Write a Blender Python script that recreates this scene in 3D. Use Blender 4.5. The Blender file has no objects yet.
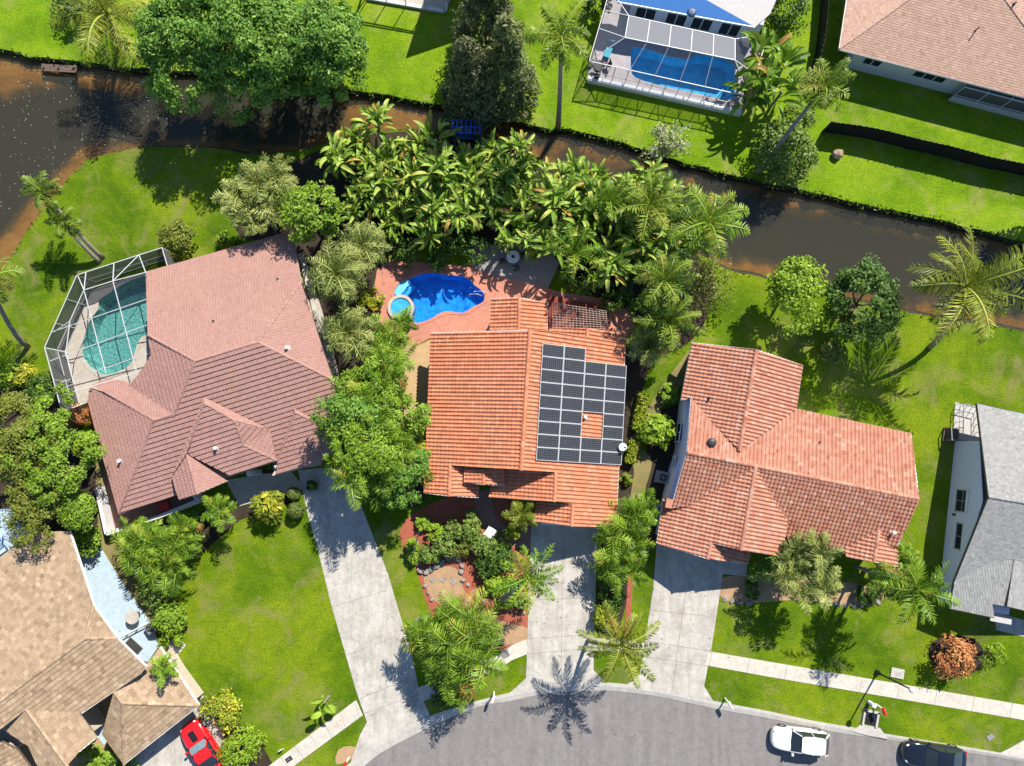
import bpy, bmesh, math, random
import numpy as np
from mathutils import Vector, Matrix
from mathutils.geometry import tessellate_polygon

random.seed(7)
SC = bpy.context.scene
COL = SC.collection
R = math.radians

# ------------------------------------------------------------------ camera and the pixel-to-place mapping
FOC, CX, CY, CAMH = 683.0, 512.0, 383.0, 57.0
TILT = math.atan(57.0 / FOC)
CT, ST = math.cos(TILT), math.sin(TILT)
cam_d = bpy.data.cameras.new('camera')
cam = bpy.data.objects.new('camera', cam_d)
COL.objects.link(cam)
cam.location = (0, 0, CAMH)
cam.rotation_euler = (TILT, 0, 0)
cam_d.sensor_width = 36.0
cam_d.lens = 36.0 * FOC / 1024.0
cam_d.clip_end = 3000
SC.camera = cam

def ray(px, py):
    x, y, z = (px - CX) / FOC, -(py - CY) / FOC, -1.0
    return Vector((x, y * CT - z * ST, y * ST + z * CT))

def W(px, py, z=0.0):
    d = ray(px, py)
    t = (z - CAMH) / d.z
    return Vector((d.x * t, d.y * t, z))

def pt(p, pl):
    """where the sight line of a picture point meets a roof plane"""
    o, n = pl
    d = ray(*p)
    c = Vector((0, 0, CAMH))
    return c + d * ((o - c).dot(n) / d.dot(n))

def plane_dir(o, down, pitch):
    d = Vector((down[0], down[1], 0)).normalized()
    return (Vector(o), Vector((d.x * pitch, d.y * pitch, 1)).normalized())

def plane_eave(a, b, z, pitch, toward):
    A, B, T = W(*a, z), W(*b, z), W(*toward, z)
    e = (B - A).normalized()
    nrm = Vector((-e.y, e.x, 0))
    if nrm.dot(T - A) > 0: nrm = -nrm
    return plane_dir(A, nrm, pitch)

def plane_ridge(A, px2, pitch, side):
    """plane through the level ridge that starts at A and runs to picture point px2, falling to the side of a picture point"""
    B = W(*px2, A.z); T = W(*side, A.z)
    e = (B - A).normalized()
    nrm = Vector((-e.y, e.x, 0))
    if nrm.dot(T - A) < 0: nrm = -nrm
    return plane_dir(A, nrm, pitch)

def plane3(a, b, c):
    n = (b - a).cross(c - a).normalized()
    if n.z < 0: n = -n
    return (Vector(a), n)

# ------------------------------------------------------------------ tags
def tag(o, label=None, cat=None, group=None, kind=None):
    if label: o['label'] = label
    if cat: o['category'] = cat
    if group: o['group'] = group
    if kind: o['kind'] = kind
    return o

def empty(name, loc=(0, 0, 0), rz=0.0):
    o = bpy.data.objects.new(name, None)
    COL.objects.link(o)
    o.location = loc
    o.rotation_euler = (0, 0, rz)
    o.empty_display_size = 0.3
    return o

def thing(name, label, cat, loc=(0, 0, 0), rz=0.0, group=None):
    return tag(empty(name, loc, rz), label, cat, group)

def copy_tree(o, parent=None):
    c = o.copy(); COL.objects.link(c)
    if parent is not None: c.parent = parent
    for ch in o.children: copy_tree(ch, c)
    return c

IN_PLACE = set()      # things whose parts are modelled where they stand
def placed(o): IN_PLACE.add(o.name); return o

# ------------------------------------------------------------------ mesh builder
class MB:
    def __init__(s):
        s.v = []; s.f = []; s.r = []; s.mi = []
    def add(s, verts, faces, rnd=0.5, mi=0):
        b = len(s.v)
        s.v += [tuple(q) for q in verts]
        s.f += [tuple(b + i for i in fc) for fc in faces]
        if hasattr(rnd, '__len__'): s.r += list(rnd)
        else: s.r += [rnd] * len(faces)
        s.mi += [mi] * len(faces)
    def box(s, c, size, rz=0.0, rnd=0.5, mi=0):
        hx, hy, hz = size[0] / 2, size[1] / 2, size[2] / 2
        ca, sa = math.cos(rz), math.sin(rz)
        vs = []
        for z in (-hz, hz):
            for x, y in ((-hx, -hy), (hx, -hy), (hx, hy), (-hx, hy)):
                vs.append((c[0] + x * ca - y * sa, c[1] + x * sa + y * ca, c[2] + z))
        s.add(vs, [(3, 2, 1, 0), (4, 5, 6, 7), (0, 1, 5, 4), (1, 2, 6, 5), (2, 3, 7, 6), (3, 0, 4, 7)], rnd, mi)
    def bar(s, a, b, w, h=None, rnd=0.5, mi=0):
        """rectangular bar between two points"""
        a, b = Vector(a), Vector(b); h = h or w
        d = (b - a)
        if d.length < 1e-6: return
        d.normalize()
        up = Vector((0, 0, 1)) if abs(d.z) < 0.95 else Vector((1, 0, 0))
        sx = d.cross(up).normalized() * (w / 2); sy = sx.cross(d).normalized() * (h / 2)
        vs = [a - sx - sy, a + sx - sy, a + sx + sy, a - sx + sy, b - sx - sy, b + sx - sy, b + sx + sy, b - sx + sy]
        s.add(vs, [(3, 2, 1, 0), (4, 5, 6, 7), (0, 1, 5, 4), (1, 2, 6, 5), (2, 3, 7, 6), (3, 0, 4, 7)], rnd, mi)
    def tube(s, pts, rad, n=8, rnd=0.5, cap=True, mi=0):
        pts = [Vector(p) for p in pts]
        if not hasattr(rad, '__len__'): rad = [rad] * len(pts)
        vs = []; fs = []
        ref = None
        for i, p in enumerate(pts):
            d = (pts[min(i + 1, len(pts) - 1)] - pts[max(i - 1, 0)]).normalized()
            if ref is None:
                ref = Vector((1, 0, 0)) if abs(d.x) < 0.8 else Vector((0, 1, 0))
            x = (ref - d * ref.dot(d)).normalized(); y = d.cross(x); ref = x
            for k in range(n):
                a = 2 * math.pi * k / n
                vs.append(p + (x * math.cos(a) + y * math.sin(a)) * rad[i])
        for i in range(len(pts) - 1):
            for k in range(n):
                k2 = (k + 1) % n
                fs.append((i * n + k, i * n + k2, (i + 1) * n + k2, (i + 1) * n + k))
        if cap:
            fs.append(tuple(reversed(range(n)))); fs.append(tuple((len(pts) - 1) * n + k for k in range(n)))
        s.add(vs, fs, rnd, mi)
    def lathe(s, prof, c=(0, 0, 0), n=16, rnd=0.5, mi=0):
        vs = []; fs = []
        for r_, z in prof:
            for k in range(n):
                a = 2 * math.pi * k / n
                vs.append((c[0] + r_ * math.cos(a), c[1] + r_ * math.sin(a), c[2] + z))
        for i in range(len(prof) - 1):
            for k in range(n):
                k2 = (k + 1) % n
                fs.append((i * n + k, i * n + k2, (i + 1) * n + k2, (i + 1) * n + k))
        fs.append(tuple(reversed(range(n)))); fs.append(tuple((len(prof) - 1) * n + k for k in range(n)))
        s.add(vs, fs, rnd, mi)
    def prism(s, poly, z0, z1, rnd=0.5, mi=0, bottom=False):
        """upright prism over a plan polygon (list of xy)"""
        P = [Vector((p[0], p[1], 0)) for p in poly]
        area = sum(P[i].x * P[(i + 1) % len(P)].y - P[(i + 1) % len(P)].x * P[i].y for i in range(len(P)))
        if area < 0: P.reverse()
        n = len(P)
        tris = tessellate_polygon([P])
        vs = [(p.x, p.y, z1) for p in P] + [(p.x, p.y, z0) for p in P]
        fs = []
        for t in tris:
            a, b, c = t
            cr = (P[b] - P[a]).cross(P[c] - P[a]).z
            fs.append((a, b, c) if cr > 0 else (a, c, b))
        if bottom: fs += [tuple(i + n for i in reversed(f)) for f in list(fs)]
        for i in range(n):
            j = (i + 1) % n
            fs.append((i + n, j + n, j, i))
        s.add(vs, fs, rnd, mi)
    def quad(s, a, b, c, d, rnd=0.5, mi=0):
        s.add([a, b, c, d], [(0, 1, 2, 3)], rnd, mi)
    def build(s, name, mats, parent=None, smooth=False, loc=None):
        me = bpy.data.meshes.new(name)
        me.from_pydata(s.v, [], s.f)
        if not isinstance(mats, (list, tuple)): mats = [mats]
        for m in mats: me.materials.append(m)
        at = me.attributes.new('rnd', 'FLOAT', 'FACE')
        at.data.foreach_set('value', s.r)
        if len(mats) > 1: me.polygons.foreach_set('material_index', s.mi)
        if smooth: me.polygons.foreach_set('use_smooth', [True] * len(me.polygons))
        me.update()
        o = bpy.data.objects.new(name, me)
        COL.objects.link(o)
        if parent is not None:
            o.parent = parent
            if parent.name in IN_PLACE: o.matrix_parent_inverse = Matrix.Translation(-parent.location)
        if loc is not None: o.location = loc
        return o

def np_mesh(name, V, nper, rnd, mat):
    """mesh from an (N*nper,3) vertex array of separate nper-gons"""
    n = len(V) // nper
    me = bpy.data.meshes.new(name)
    me.vertices.add(len(V)); me.vertices.foreach_set('co', np.asarray(V, dtype=np.float32).ravel())
    me.loops.add(len(V)); me.loops.foreach_set('vertex_index', np.arange(len(V), dtype=np.int32))
    me.polygons.add(n)
    me.polygons.foreach_set('loop_start', np.arange(0, len(V), nper, dtype=np.int32))
    at = me.attributes.new('rnd', 'FLOAT', 'FACE'); at.data.foreach_set('value', np.asarray(rnd, dtype=np.float32))
    me.materials.append(mat)
    me.update(calc_edges=True)
    return me

def link_mesh(name, me, parent=None, loc=None):
    o = bpy.data.objects.new(name, me); COL.objects.link(o)
    if parent is not None: o.parent = parent
    if loc is not None: o.location = loc
    return o

def localise(o):
    """put a one-mesh thing's origin at the base of its bounds"""
    me = o.data
    n = len(me.vertices); co = np.empty(n * 3, dtype=np.float32); me.vertices.foreach_get('co', co); co = co.reshape(-1, 3)
    c = np.array([(co[:, 0].min() + co[:, 0].max()) / 2, (co[:, 1].min() + co[:, 1].max()) / 2, co[:, 2].min()])
    co -= c; me.vertices.foreach_set('co', co.ravel()); me.update()
    o.location = Vector(c.tolist())
    return o

# ------------------------------------------------------------------ materials
def new_mat(name):
    m = bpy.data.materials.new(name); m.use_nodes = True
    nt = m.node_tree; nt.nodes.clear()
    out = nt.nodes.new('ShaderNodeOutputMaterial')
    return m, nt, out

def ramp(nt, stops):
    r = nt.nodes.new('ShaderNodeValToRGB')
    el = r.color_ramp.elements
    while len(el) < len(stops): el.new(0.5)
    for e, (p, c) in zip(el, stops):
        e.position = p; e.color = (c[0], c[1], c[2], 1)
    return r

def noise(nt, scale, detail=4, rough=0.6, vec=None, dist=0.0):
    n = nt.nodes.new('ShaderNodeTexNoise')
    n.inputs['Scale'].default_value = scale; n.inputs['Detail'].default_value = detail
    n.inputs['Roughness'].default_value = rough; n.inputs['Distortion'].default_value = dist
    if vec is not None: nt.links.new(vec, n.inputs['Vector'])
    return n

def geo_pos(nt):
    return nt.nodes.new('ShaderNodeNewGeometry').outputs['Position']

def mixc(nt, fac, a, b, mode='MIX'):
    m = nt.nodes.new('ShaderNodeMix'); m.data_type = 'RGBA'; m.blend_type = mode
    for sock, val in ((m.inputs[0], fac), (m.inputs[6], a), (m.inputs[7], b)):
        if isinstance(val, (int, float)): sock.default_value = val
        elif isinstance(val, tuple): sock.default_value = (*val[:3], 1)
        else: nt.links.new(val, sock)
    return m.outputs[2]

def attr_rnd(nt):
    a = nt.nodes.new('ShaderNodeAttribute'); a.attribute_name = 'rnd'
    return a.outputs['Fac']

def bump(nt, height, strength, dist=0.05):
    b = nt.nodes.new('ShaderNodeBump')
    b.inputs['Strength'].default_value = strength; b.inputs['Distance'].default_value = dist
    nt.links.new(height, b.inputs['Height'])
    return b.outputs['Normal']

def bsdf(nt, out, col, rough=0.7, metal=0.0, spec=0.5, normal=None, coat=0.0):
    p = nt.nodes.new('ShaderNodeBsdfPrincipled')
    if isinstance(col, tuple): p.inputs['Base Color'].default_value = (*col[:3], 1)
    else: nt.links.new(col, p.inputs['Base Color'])
    p.inputs['Roughness'].default_value = rough; p.inputs['Metallic'].default_value = metal
    p.inputs['Specular IOR Level'].default_value = spec
    p.inputs['Coat Weight'].default_value = coat
    if normal is not None: nt.links.new(normal, p.inputs['Normal'])
    nt.links.new(p.outputs[0], out.inputs[0])
    return p

def m_plain(name, col, rough=0.6, metal=0.0, spec=0.4, var=0.12, scale=3.0, coat=0.0):
    """paint or plastic with a little wear; pool liners get painted ripples"""
    m, nt, out = new_mat(name)
    n = noise(nt, scale, 5, 0.65, geo_pos(nt))
    d = tuple(c * (1 - var) for c in col); l = tuple(min(1, c * (1 + var)) for c in col)
    r = ramp(nt, [(0.3, d), (0.7, l)]); nt.links.new(n.outputs[0], r.inputs[0])
    bsdf(nt, out, r.outputs[0], rough, metal, spec, None, coat)
    return m

def m_tile(name, stops, stain=(0.10, 0.07, 0.06), stain_amt=0.35, rough=0.75, bumpy=0.25, stain_scale=0.35):
    """roof tiles: one tone per tile, weathering over it"""
    m, nt, out = new_mat(name)
    pos = geo_pos(nt)
    r = ramp(nt, stops); nt.links.new(attr_rnd(nt), r.inputs[0])
    n1 = noise(nt, stain_scale, 6, 0.7, pos, 0.4)
    n2 = noise(nt, 9.0, 4, 0.7, pos)
    rr = ramp(nt, [(0.52, (0, 0, 0)), (0.75, (1, 1, 1))]); nt.links.new(n1.outputs[0], rr.inputs[0])
    mu = nt.nodes.new('ShaderNodeMath'); mu.operation = 'MULTIPLY'; mu.inputs[1].default_value = stain_amt
    nt.links.new(rr.outputs[0], mu.inputs[0])
    c = mixc(nt, mu.outputs[0], r.outputs[0], stain)
    r2 = ramp(nt, [(0.3, (0.72, 0.72, 0.72)), (0.7, (1.15, 1.15, 1.15))]); nt.links.new(n2.outputs[0], r2.inputs[0])
    c = mixc(nt, 1.0, c, r2.outputs[0], 'MULTIPLY')
    bsdf(nt, out, c, rough, 0, 0.3, bump(nt, n2.outputs[0], bumpy, 0.02))
    return m

def m_leaf(name, dark, mid, light, tl=0.14, rough=0.5, spec=0.2, extra=None):
    m, nt, out = new_mat(name)
    st = [(0.0, dark), (0.5, mid), (0.93, light)]
    if extra: st.append((0.985, extra))
    r = ramp(nt, st); nt.links.new(attr_rnd(nt), r.inputs[0])
    p = nt.nodes.new('ShaderNodeBsdfPrincipled')
    nt.links.new(r.outputs[0], p.inputs['Base Color'])
    p.inputs['Roughness'].default_value = rough; p.inputs['Specular IOR Level'].default_value = spec
    t = nt.nodes.new('ShaderNodeBsdfTranslucent')
    c = mixc(nt, 1.0, r.outputs[0], (1.5, 1.6, 0.5), 'MULTIPLY'); nt.links.new(c, t.inputs['Color'])
    mx = nt.nodes.new('ShaderNodeMixShader'); mx.inputs[0].default_value = tl
    nt.links.new(p.outputs[0], mx.inputs[1]); nt.links.new(t.outputs[0], mx.inputs[2])
    nt.links.new(mx.outputs[0], out.inputs[0])
    return m

def m_grass(name, a, b, c, dry):
    m, nt, out = new_mat(name)
    pos = geo_pos(nt)
    n1 = noise(nt, 0.16, 5, 0.6, pos, 0.6); n2 = noise(nt, 1.1, 5, 0.7, pos, 0.5); n3 = noise(nt, 6.0, 6, 0.85, pos)
    r1 = ramp(nt, [(0.38, a), (0.5, b), (0.62, c)]); nt.links.new(n1.outputs[0], r1.inputs[0])
    r2 = ramp(nt, [(0.25, (0.72, 0.78, 0.8)), (0.5, (1, 1, 1)), (0.75, (1.28, 1.18, 1.05))]); nt.links.new(n2.outputs[0], r2.inputs[0])
    c1 = mixc(nt, 1.0, r1.outputs[0], r2.outputs[0], 'MULTIPLY')
    r3 = ramp(nt, [(0.28, (0.42, 0.48, 0.5)), (0.5, (1, 1, 1)), (0.72, (1.6, 1.5, 1.3))]); nt.links.new(n3.outputs[0], r3.inputs[0])
    c2 = mixc(nt, 1.0, c1, r3.outputs[0], 'MULTIPLY')
    nd = noise(nt, 0.3, 6, 0.7, pos, 1.0)
    rd = ramp(nt, [(0.50, (0, 0, 0)), (0.66, (1, 1, 1))]); nt.links.new(nd.outputs[0], rd.inputs[0])
    n4 = mixc(nt, 1.0, rd.outputs[0], n2.outputs[0], 'MULTIPLY')
    c3 = mixc(nt, n4, c2, dry)
    bsdf(nt, out, c3, 0.9, 0, 0.1, bump(nt, n3.outputs[0], 0.8, 0.12))
    return m

def m_conc(name, col, dirt, rough=0.85, amt=0.6, spots=None, ang=12):
    m, nt, out = new_mat(name)
    pos = geo_pos(nt)
    n1 = noise(nt, 0.7, 7, 0.7, pos, 0.3); n2 = noise(nt, 14.0, 3, 0.6, pos); n3 = noise(nt, 2.6, 6, 0.75, pos, 0.2)
    r1 = ramp(nt, [(0.42, (0, 0, 0)), (0.72, (amt, amt, amt))]); nt.links.new(n1.outputs[0], r1.inputs[0])
    c = mixc(nt, r1.outputs[0], col, dirt)
    r3 = ramp(nt, [(0.3, (0.8, 0.8, 0.8)), (0.55, (1, 1, 1)), (0.75, (1.08, 1.08, 1.08))]); nt.links.new(n3.outputs[0], r3.inputs[0])
    c = mixc(nt, 1.0, c, r3.outputs[0], 'MULTIPLY')
    r2 = ramp(nt, [(0.3, (0.9, 0.9, 0.9)), (0.7, (1.06, 1.06, 1.06))]); nt.links.new(n2.outputs[0], r2.inputs[0])
    c = mixc(nt, 1.0, c, r2.outputs[0], 'MULTIPLY')
    if spots:   # oil drips and old tyre scuffs
        n4 = noise(nt, 1.7, 3, 0.5, pos, 1.2)
        r4 = ramp(nt, [(spots, (1, 1, 1)), (spots + 0.05, (0.62, 0.60, 0.58))]); nt.links.new(n4.outputs[0], r4.inputs[0])
        c = mixc(nt, 1.0, c, r4.outputs[0], 'MULTIPLY')
        mp = nt.nodes.new('ShaderNodeMapping'); mp.inputs['Rotation'].default_value = (0, 0, R(ang)); mp.inputs['Scale'].default_value = (2.4 if ang < 45 else 1.3, 0.22 if ang < 45 else 0.1, 1); nt.links.new(pos, mp.inputs[0])
        n5 = noise(nt, 1.0, 5, 0.65, mp.outputs[0], 0.3)
        r5 = ramp(nt, [(0.35, (0.86, 0.85, 0.84)), (0.6, (1.03, 1.03, 1.03))]); nt.links.new(n5.outputs[0], r5.inputs[0])
        c = mixc(nt, 1.0, c, r5.outputs[0], 'MULTIPLY')
    bsdf(nt, out, c, rough, 0, 0.2, bump(nt, n2.outputs[0], 0.3, 0.01))
    return m

def m_screen(name, col, opac):
    m, nt, out = new_mat(name)
    d = nt.nodes.new('ShaderNodeBsdfDiffuse'); d.inputs[0].default_value = (*col, 1)
    t = nt.nodes.new('ShaderNodeBsdfTransparent')
    mx = nt.nodes.new('ShaderNodeMixShader'); mx.inputs[0].default_value = opac
    nt.links.new(t.outputs[0], mx.inputs[1]); nt.links.new(d.outputs[0], mx.inputs[2]); nt.links.new(mx.outputs[0], out.inputs[0])
    return m

def m_poolwater(name, tint, fac=0.12):
    """clear pool water: tints what lies below and mirrors the sky a little"""
    m, nt, out = new_mat(name)
    t = nt.nodes.new('ShaderNodeBsdfTransparent'); t.inputs[0].default_value = (*tint, 1)
    g = nt.nodes.new('ShaderNodeBsdfGlossy'); g.inputs['Roughness'].default_value = 0.05
    n = noise(nt, 2.2, 3, 0.5, geo_pos(nt), 0.5)
    b = bump(nt, n.outputs[0], 0.35, 0.05); nt.links.new(b, g.inputs['Normal'])
    fr = nt.nodes.new('ShaderNodeFresnel'); fr.inputs[0].default_value = 1.33; nt.links.new(b, fr.inputs['Normal'])
    mx = nt.nodes.new('ShaderNodeMixShader'); nt.links.new(fr.outputs[0], mx.inputs[0])
    nt.links.new(t.outputs[0], mx.inputs[1]); nt.links.new(g.outputs[0], mx.inputs[2]); nt.links.new(mx.outputs[0], out.inputs[0])
    return m

M = {}
M['lawn'] = m_grass('lawn_grass', (0.064, 0.128, 0.003), (0.104, 0.175, 0.004), (0.158, 0.222, 0.007), (0.24, 0.20, 0.08))
M['lawn_bright'] = m_grass('fresh_lawn_grass', (0.115, 0.215, 0.005), (0.155, 0.265, 0.007), (0.205, 0.300, 0.014), (0.30, 0.27, 0.09))
M['concrete'] = m_conc('pale_concrete', (0.50, 0.468, 0.415), (0.30, 0.275, 0.23), amt=0.8, spots=0.70)
M['walk'] = m_conc('walk_concrete', (0.55, 0.51, 0.43), (0.38, 0.34, 0.28), amt=0.5)
M['kerb'] = m_conc('kerb_concrete', (0.48, 0.45, 0.40), (0.30, 0.28, 0.25), amt=0.5)
M['asphalt'] = m_conc('worn_asphalt', (0.226, 0.209, 0.198), (0.184, 0.171, 0.162), amt=0.6, spots=0.73, ang=78)
M['terracotta_deck'] = m_conc('terracotta_deck', (0.52, 0.22, 0.15), (0.36, 0.16, 0.12), amt=0.6)
M['red_mulch'] = m_conc('red_mulch', (0.36, 0.105, 0.06), (0.20, 0.07, 0.045), amt=0.8)
M['tan_paver'] = m_conc('tan_paving', (0.42, 0.27, 0.15), (0.26, 0.17, 0.10), amt=0.7)
M['sand'] = m_conc('sand_path', (0.48, 0.33, 0.17), (0.34, 0.24, 0.13), amt=0.6)
M['grey_paver'] = m_conc('grey_paving', (0.30, 0.27, 0.25), (0.2, 0.18, 0.17), amt=0.6)
M['pinkish_brick'] = m_conc('entry_brick', (0.30, 0.17, 0.14), (0.2, 0.11, 0.09), amt=0.6)
M['pool_deck'] = m_conc('pool_deck_concrete', (0.48, 0.43, 0.36), (0.34, 0.30, 0.26), amt=0.5)
M['lilac_deck'] = m_conc('cool_deck', (0.42, 0.38, 0.40), (0.30, 0.27, 0.28), amt=0.5)
M['blue_slab'] = m_conc('blue_painted_slab', (0.42, 0.53, 0.60), (0.36, 0.47, 0.54), amt=0.5)
M['mulch'] = m_conc('dark_mulch', (0.050, 0.036, 0.024), (0.025, 0.018, 0.012), amt=0.8)
M['dirt'] = m_conc('bank_dirt', (0.050, 0.036, 0.024), (0.025, 0.02, 0.014), amt=0.8)
M['drygrass'] = m_conc('dry_grass_soil', (0.24, 0.20, 0.08), (0.13, 0.12, 0.035), amt=0.8)
M['orange_tile'] = m_tile('orange_clay_tile', [(0, (0.46, 0.150, 0.075)), (0.5, (0.55, 0.205, 0.105)), (1, (0.64, 0.28, 0.155))], stain_amt=0.16)
M['pink_tile'] = m_tile('pinkish_brown_tile', [(0, (0.33, 0.170, 0.135)), (0.5, (0.385, 0.212, 0.172)), (1, (0.44, 0.258, 0.212))], stain_amt=0.15)
M['salmon_tile'] = m_tile('salmon_clay_tile', [(0, (0.37, 0.135, 0.080)), (0.5, (0.465, 0.210, 0.135)), (1, (0.56, 0.33, 0.24))], stain_amt=0.14)
M['tan_tile'] = m_tile('tan_shake_tile', [(0, (0.25, 0.172, 0.105)), (0.45, (0.365, 0.255, 0.16)), (1, (0.52, 0.38, 0.25))], stain=(0.2, 0.14, 0.1), stain_amt=0.25)
M['grey_shingle'] = m_tile('grey_shingle', [(0, (0.22, 0.217, 0.207)), (0.5, (0.29, 0.286, 0.272)), (1, (0.37, 0.363, 0.345))], stain=(0.22, 0.21, 0.2), stain_amt=0.3, bumpy=0.6)
M['brown_shingle'] = m_tile('brown_shingle', [(0, (0.42, 0.25, 0.175)), (0.5, (0.52, 0.325, 0.235)), (1, (0.62, 0.41, 0.305))], stain=(0.3, 0.16, 0.12), stain_amt=0.3, bumpy=0.6)
M['blue_roof'] = m_plain('blue_roof_paint', (0.040, 0.17, 0.46), 0.45, 0, 0.5, 0.08)
M['white_roof'] = m_plain('off_white_roof', (0.44, 0.42, 0.40), 0.7, 0, 0.3, 0.10, 6)
M['stucco'] = m_plain('pale_stucco', (0.62, 0.60, 0.58), 0.9, 0, 0.2, 0.08)
M['lilac_stucco'] = m_plain('white_painted_stucco', (0.64, 0.63, 0.73), 0.9, 0, 0.2, 0.05)
M['tan_stucco'] = m_plain('tan_stucco', (0.5, 0.42, 0.33), 0.9, 0, 0.2, 0.08)
M['fascia'] = m_plain('fascia_paint', (0.42, 0.26, 0.20), 0.7)
M['white'] = m_plain('white_paint', (0.78, 0.78, 0.77), 0.45, 0, 0.4, 0.05)
M['alu_white'] = m_plain('white_aluminium', (0.52, 0.52, 0.515), 0.4, 0, 0.5, 0.06)
M['black'] = m_plain('black_paint', (0.012, 0.012, 0.014), 0.5)
M['dark'] = m_plain('dark_metal', (0.04, 0.04, 0.042), 0.5)
M['grey_metal'] = m_plain('grey_metal', (0.30, 0.30, 0.30), 0.45, 0.3)
M['glass'] = m_plain('dark_window_glass', (0.018, 0.024, 0.030), 0.06, 0, 0.7, 0.02)
M['car_glass'] = m_plain('car_glass', (0.022, 0.030, 0.034), 0.05, 0, 0.8, 0.02)
M['tint_glass'] = m_plain('tinted_windscreen', (0.16, 0.24, 0.25), 0.08, 0, 0.8, 0.1)
M['rubber'] = m_plain('tyre_rubber', (0.015, 0.015, 0.015), 0.85)
M['car_white'] = m_plain('white_car_paint', (0.76, 0.75, 0.72), 0.25, 0, 0.5, 0.03, 2, 0.6)
M['car_black'] = m_plain('black_car_paint', (0.008, 0.010, 0.016), 0.12, 0, 0.6, 0.03, 2, 1.0)
M['car_red'] = m_plain('red_car_paint', (0.62, 0.012, 0.014), 0.22, 0, 0.5, 0.03, 2, 0.8)
M['dome_blue'] = m_plain('dark_blue_paint', (0.010, 0.045, 0.13), 0.5)
M['lattice'] = m_plain('weathered_lattice', (0.32, 0.22, 0.18), 0.8)
M['lamp'] = m_plain('lamp_glass', (0.8, 0.8, 0.78), 0.2)
M['red_plastic'] = m_plain('red_plastic', (0.55, 0.03, 0.03), 0.4)
M['blue_metal'] = m_plain('blue_painted_metal', (0.05, 0.13, 0.50), 0.4)
M['cyan_cloth'] = m_plain('turquoise_cloth', (0.05, 0.30, 0.42), 0.8)
M['rock'] = m_plain('grey_rock', (0.26, 0.23, 0.21), 0.9, 0, 0.2, 0.45, 5)
M['bark'] = m_plain('grey_brown_bark', (0.17, 0.13, 0.095), 0.95, 0, 0.1, 0.35, 6)
M['palm_bark'] = m_plain('pale_palm_bark', (0.27, 0.235, 0.19), 0.95, 0, 0.1, 0.3, 7)
M['bare_twig'] = m_plain('pale_bare_twig', (0.56, 0.53, 0.47), 0.95, 0, 0.1, 0.3, 7)
M['boulder'] = m_plain('pale_brown_boulder', (0.30, 0.22, 0.15), 0.9, 0, 0.2, 0.35, 5)
M['fleck'] = m_plain('sparkle_fleck', (0.62, 0.60, 0.52), 0.7)
M['wood'] = m_plain('weathered_wood', (0.13, 0.09, 0.07), 0.85, 0, 0.2, 0.3, 5)
M['red_wood'] = m_plain('red_stained_timber', (0.22, 0.055, 0.040), 0.8, 0, 0.2, 0.25, 4)
M['fence'] = m_plain('black_board_fence', (0.014, 0.014, 0.015), 0.75, 0, 0.25, 0.3, 3)
M['screen_wall'] = m_screen('dark_insect_screen', (0.115, 0.115, 0.115), 0.84)
M['screen_roof'] = m_screen('fine_roof_screen', (0.10, 0.10, 0.10), 0.06)
M['screen_side'] = m_screen('grey_side_screen', (0.20, 0.20, 0.21), 0.22)
M['screen_sunlit'] = m_screen('sunlit_roof_screen', (0.50, 0.50, 0.50), 0.42)  # sunlight caught by the flat cage top, put into a paler mesh
M['water_blue'] = m_poolwater('blue_pool_water', (0.50, 0.80, 1.0))
M['water_mid'] = m_poolwater('clear_pool_water', (0.62, 0.88, 0.97))
M['water_teal'] = m_poolwater('teal_pool_water', (0.58, 0.85, 0.84))
M['liner_blue'] = m_plain('deep_blue_liner', (0.05, 0.36, 0.88), 0.7, 0, 0.2, 0.38, 1.8)  # rippling, caustic-like light painted into the liner as colour variation
M['liner_mid'] = m_plain('sky_blue_liner', (0.14, 0.50, 0.74), 0.7, 0, 0.2, 0.25, 1.5)  # water ripple light painted in here too
M['liner_teal'] = m_plain('teal_plaster', (0.26, 0.40, 0.385), 0.7, 0, 0.2, 0.6, 5)  # ripple pattern of the water painted into the plaster colour
# solar glass: dark cells with a fine grid
def _solar():
    m, nt, out = new_mat('solar_cells')
    tc = nt.nodes.new('ShaderNodeTexCoord')
    b = nt.nodes.new('ShaderNodeTexBrick'); nt.links.new(tc.outputs['Object'], b.inputs['Vector'])
    b.offset = 0.0; b.inputs['Scale'].default_value = 1.0
    b.inputs['Brick Width'].default_value = 0.165; b.inputs['Row Height'].default_value = 0.165
    b.inputs['Mortar Size'].default_value = 0.009
    b.inputs['Color1'].default_value = (0.026, 0.028, 0.032, 1); b.inputs['Color2'].default_value = (0.034, 0.036, 0.04, 1)
    b.inputs['Mortar'].default_value = (0.12, 0.12, 0.12, 1)
    bsdf(nt, out, b.outputs[0], 0.22, 0, 0.5)
    return m
M['solar'] = _solar()

L = {}
L['lush'] = m_leaf('lush_leaf', (0.049, 0.116, 0.015), (0.122, 0.244, 0.029), (0.256, 0.403, 0.067))
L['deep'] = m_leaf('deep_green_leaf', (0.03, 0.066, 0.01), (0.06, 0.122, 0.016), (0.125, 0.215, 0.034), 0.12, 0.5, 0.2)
L['needle'] = m_leaf('dark_feathery_leaf', (0.041, 0.049, 0.020), (0.098, 0.112, 0.044), (0.220, 0.232, 0.104), 0.10)
L['lime'] = m_leaf('lime_leaf', (0.134, 0.232, 0.015), (0.213, 0.323, 0.022), (0.317, 0.427, 0.037))
L['olive'] = m_leaf('olive_leaf', (0.085, 0.104, 0.015), (0.165, 0.195, 0.027), (0.262, 0.287, 0.049), 0.15, extra=(0.244, 0.159, 0.061))
L['mixed'] = m_leaf('fresh_mixed_leaf', (0.079, 0.152, 0.012), (0.171, 0.281, 0.022), (0.293, 0.409, 0.046))
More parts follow.
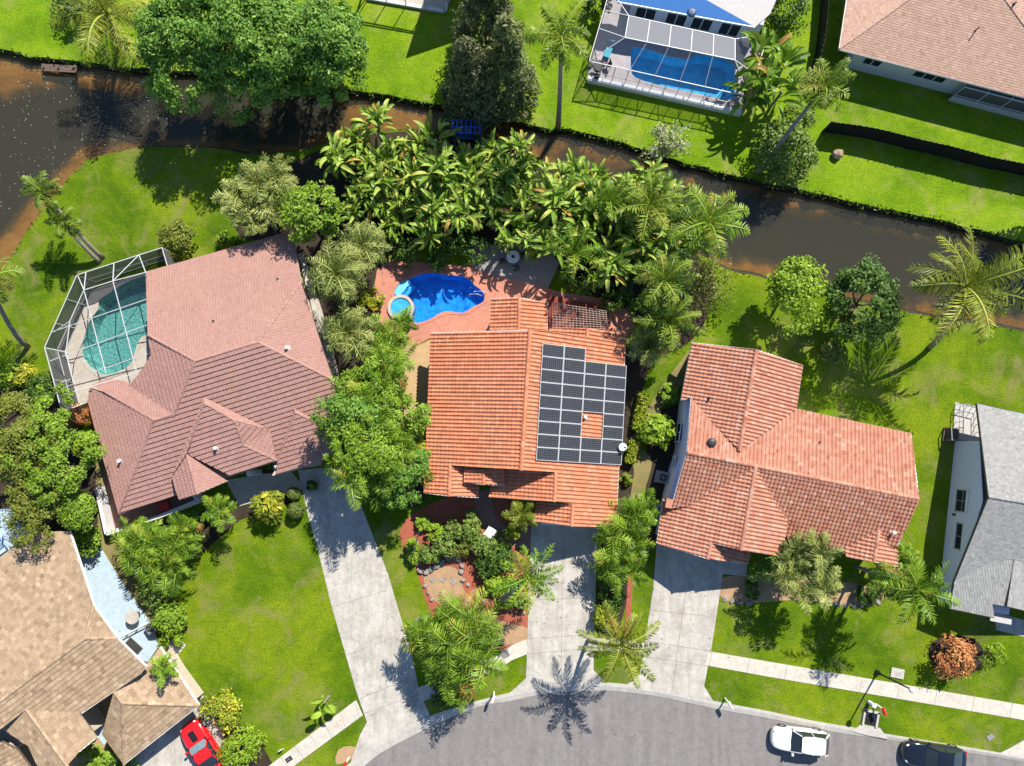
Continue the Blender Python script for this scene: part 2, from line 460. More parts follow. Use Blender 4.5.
L['palm'] = m_leaf('palm_frond', (0.055, 0.1, 0.009), (0.125, 0.195, 0.016), (0.275, 0.345, 0.05), 0.15, 0.45, 0.22, (0.34, 0.24, 0.06))
L['coco'] = m_leaf('coconut_frond', (0.075, 0.105, 0.01), (0.175, 0.21, 0.02), (0.34, 0.37, 0.06), 0.15, 0.45, 0.22, (0.40, 0.28, 0.06))
L['areca'] = m_leaf('fresh_palm_frond', (0.055, 0.115, 0.008), (0.125, 0.225, 0.014), (0.27, 0.39, 0.04), 0.16, 0.45, 0.22, (0.34, 0.21, 0.05))
L['silver'] = m_leaf('grey_green_frond', (0.085, 0.115, 0.025), (0.19, 0.23, 0.05), (0.36, 0.395, 0.115), 0.14, 0.5, 0.22)
L['litter'] = m_leaf('fallen_leaf', (0.09, 0.055, 0.025), (0.17, 0.105, 0.05), (0.26, 0.18, 0.08), 0.05)
L['banana'] = m_leaf('paddle_leaf', (0.065, 0.135, 0.01), (0.155, 0.26, 0.02), (0.35, 0.44, 0.08), 0.15, 0.45, 0.28, (0.46, 0.30, 0.06))
L['box'] = m_leaf('clipped_shrub_leaf', (0.073, 0.104, 0.022), (0.110, 0.152, 0.032), (0.159, 0.201, 0.044), 0.10)
L['hedge'] = m_leaf('hedge_leaf', (0.134, 0.177, 0.012), (0.220, 0.268, 0.017), (0.317, 0.348, 0.027), 0.15)
L['croton'] = m_leaf('yellow_croton_leaf', (0.110, 0.171, 0.015), (0.244, 0.293, 0.024), (0.610, 0.512, 0.043), 0.15, extra=(0.634, 0.220, 0.037))
L['copper'] = m_leaf('copper_leaf', (0.183, 0.037, 0.027), (0.512, 0.195, 0.067), (0.700, 0.464, 0.171), 0.12)
L['garden'] = m_leaf('garden_shrub_leaf', (0.073, 0.122, 0.020), (0.146, 0.220, 0.037), (0.256, 0.317, 0.071), 0.15)
L['bareleaf'] = m_leaf('sparse_pale_leaf', (0.146, 0.183, 0.049), (0.293, 0.342, 0.110), (0.464, 0.512, 0.220), 0.15)
L['feather'] = m_leaf('grey_green_feathery_leaf', (0.061, 0.079, 0.027), (0.146, 0.171, 0.055), (0.293, 0.317, 0.122), 0.10)
# ------------------------------------------------------------------ ground, water, paving
rng = np.random.default_rng(11)

def xy(p): return (p.x, p.y)
def WP(pl, z=0.0): return [xy(W(a, b, z)) for a, b in pl]

def smooth_line(pts, step=0.6, jitter=0.0, seed=0):
    """Catmull-Rom through plan points"""
    r = random.Random(seed)
    P = [Vector((p[0], p[1])) for p in pts]
    out = []
    for i in range(len(P) - 1):
        p0 = P[max(i - 1, 0)]; p1 = P[i]; p2 = P[i + 1]; p3 = P[min(i + 2, len(P) - 1)]
        n = max(1, int((p2 - p1).length / step))
        for k in range(n):
            t = k / n
            q = 0.5 * ((2 * p1) + (p2 - p0) * t + (2 * p0 - 5 * p1 + 4 * p2 - p3) * t * t + (3 * p1 - p0 - 3 * p2 + p3) * t ** 3)
            out.append((q.x + r.uniform(-jitter, jitter), q.y + r.uniform(-jitter, jitter)))
    out.append((P[-1].x, P[-1].y))
    return out

def smooth_loop(pts, step=0.4):
    P = [Vector((p[0], p[1])) for p in pts]; n = len(P); out = []
    for i in range(n):
        p0, p1, p2, p3 = P[i - 1], P[i], P[(i + 1) % n], P[(i + 2) % n]
        m = max(2, int((p2 - p1).length / step))
        for k in range(m):
            t = k / m
            q = 0.5 * ((2 * p1) + (p2 - p0) * t + (2 * p0 - 5 * p1 + 4 * p2 - p3) * t * t + (3 * p1 - p0 - 3 * p2 + p3) * t ** 3)
            out.append((q.x, q.y))
    return out

def sheet_mesh(mb, outer, holes, z, rnd=0.5):
    polys = [[Vector((p[0], p[1], 0)) for p in outer]] + [[Vector((p[0], p[1], 0)) for p in h] for h in holes]
    flat = [p for pl in polys for p in pl]
    fs = []
    for a, b, c in tessellate_polygon(polys):
        cr = (flat[b] - flat[a]).cross(flat[c] - flat[a]).z
        if abs(cr) < 1e-9: continue
        fs.append((a, b, c) if cr > 0 else (a, c, b))
    mb.add([(p.x, p.y, z) for p in flat], fs, rnd)

def slab(name, outer, mat, z1=0.03, z0=-0.06, holes=(), kind='structure', parent=None):
    mb = MB()
    sheet_mesh(mb, outer, holes, z1)
    for pl in [outer] + list(holes):
        n = len(pl)
        for i in range(n):
            a, b = pl[i], pl[(i + 1) % n]
            mb.add([(a[0], a[1], z0), (b[0], b[1], z0), (b[0], b[1], z1), (a[0], a[1], z1)], [(0, 1, 2, 3)])
    o = mb.build(name, mat, parent)
    if kind and parent is None: o['kind'] = kind
    return o

# banks
SB = [(-140, 470), (-60, 340), (0, 273), (18, 245), (35, 220), (46, 206), (58, 192), (72, 175), (88, 160), (105, 154), (125, 150), (150, 147), (180, 147), (226, 150),
      (250, 155), (300, 150), (350, 138), (400, 130), (450, 133), (500, 142), (540, 160), (600, 185), (660, 225), (700, 255), (730, 270), (768, 279), (850, 300),
      (940, 318), (1006, 328), (1060, 338), (1200, 360)]
NB = [(-140, 30), (0, 48), (25, 56), (83, 61), (113, 66), (200, 72), (300, 84), (364, 91), (429, 103), (500, 115), (512, 119), (542, 128), (570, 130), (612, 140),
      (645, 150), (687, 163), (768, 183), (813, 192), (858, 203), (918, 215), (968, 227), (1008, 238), (1060, 252), (1200, 292)]
SBW = smooth_line(WP(SB), 0.8, 0.06, 3)
NBW = smooth_line(WP(NB), 0.8, 0.09, 4)
KERB_L = [(200, 930), (290, 820), (351, 762), (404, 727), (456, 707), (512, 692), (549, 685.5), (587, 682), (625, 684), (662, 690.5), (712, 700.5), (768, 711), (813, 720.6),
          (851, 727), (876, 732), (918, 739), (1024, 757), (1200, 792)]
KERB_R = [(214, 946), (303, 832), (364, 766), (406, 739), (471, 709), (512, 700.5), (549, 693), (595, 690.5), (625, 692), (662, 697), (712, 708), (768, 718), (828, 730.6),
          (851, 734.5), (876, 738), (898, 741), (963, 752), (1024, 762), (1200, 798)]
KL = smooth_line(WP(KERB_L), 0.7)
KR = smooth_line(WP(KERB_R, -0.1), 0.7)
FAR = 700.0

# pools: cut-outs in the lawns
POOL_MID = smooth_loop(WP([(393.7, 295), (399, 283), (407, 279), (427, 272.5), (447, 274.5), (466, 277), (475, 285), (483.5, 292), (484.5, 301), (473, 307.5), (463, 313),
                           (445, 312), (430, 319.5), (417, 323.5), (409, 319), (404, 306)], 0), 0.3)
POOL_LEFT = smooth_loop(WP([(152, 276), (128, 281), (112, 291), (99, 300), (98, 309), (89, 322), (82, 347), (84, 360), (95, 371), (107, 375.5), (130, 366), (137, 347), (143, 337), (158, 330), (160, 300)], 0), 0.4)
POOL_TOP = smooth_loop(WP([(632, 48), (645, 48.5), (668, 56), (690, 59), (697, 54), (731, 62), (735, 76), (733, 99), (716, 98), (672, 89), (642, 81), (631, 74), (630, 60)], 0), 0.4)

mb = MB()
outer = SBW + [(FAR, SBW[-1][1] - 40), (FAR, KL[-1][1] - 60)] + list(reversed(KL)) + [(-FAR, -FAR * 0.4), (-FAR, SBW[0][1] - 20)]
sheet_mesh(mb, outer, [POOL_MID, POOL_LEFT], 0.0)
tag(mb.build('lawn', M['lawn']), kind='structure')
mb = MB()
outer = NBW + [(FAR, NBW[-1][1] - 40), (FAR, FAR), (-FAR, FAR), (-FAR, NBW[0][1] + 10)]
sheet_mesh(mb, outer, [POOL_TOP], 0.0)
tag(mb.build('lawn', M['lawn_bright']), kind='structure')
mb = MB()
# the verge on the far side of the road, outside the picture
KO = []
for i in range(len(KR)):
    a = Vector(KR[max(i - 1, 0)]); b = Vector(KR[min(i + 1, len(KR) - 1)]); d = (b - a).normalized()
    KO.append((KR[i][0] + d.y * 10.5, KR[i][1] - d.x * 10.5))
sheet_mesh(mb, KO + [(FAR, KO[-1][1] - 60), (FAR, -FAR), (-FAR, -FAR), (-FAR, -FAR * 0.45)], [], 0.0)
tag(mb.build('lawn', M['lawn']), kind='structure')

mb = MB()
for line, zb in ((SBW, -0.95), (NBW, -1.0)):
    s = 1 if line is NBW else -1
    for i in range(len(line) - 1):
        a, b = line[i], line[i + 1]
        lo = 0.55 if line is SBW else 0.12
        d = (Vector(b) - Vector(a)).normalized(); nx, ny = (-d.y * lo, d.x * lo) if line is SBW else (d.y * lo, -d.x * lo)
        mb.add([(a[0], a[1], 0), (b[0], b[1], 0), (b[0] + nx, b[1] + ny, zb), (a[0] + nx, a[1] + ny, zb)], [(0, 1, 2, 3)])
tag(mb.build('canal_bank', M['dirt']), kind='structure')

# canal bed
gx = np.arange(-90, 90.01, 0.7); gy = np.arange(-20, 62, 0.7)
X, Y = np.meshgrid(gx, gy); P = np.stack([X.ravel(), Y.ravel()], 1)
def dist_to(line):
    A = np.array(line[::2]); d = np.full(len(P), 1e9)
    for i in range(0, len(A), 40):
        d = np.minimum(d, np.sqrt(((P[:, None, :] - A[None, i:i + 40]) ** 2).sum(2)).min(1))
    return d
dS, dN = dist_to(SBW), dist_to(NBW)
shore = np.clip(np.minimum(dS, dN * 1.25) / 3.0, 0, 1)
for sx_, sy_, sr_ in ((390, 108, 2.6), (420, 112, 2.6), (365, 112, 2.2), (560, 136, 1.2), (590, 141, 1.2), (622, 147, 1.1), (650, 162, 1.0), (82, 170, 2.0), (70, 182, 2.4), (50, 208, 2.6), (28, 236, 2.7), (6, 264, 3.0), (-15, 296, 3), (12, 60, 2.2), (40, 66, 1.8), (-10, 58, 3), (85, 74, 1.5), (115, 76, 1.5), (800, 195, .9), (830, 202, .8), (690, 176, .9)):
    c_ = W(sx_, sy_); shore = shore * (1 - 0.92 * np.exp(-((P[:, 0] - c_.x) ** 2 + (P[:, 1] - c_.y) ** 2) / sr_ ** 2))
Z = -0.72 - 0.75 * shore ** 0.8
me = bpy.data.meshes.new('canal_bed')
ny_, nx_ = X.shape
idx = np.arange(nx_ * ny_).reshape(ny_, nx_)
F = np.stack([idx[:-1, :-1], idx[:-1, 1:], idx[1:, 1:], idx[1:, :-1]], -1).reshape(-1, 4)
me.from_pydata(np.column_stack([P, Z]).tolist(), [], F.tolist())
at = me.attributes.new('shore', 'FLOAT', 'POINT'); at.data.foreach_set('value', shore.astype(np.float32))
me.polygons.foreach_set('use_smooth', [True] * len(me.polygons))
m, nt, out = new_mat('canal_bed_sand_and_depth_tint')
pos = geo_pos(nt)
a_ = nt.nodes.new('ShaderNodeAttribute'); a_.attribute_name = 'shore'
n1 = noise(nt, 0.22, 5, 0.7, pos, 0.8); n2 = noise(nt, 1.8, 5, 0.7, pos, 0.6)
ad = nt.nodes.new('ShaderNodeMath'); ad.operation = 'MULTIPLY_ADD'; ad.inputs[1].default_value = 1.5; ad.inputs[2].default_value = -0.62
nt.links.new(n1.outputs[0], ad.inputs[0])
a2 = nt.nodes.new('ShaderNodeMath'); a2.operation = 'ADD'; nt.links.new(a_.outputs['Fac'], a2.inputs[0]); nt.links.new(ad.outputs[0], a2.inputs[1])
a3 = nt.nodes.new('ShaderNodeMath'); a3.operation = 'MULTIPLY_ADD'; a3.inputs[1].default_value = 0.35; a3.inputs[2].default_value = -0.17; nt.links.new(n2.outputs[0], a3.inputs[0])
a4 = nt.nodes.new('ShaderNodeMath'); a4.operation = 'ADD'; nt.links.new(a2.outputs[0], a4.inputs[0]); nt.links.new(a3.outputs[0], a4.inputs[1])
rc = ramp(nt, [(0.05, (0.64, 0.37, 0.10)), (0.34, (0.46, 0.235, 0.036)), (0.60, (0.12, 0.085, 0.036)), (0.85, (0.040, 0.038, 0.030))]); nt.links.new(a4.outputs[0], rc.inputs[0])  # sand by the banks; light lost in deep water painted as the dark end
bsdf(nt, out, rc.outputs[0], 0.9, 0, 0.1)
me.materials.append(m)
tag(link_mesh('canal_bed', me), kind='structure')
mb = MB(); mb.add([(-1500, -1500, -1.9), (1500, -1500, -1.9), (1500, 1500, -1.9), (-1500, 1500, -1.9)], [(0, 1, 2, 3)])
tag(mb.build('ground', M['dirt']), kind='structure')

# canal water
m, nt, out = new_mat('canal_water')
pos = geo_pos(nt)
mp = nt.nodes.new('ShaderNodeMapping'); mp.inputs['Rotation'].default_value = (0, 0, R(-25)); mp.inputs['Scale'].default_value = (1.0, 0.45, 1); nt.links.new(pos, mp.inputs[0])
n1 = noise(nt, 3.2, 3, 0.55, mp.outputs[0], 0.3); n2 = noise(nt, 0.5, 3, 0.5, pos)
mm = nt.nodes.new('ShaderNodeMath'); mm.operation = 'MULTIPLY'; nt.links.new(n1.outputs[0], mm.inputs[0]); nt.links.new(n2.outputs[0], mm.inputs[1])
nb = bump(nt, mm.outputs[0], 0.8, 0.10)
t = nt.nodes.new('ShaderNodeBsdfTransparent'); t.inputs[0].default_value = (0.86, 0.78, 0.62, 1)
p = nt.nodes.new('ShaderNodeBsdfPrincipled'); p.inputs['Base Color'].default_value = (0.066, 0.066, 0.050, 1); p.inputs['Roughness'].default_value = 0.09
p.inputs['Specular IOR Level'].default_value = 0.5; nt.links.new(nb, p.inputs['Normal'])
mx = nt.nodes.new('ShaderNodeMixShader'); mx.inputs[0].default_value = 0.40
nt.links.new(t.outputs[0], mx.inputs[1]); nt.links.new(p.outputs[0], mx.inputs[2]); nt.links.new(mx.outputs[0], out.inputs[0])
mb = MB(); sheet_mesh(mb, [(p_[0], p_[1] - 1.2) for p_ in SBW] + [(FAR, SBW[-1][1] - 40), (FAR, NBW[-1][1] - 38)] + [(p_[0], p_[1] + 1.0) for p_ in reversed(NBW)] + [(-FAR, NBW[0][1] + 10), (-FAR, SBW[0][1] - 22)], [], -0.58)
tag(mb.build('canal_water', m), kind='structure')

# road and kerb
mb = MB(); sheet_mesh(mb, KL + list(reversed(KO)), [], -0.10)
tag(mb.build('road', M['asphalt']), kind='structure')
mb = MB()
for i in range(min(len(KL), len(KR)) - 1): pass
def ribbon(mb, A, B, zA, zB, zlow):
    n = 140
    def res(line):
        d = [0.0]
        for i in range(1, len(line)): d.append(d[-1] + math.dist(line[i], line[i - 1]))
        t = np.linspace(0, d[-1], n); L_ = np.array(line)
        return np.column_stack([np.interp(t, d, L_[:, 0]), np.interp(t, d, L_[:, 1])])
    a, b = res(A), res(B)
    for i in range(n - 1):
        a0, a1, b0, b1 = a[i], a[i + 1], b[i], b[i + 1]
        m0, m1 = a0 * 0.6 + b0 * 0.4, a1 * 0.6 + b1 * 0.4
        mb.add([(*a0, zA), (*a1, zA), (*m1, zA - 0.01), (*m0, zA - 0.01), (*b1, zB), (*b0, zB), (*b1, zlow), (*b0, zlow), (*a0, zlow), (*a1, zlow)],
               [(0, 3, 2, 1), (3, 5, 4, 2), (5, 7, 6, 4), (0, 1, 9, 8)])
ribbon(mb, KL, KR, 0.035, -0.075, -0.2)
tag(mb.build('kerb', M['kerb']), kind='structure')

# driveways, pavements
slab('driveway', WP([(298, 470), (345, 466), (352, 482), (388, 574), (412, 655), (419, 690), (430, 715), (404, 727), (351, 762), (360, 735), (367, 722), (356, 690), (331, 604), (318, 550), (308, 515)]), M['concrete'])
slab('driveway', WP([(532, 515), (600, 520), (597, 545), (594, 640), (593.5, 670), (606, 683), (587, 682.5), (549, 686), (510, 692.5), (526, 678), (527, 652), (529, 575)]), M['concrete'], 0.031)
slab('driveway', WP([(657, 540), (747, 556), (745, 563), (723, 573), (711, 650), (704, 686), (713, 700.5), (662, 690.5), (627, 684.5), (640, 674), (645, 640), (653, 590)]), M['concrete'], 0.032)
slab('entry_path', WP([(721, 560), (748, 562), (746, 576), (722, 574)]), M['concrete'], 0.026)
slab('pavement', WP([(240, 786), (268.5, 766), (356, 700), (363, 715), (293.6, 766), (258, 790)]), M['walk'], 0.036)
slab('pavement', WP([(417, 688), (440, 679), (470, 667), (497, 656), (512, 645), (527, 639), (527, 654), (512, 660), (497, 670), (470, 682), (440, 694), (421, 702)]), M['walk'], 0.036)
slab('pavement', WP([(594, 638), (620, 639), (645, 643), (643, 656), (620, 652), (594, 650)]), M['walk'], 0.036)
slab('pavement', WP([(708, 651), (768, 661.5), (1024, 705), (1200, 737), (1200, 753), (1024, 720), (768, 676.5), (705, 665)]), M['walk'], 0.036)
# control joints: narrow dark gaps, one object per paving family
mb = MB()
def joint(a, b, z=0.044, w=0.024):
    mb.bar((*xy(W(*a)), z), (*xy(W(*b)), z), w, 0.006)
for k in range(9):
    u = k / 8; joint((712 + u * 300, 652 + u * 51), (709 + u * 300, 667 + u * 51.2))
for k in range(6):
    u = k / 5; joint((280 + u * 75, 757 - u * 56), (290 + u * 70, 768 - u * 50))
for a, b in (((356, 700), (415, 676)), ((362, 714), (420, 694)), ((331, 607), (387, 590)), ((346, 655), (402, 634)), ((318, 560), (372, 540)),
             ((527, 638.6), (594, 634)), ((527, 653.7), (594, 648)), ((528, 600), (596, 597)), ((645, 641), (712, 651)), ((642, 656), (708, 666)), ((650, 610), (718, 617)), ((563, 540), (561, 690)), ((686, 590), (672, 690))):
    joint(a, b, 0.041)
tag(mb.build('pavement_joint', M['rock']), kind='structure')

# decks and beds
slab('pool_deck', WP([(372, 304), (377, 270), (390, 260), (430, 263), (480, 267), (520, 280), (560, 292), (610, 300), (640, 318), (628, 336), (430, 338), (412, 348), (398, 334), (380, 322)]), M['terracotta_deck'], 0.03, -0.06, [POOL_MID])
slab('sand_path', WP([(398, 334), (412, 348), (434, 338), (434, 360), (432, 420), (404, 420), (404, 370)]), M['sand'], 0.022)
slab('seating_terrace', WP([(470, 246), (540, 244), (560, 262), (548, 288), (505, 278), (472, 268)]), M['grey_paver'], 0.036)
slab('pool_deck', WP([(150, 272), (100, 287), (84, 296), (68, 325), (55, 352), (61, 380), (70, 410), (90, 400), (140, 385), (170, 350), (170, 280)]), M['pool_deck'], 0.03, -0.06, [POOL_LEFT])
slab('pool_deck', WP([(588, 76), (739, 110), (757, 52), (760, 30), (620, -5), (606, 0), (597, 40)]), M['lilac_deck'], 0.05, -0.06, [POOL_TOP])
slab('planting_bed', smooth_loop(WP([(345, 140), (400, 132), (450, 136), (500, 145), (540, 163), (600, 190), (660, 230), (700, 258), (716, 285), (700, 330), (672, 352), (640, 350), (640, 318), (600, 300), (545, 262), (470, 246), (395, 252),
                                     (372, 300), (400, 330), (405, 420), (424, 500), (380, 500), (330, 470), (334, 400), (314, 330), (292, 250), (240, 236), (244, 196), (290, 165)])), M['mulch'], 0.012)  # mulch sheet under the plants, coloured dark so the gaps read as shade
slab('planting_bed', smooth_loop(WP([(622, 350), (650, 356), (640, 400), (634, 470), (628, 520), (616, 520), (622, 420)])), M['mulch'], 0.014)
slab('planting_bed', WP([(644, 415), (690, 400), (672, 470), (660, 540), (640, 540), (648, 470)]), M['mulch'], 0.013)
slab('side_path', WP([(298, 254), (303, 252), (322, 310), (338, 370), (345, 402), (338, 402), (330, 372), (315, 320)]), M['concrete'], 0.026)
slab('worn_path', smooth_loop(WP([(668, 378), (690, 350), (705, 345), (690, 375), (655, 415), (640, 445), (652, 462), (640, 500), (628, 515), (634, 470), (628, 450), (650, 405)])), M['drygrass'], 0.018)
slab('worn_path', smooth_loop(WP([(96, 455), (104, 460), (112, 520), (118, 535), (140, 570), (152, 600), (165, 610), (150, 622), (122, 580), (102, 548), (97, 500)])), M['drygrass'], 0.018)
slab('planting_bed', smooth_loop(WP([(0, 390), (50, 395), (80, 430), (98, 470), (100, 545), (60, 545), (0, 520), (-60, 480)])), M['mulch'], 0.011)
slab('planting_bed', WP([(118, 532), (200, 512), (235, 498), (250, 470), (290, 470), (300, 500), (240, 520), (200, 555), (150, 585)]), M['mulch'], 0.012)
slab('entry_court', WP([(102, 474), (204, 480), (204, 500), (114, 532)]), M['pinkish_brick'], 0.024)
slab('entry_path', WP([(225, 480), (290, 470), (305, 488), (240, 506)]), M['pool_deck'], 0.026)
# front garden of the orange-roofed house
slab('red_mulch_bed', smooth_loop(WP([(404, 522), (440, 500), (480, 495), (530, 520), (529, 640), (500, 650), (455, 640), (430, 610), (416, 570), (402, 545)])), M['red_mulch'], 0.014)
slab('brick_walk', smooth_loop(WP([(475, 495), (490, 490), (495, 515), (510, 528), (532, 530), (532, 545), (505, 545), (486, 530), (478, 515)])), M['pinkish_brick'], 0.022)
slab('paved_court', smooth_loop(WP([(424, 575), (445, 566), (460, 572), (464, 590), (480, 606), (500, 620), (527, 628), (527, 640), (500, 646), (478, 648), (450, 610), (432, 598)])), M['tan_paver'], 0.020)
slab('red_edging', WP([(628, 575), (633, 575), (630, 632), (624, 636)]), M['red_mulch'], 0.05)
slab('planting_bed', WP([(600, 540), (628, 540), (627, 600), (618, 635), (597, 640), (597, 560)]), M['mulch'], 0.016)
slab('planting_bed', smooth_loop(WP([(720, 580), (748, 575), (830, 580), (880, 590), (880, 602), (850, 605), (800, 600), (745, 603), (721, 597)])), M['tan_paver'], 0.016)
slab('planting_bed', smooth_loop(WP([(930, 645), (950, 635), (975, 640), (985, 655), (975, 672), (945, 676), (932, 665)])), M['mulch'], 0.014)
slab('planting_bed', smooth_loop(WP([(200, 705), (225, 700), (240, 725), (262, 745), (280, 790), (240, 790), (214, 740)])), M['mulch'], 0.013)
slab('painted_patio', WP([(68, 550), (101.5, 548), (121.5, 581), (149, 620), (160, 644), (148, 662), (110, 650), (90, 606)]), M['blue_slab'], 0.03)
slab('side_path', WP([(158, 645), (178, 638), (186, 645), (178, 655), (204, 697), (190, 706), (166, 668)]), M['concrete'], 0.032)
slab('driveway', WP([(124, 764), (150, 742), (198, 706), (214, 716), (236, 760), (262, 800), (130, 830), (90, 800)]), M['concrete'], 0.029)
slab('side_yard', WP([(-40, 730), (60, 700), (122, 690), (126, 740), (112, 775), (60, 800), (-40, 820)]), M['tan_paver'], 0.018)
slab('entry_path', WP([(80, 712), (92, 705), (112, 735), (104, 745)]), M['blue_slab'], 0.028)
slab('driveway', WP([(1010, 748), (1024, 740), (1100, 735), (1100, 772), (1024, 757), (1000, 753)]), M['walk'], 0.030)
slab('rear_deck', WP([(955, 402), (985, 409), (985, 442), (953, 440)]), M['white_roof'], 0.03)
slab('entry_path', WP([(994, 612), (1100, 640), (1100, 655), (996, 630)]), M['concrete'], 0.03)
slab('worn_path', smooth_loop(WP([(338, 750), (350, 746), (362, 750), (350, 760), (336, 764)])), M['tan_paver'], 0.012)

def pool(loop, name, label, liner, water, depth=1.3, cop=None, level=-0.10):
    c = np.array(loop).mean(0)
    t = thing(name, label, 'pool', (c[0], c[1], 0))
    off = Vector((c[0], c[1], 0))
    mb = MB(); lp = [(p[0] - c[0], p[1] - c[1]) for p in loop]; n = len(lp)
    inner = [(p[0] * 0.90, p[1] * 0.90) for p in lp]
    for i in range(n):
        j = (i + 1) % n
        mb.add([(*lp[i], 0.028), (*lp[j], 0.028), (*inner[j], -depth), (*inner[i], -depth)], [(0, 1, 2, 3)])
    sheet_mesh(mb, inner, [], -depth)
    mb.build('basin', liner, t)
    mb = MB(); sheet_mesh(mb, lp, [], level); mb.build('water', water, t)
    if cop:
        mb = MB()
        for i in range(n):
            j = (i + 1) % n
            a, b = Vector(lp[i]), Vector(lp[j])
            ea, eb = a * 1.0 + a.normalized() * 0.28, b * 1.0 + b.normalized() * 0.28
            ia, ib = a - a.normalized() * 0.05, b - b.normalized() * 0.05
            mb.add([(*ia, 0.065), (*ib, 0.065), (*eb, 0.065), (*ea, 0.065), (*ea, 0.0), (*eb, 0.0), (*ib, 0.0), (*ia, 0.0)], [(0, 1, 2, 3), (3, 2, 5, 4), (1, 0, 7, 6)])
        mb.build('coping', cop, t)
    return t
pm = pool(POOL_MID, 'swimming_pool', 'deep blue freeform swimming pool with a round spa on the terracotta deck', M['liner_blue'], M['water_blue'], 1.05, M['terracotta_deck'])
pool(POOL_LEFT, 'swimming_pool', 'teal swimming pool under the white framed screen cage beside the pinkish roof', M['liner_teal'], M['water_teal'], 1.2, M['pool_deck'])
pool(POOL_TOP, 'swimming_pool', 'long sky blue pool inside the screened cage of the blue roofed house', M['liner_mid'], M['water_mid'], 1.2, M['lilac_deck'])
# round spa at the edge of the deep blue pool, with a step ledge and a steel rail
c = W(401, 308) - pm.location
mb = MB(); n = 28
ro, ri = 1.12, 0.86
prof = [(ro, -0.9), (ro, 0.20), (ri, 0.20), (ri, -0.10)]
for k in range(n):
    a0, a1 = 2 * math.pi * k / n, 2 * math.pi * (k + 1) / n
    for (r0, z0), (r1, z1) in zip(prof[:-1], prof[1:]):
        mb.add([(c.x + r0 * math.cos(a0), c.y + r0 * math.sin(a0), z0), (c.x + r0 * math.cos(a1), c.y + r0 * math.sin(a1), z0),
                (c.x + r1 * math.cos(a1), c.y + r1 * math.sin(a1), z1), (c.x + r1 * math.cos(a0), c.y + r1 * math.sin(a0), z1)], [(0, 1, 2, 3)])
sp = mb.build('spa', M['pool_deck'], pm)
mb = MB(); mb.lathe([(ri + 0.02, 0.02), (ri + 0.02, 0.10)], (c.x, c.y, 0), 24)
mb.build('spa_basin', M['liner_mid'], sp)
mb = MB(); sheet_mesh(mb, [(c.x + ri * math.cos(2 * math.pi * k / 24), c.y + ri * math.sin(2 * math.pi * k / 24)) for k in range(24)], [], 0.15); mb.build('spa_water', M['water_mid'], sp)
for dx in (-0.12, 0.22):
    mb = MB(); a = W(479, 295) - pm.location
    mb.tube([(a.x + dx - 0.7, a.y + dx * 0.7, -0.4), (a.x + dx - 0.6, a.y + dx * 0.7, 0.7), (a.x + dx, a.y + dx * 0.7, 0.85), (a.x + dx + 0.35, a.y + dx * 0.7, 0.1)], 0.035, 6)
    mb.build('handrail', M['alu_white'], pm)
mb = MB()
q = W(401.5, 287) - pm.location
mb.box((q.x, q.y, -0.22), (1.6, 0.7, 0.3), R(50)); mb.box((q.x + 0.35, q.y - 0.3, -0.42), (1.6, 0.7, 0.3), R(50))
mb.build('step', M['liner_mid'], pm)
# ------------------------------------------------------------------ roofs
def clip_poly(sub, tri):
    """Sutherland-Hodgman: clip (u,s,h) polygon to an anticlockwise triangle in (u,s)"""
    for i in range(3):
        ax, ay = tri[i]; bx, by = tri[(i + 1) % 3]
        ex, ey = bx - ax, by - ay
        out = []
        for k in range(len(sub)):
            p, q = sub[k], sub[(k + 1) % len(sub)]
            dp = ex * (p[1] - ay) - ey * (p[0] - ax); dq = ex * (q[1] - ay) - ey * (q[0] - ax)
            if dp >= 0: out.append(p)
            if (dp >= 0) != (dq >= 0):
                t = dp / (dp - dq)
                out.append(tuple(p[m] + (q[m] - p[m]) * t for m in range(3)))
        sub = out
        if len(sub) < 3: return []
    return sub

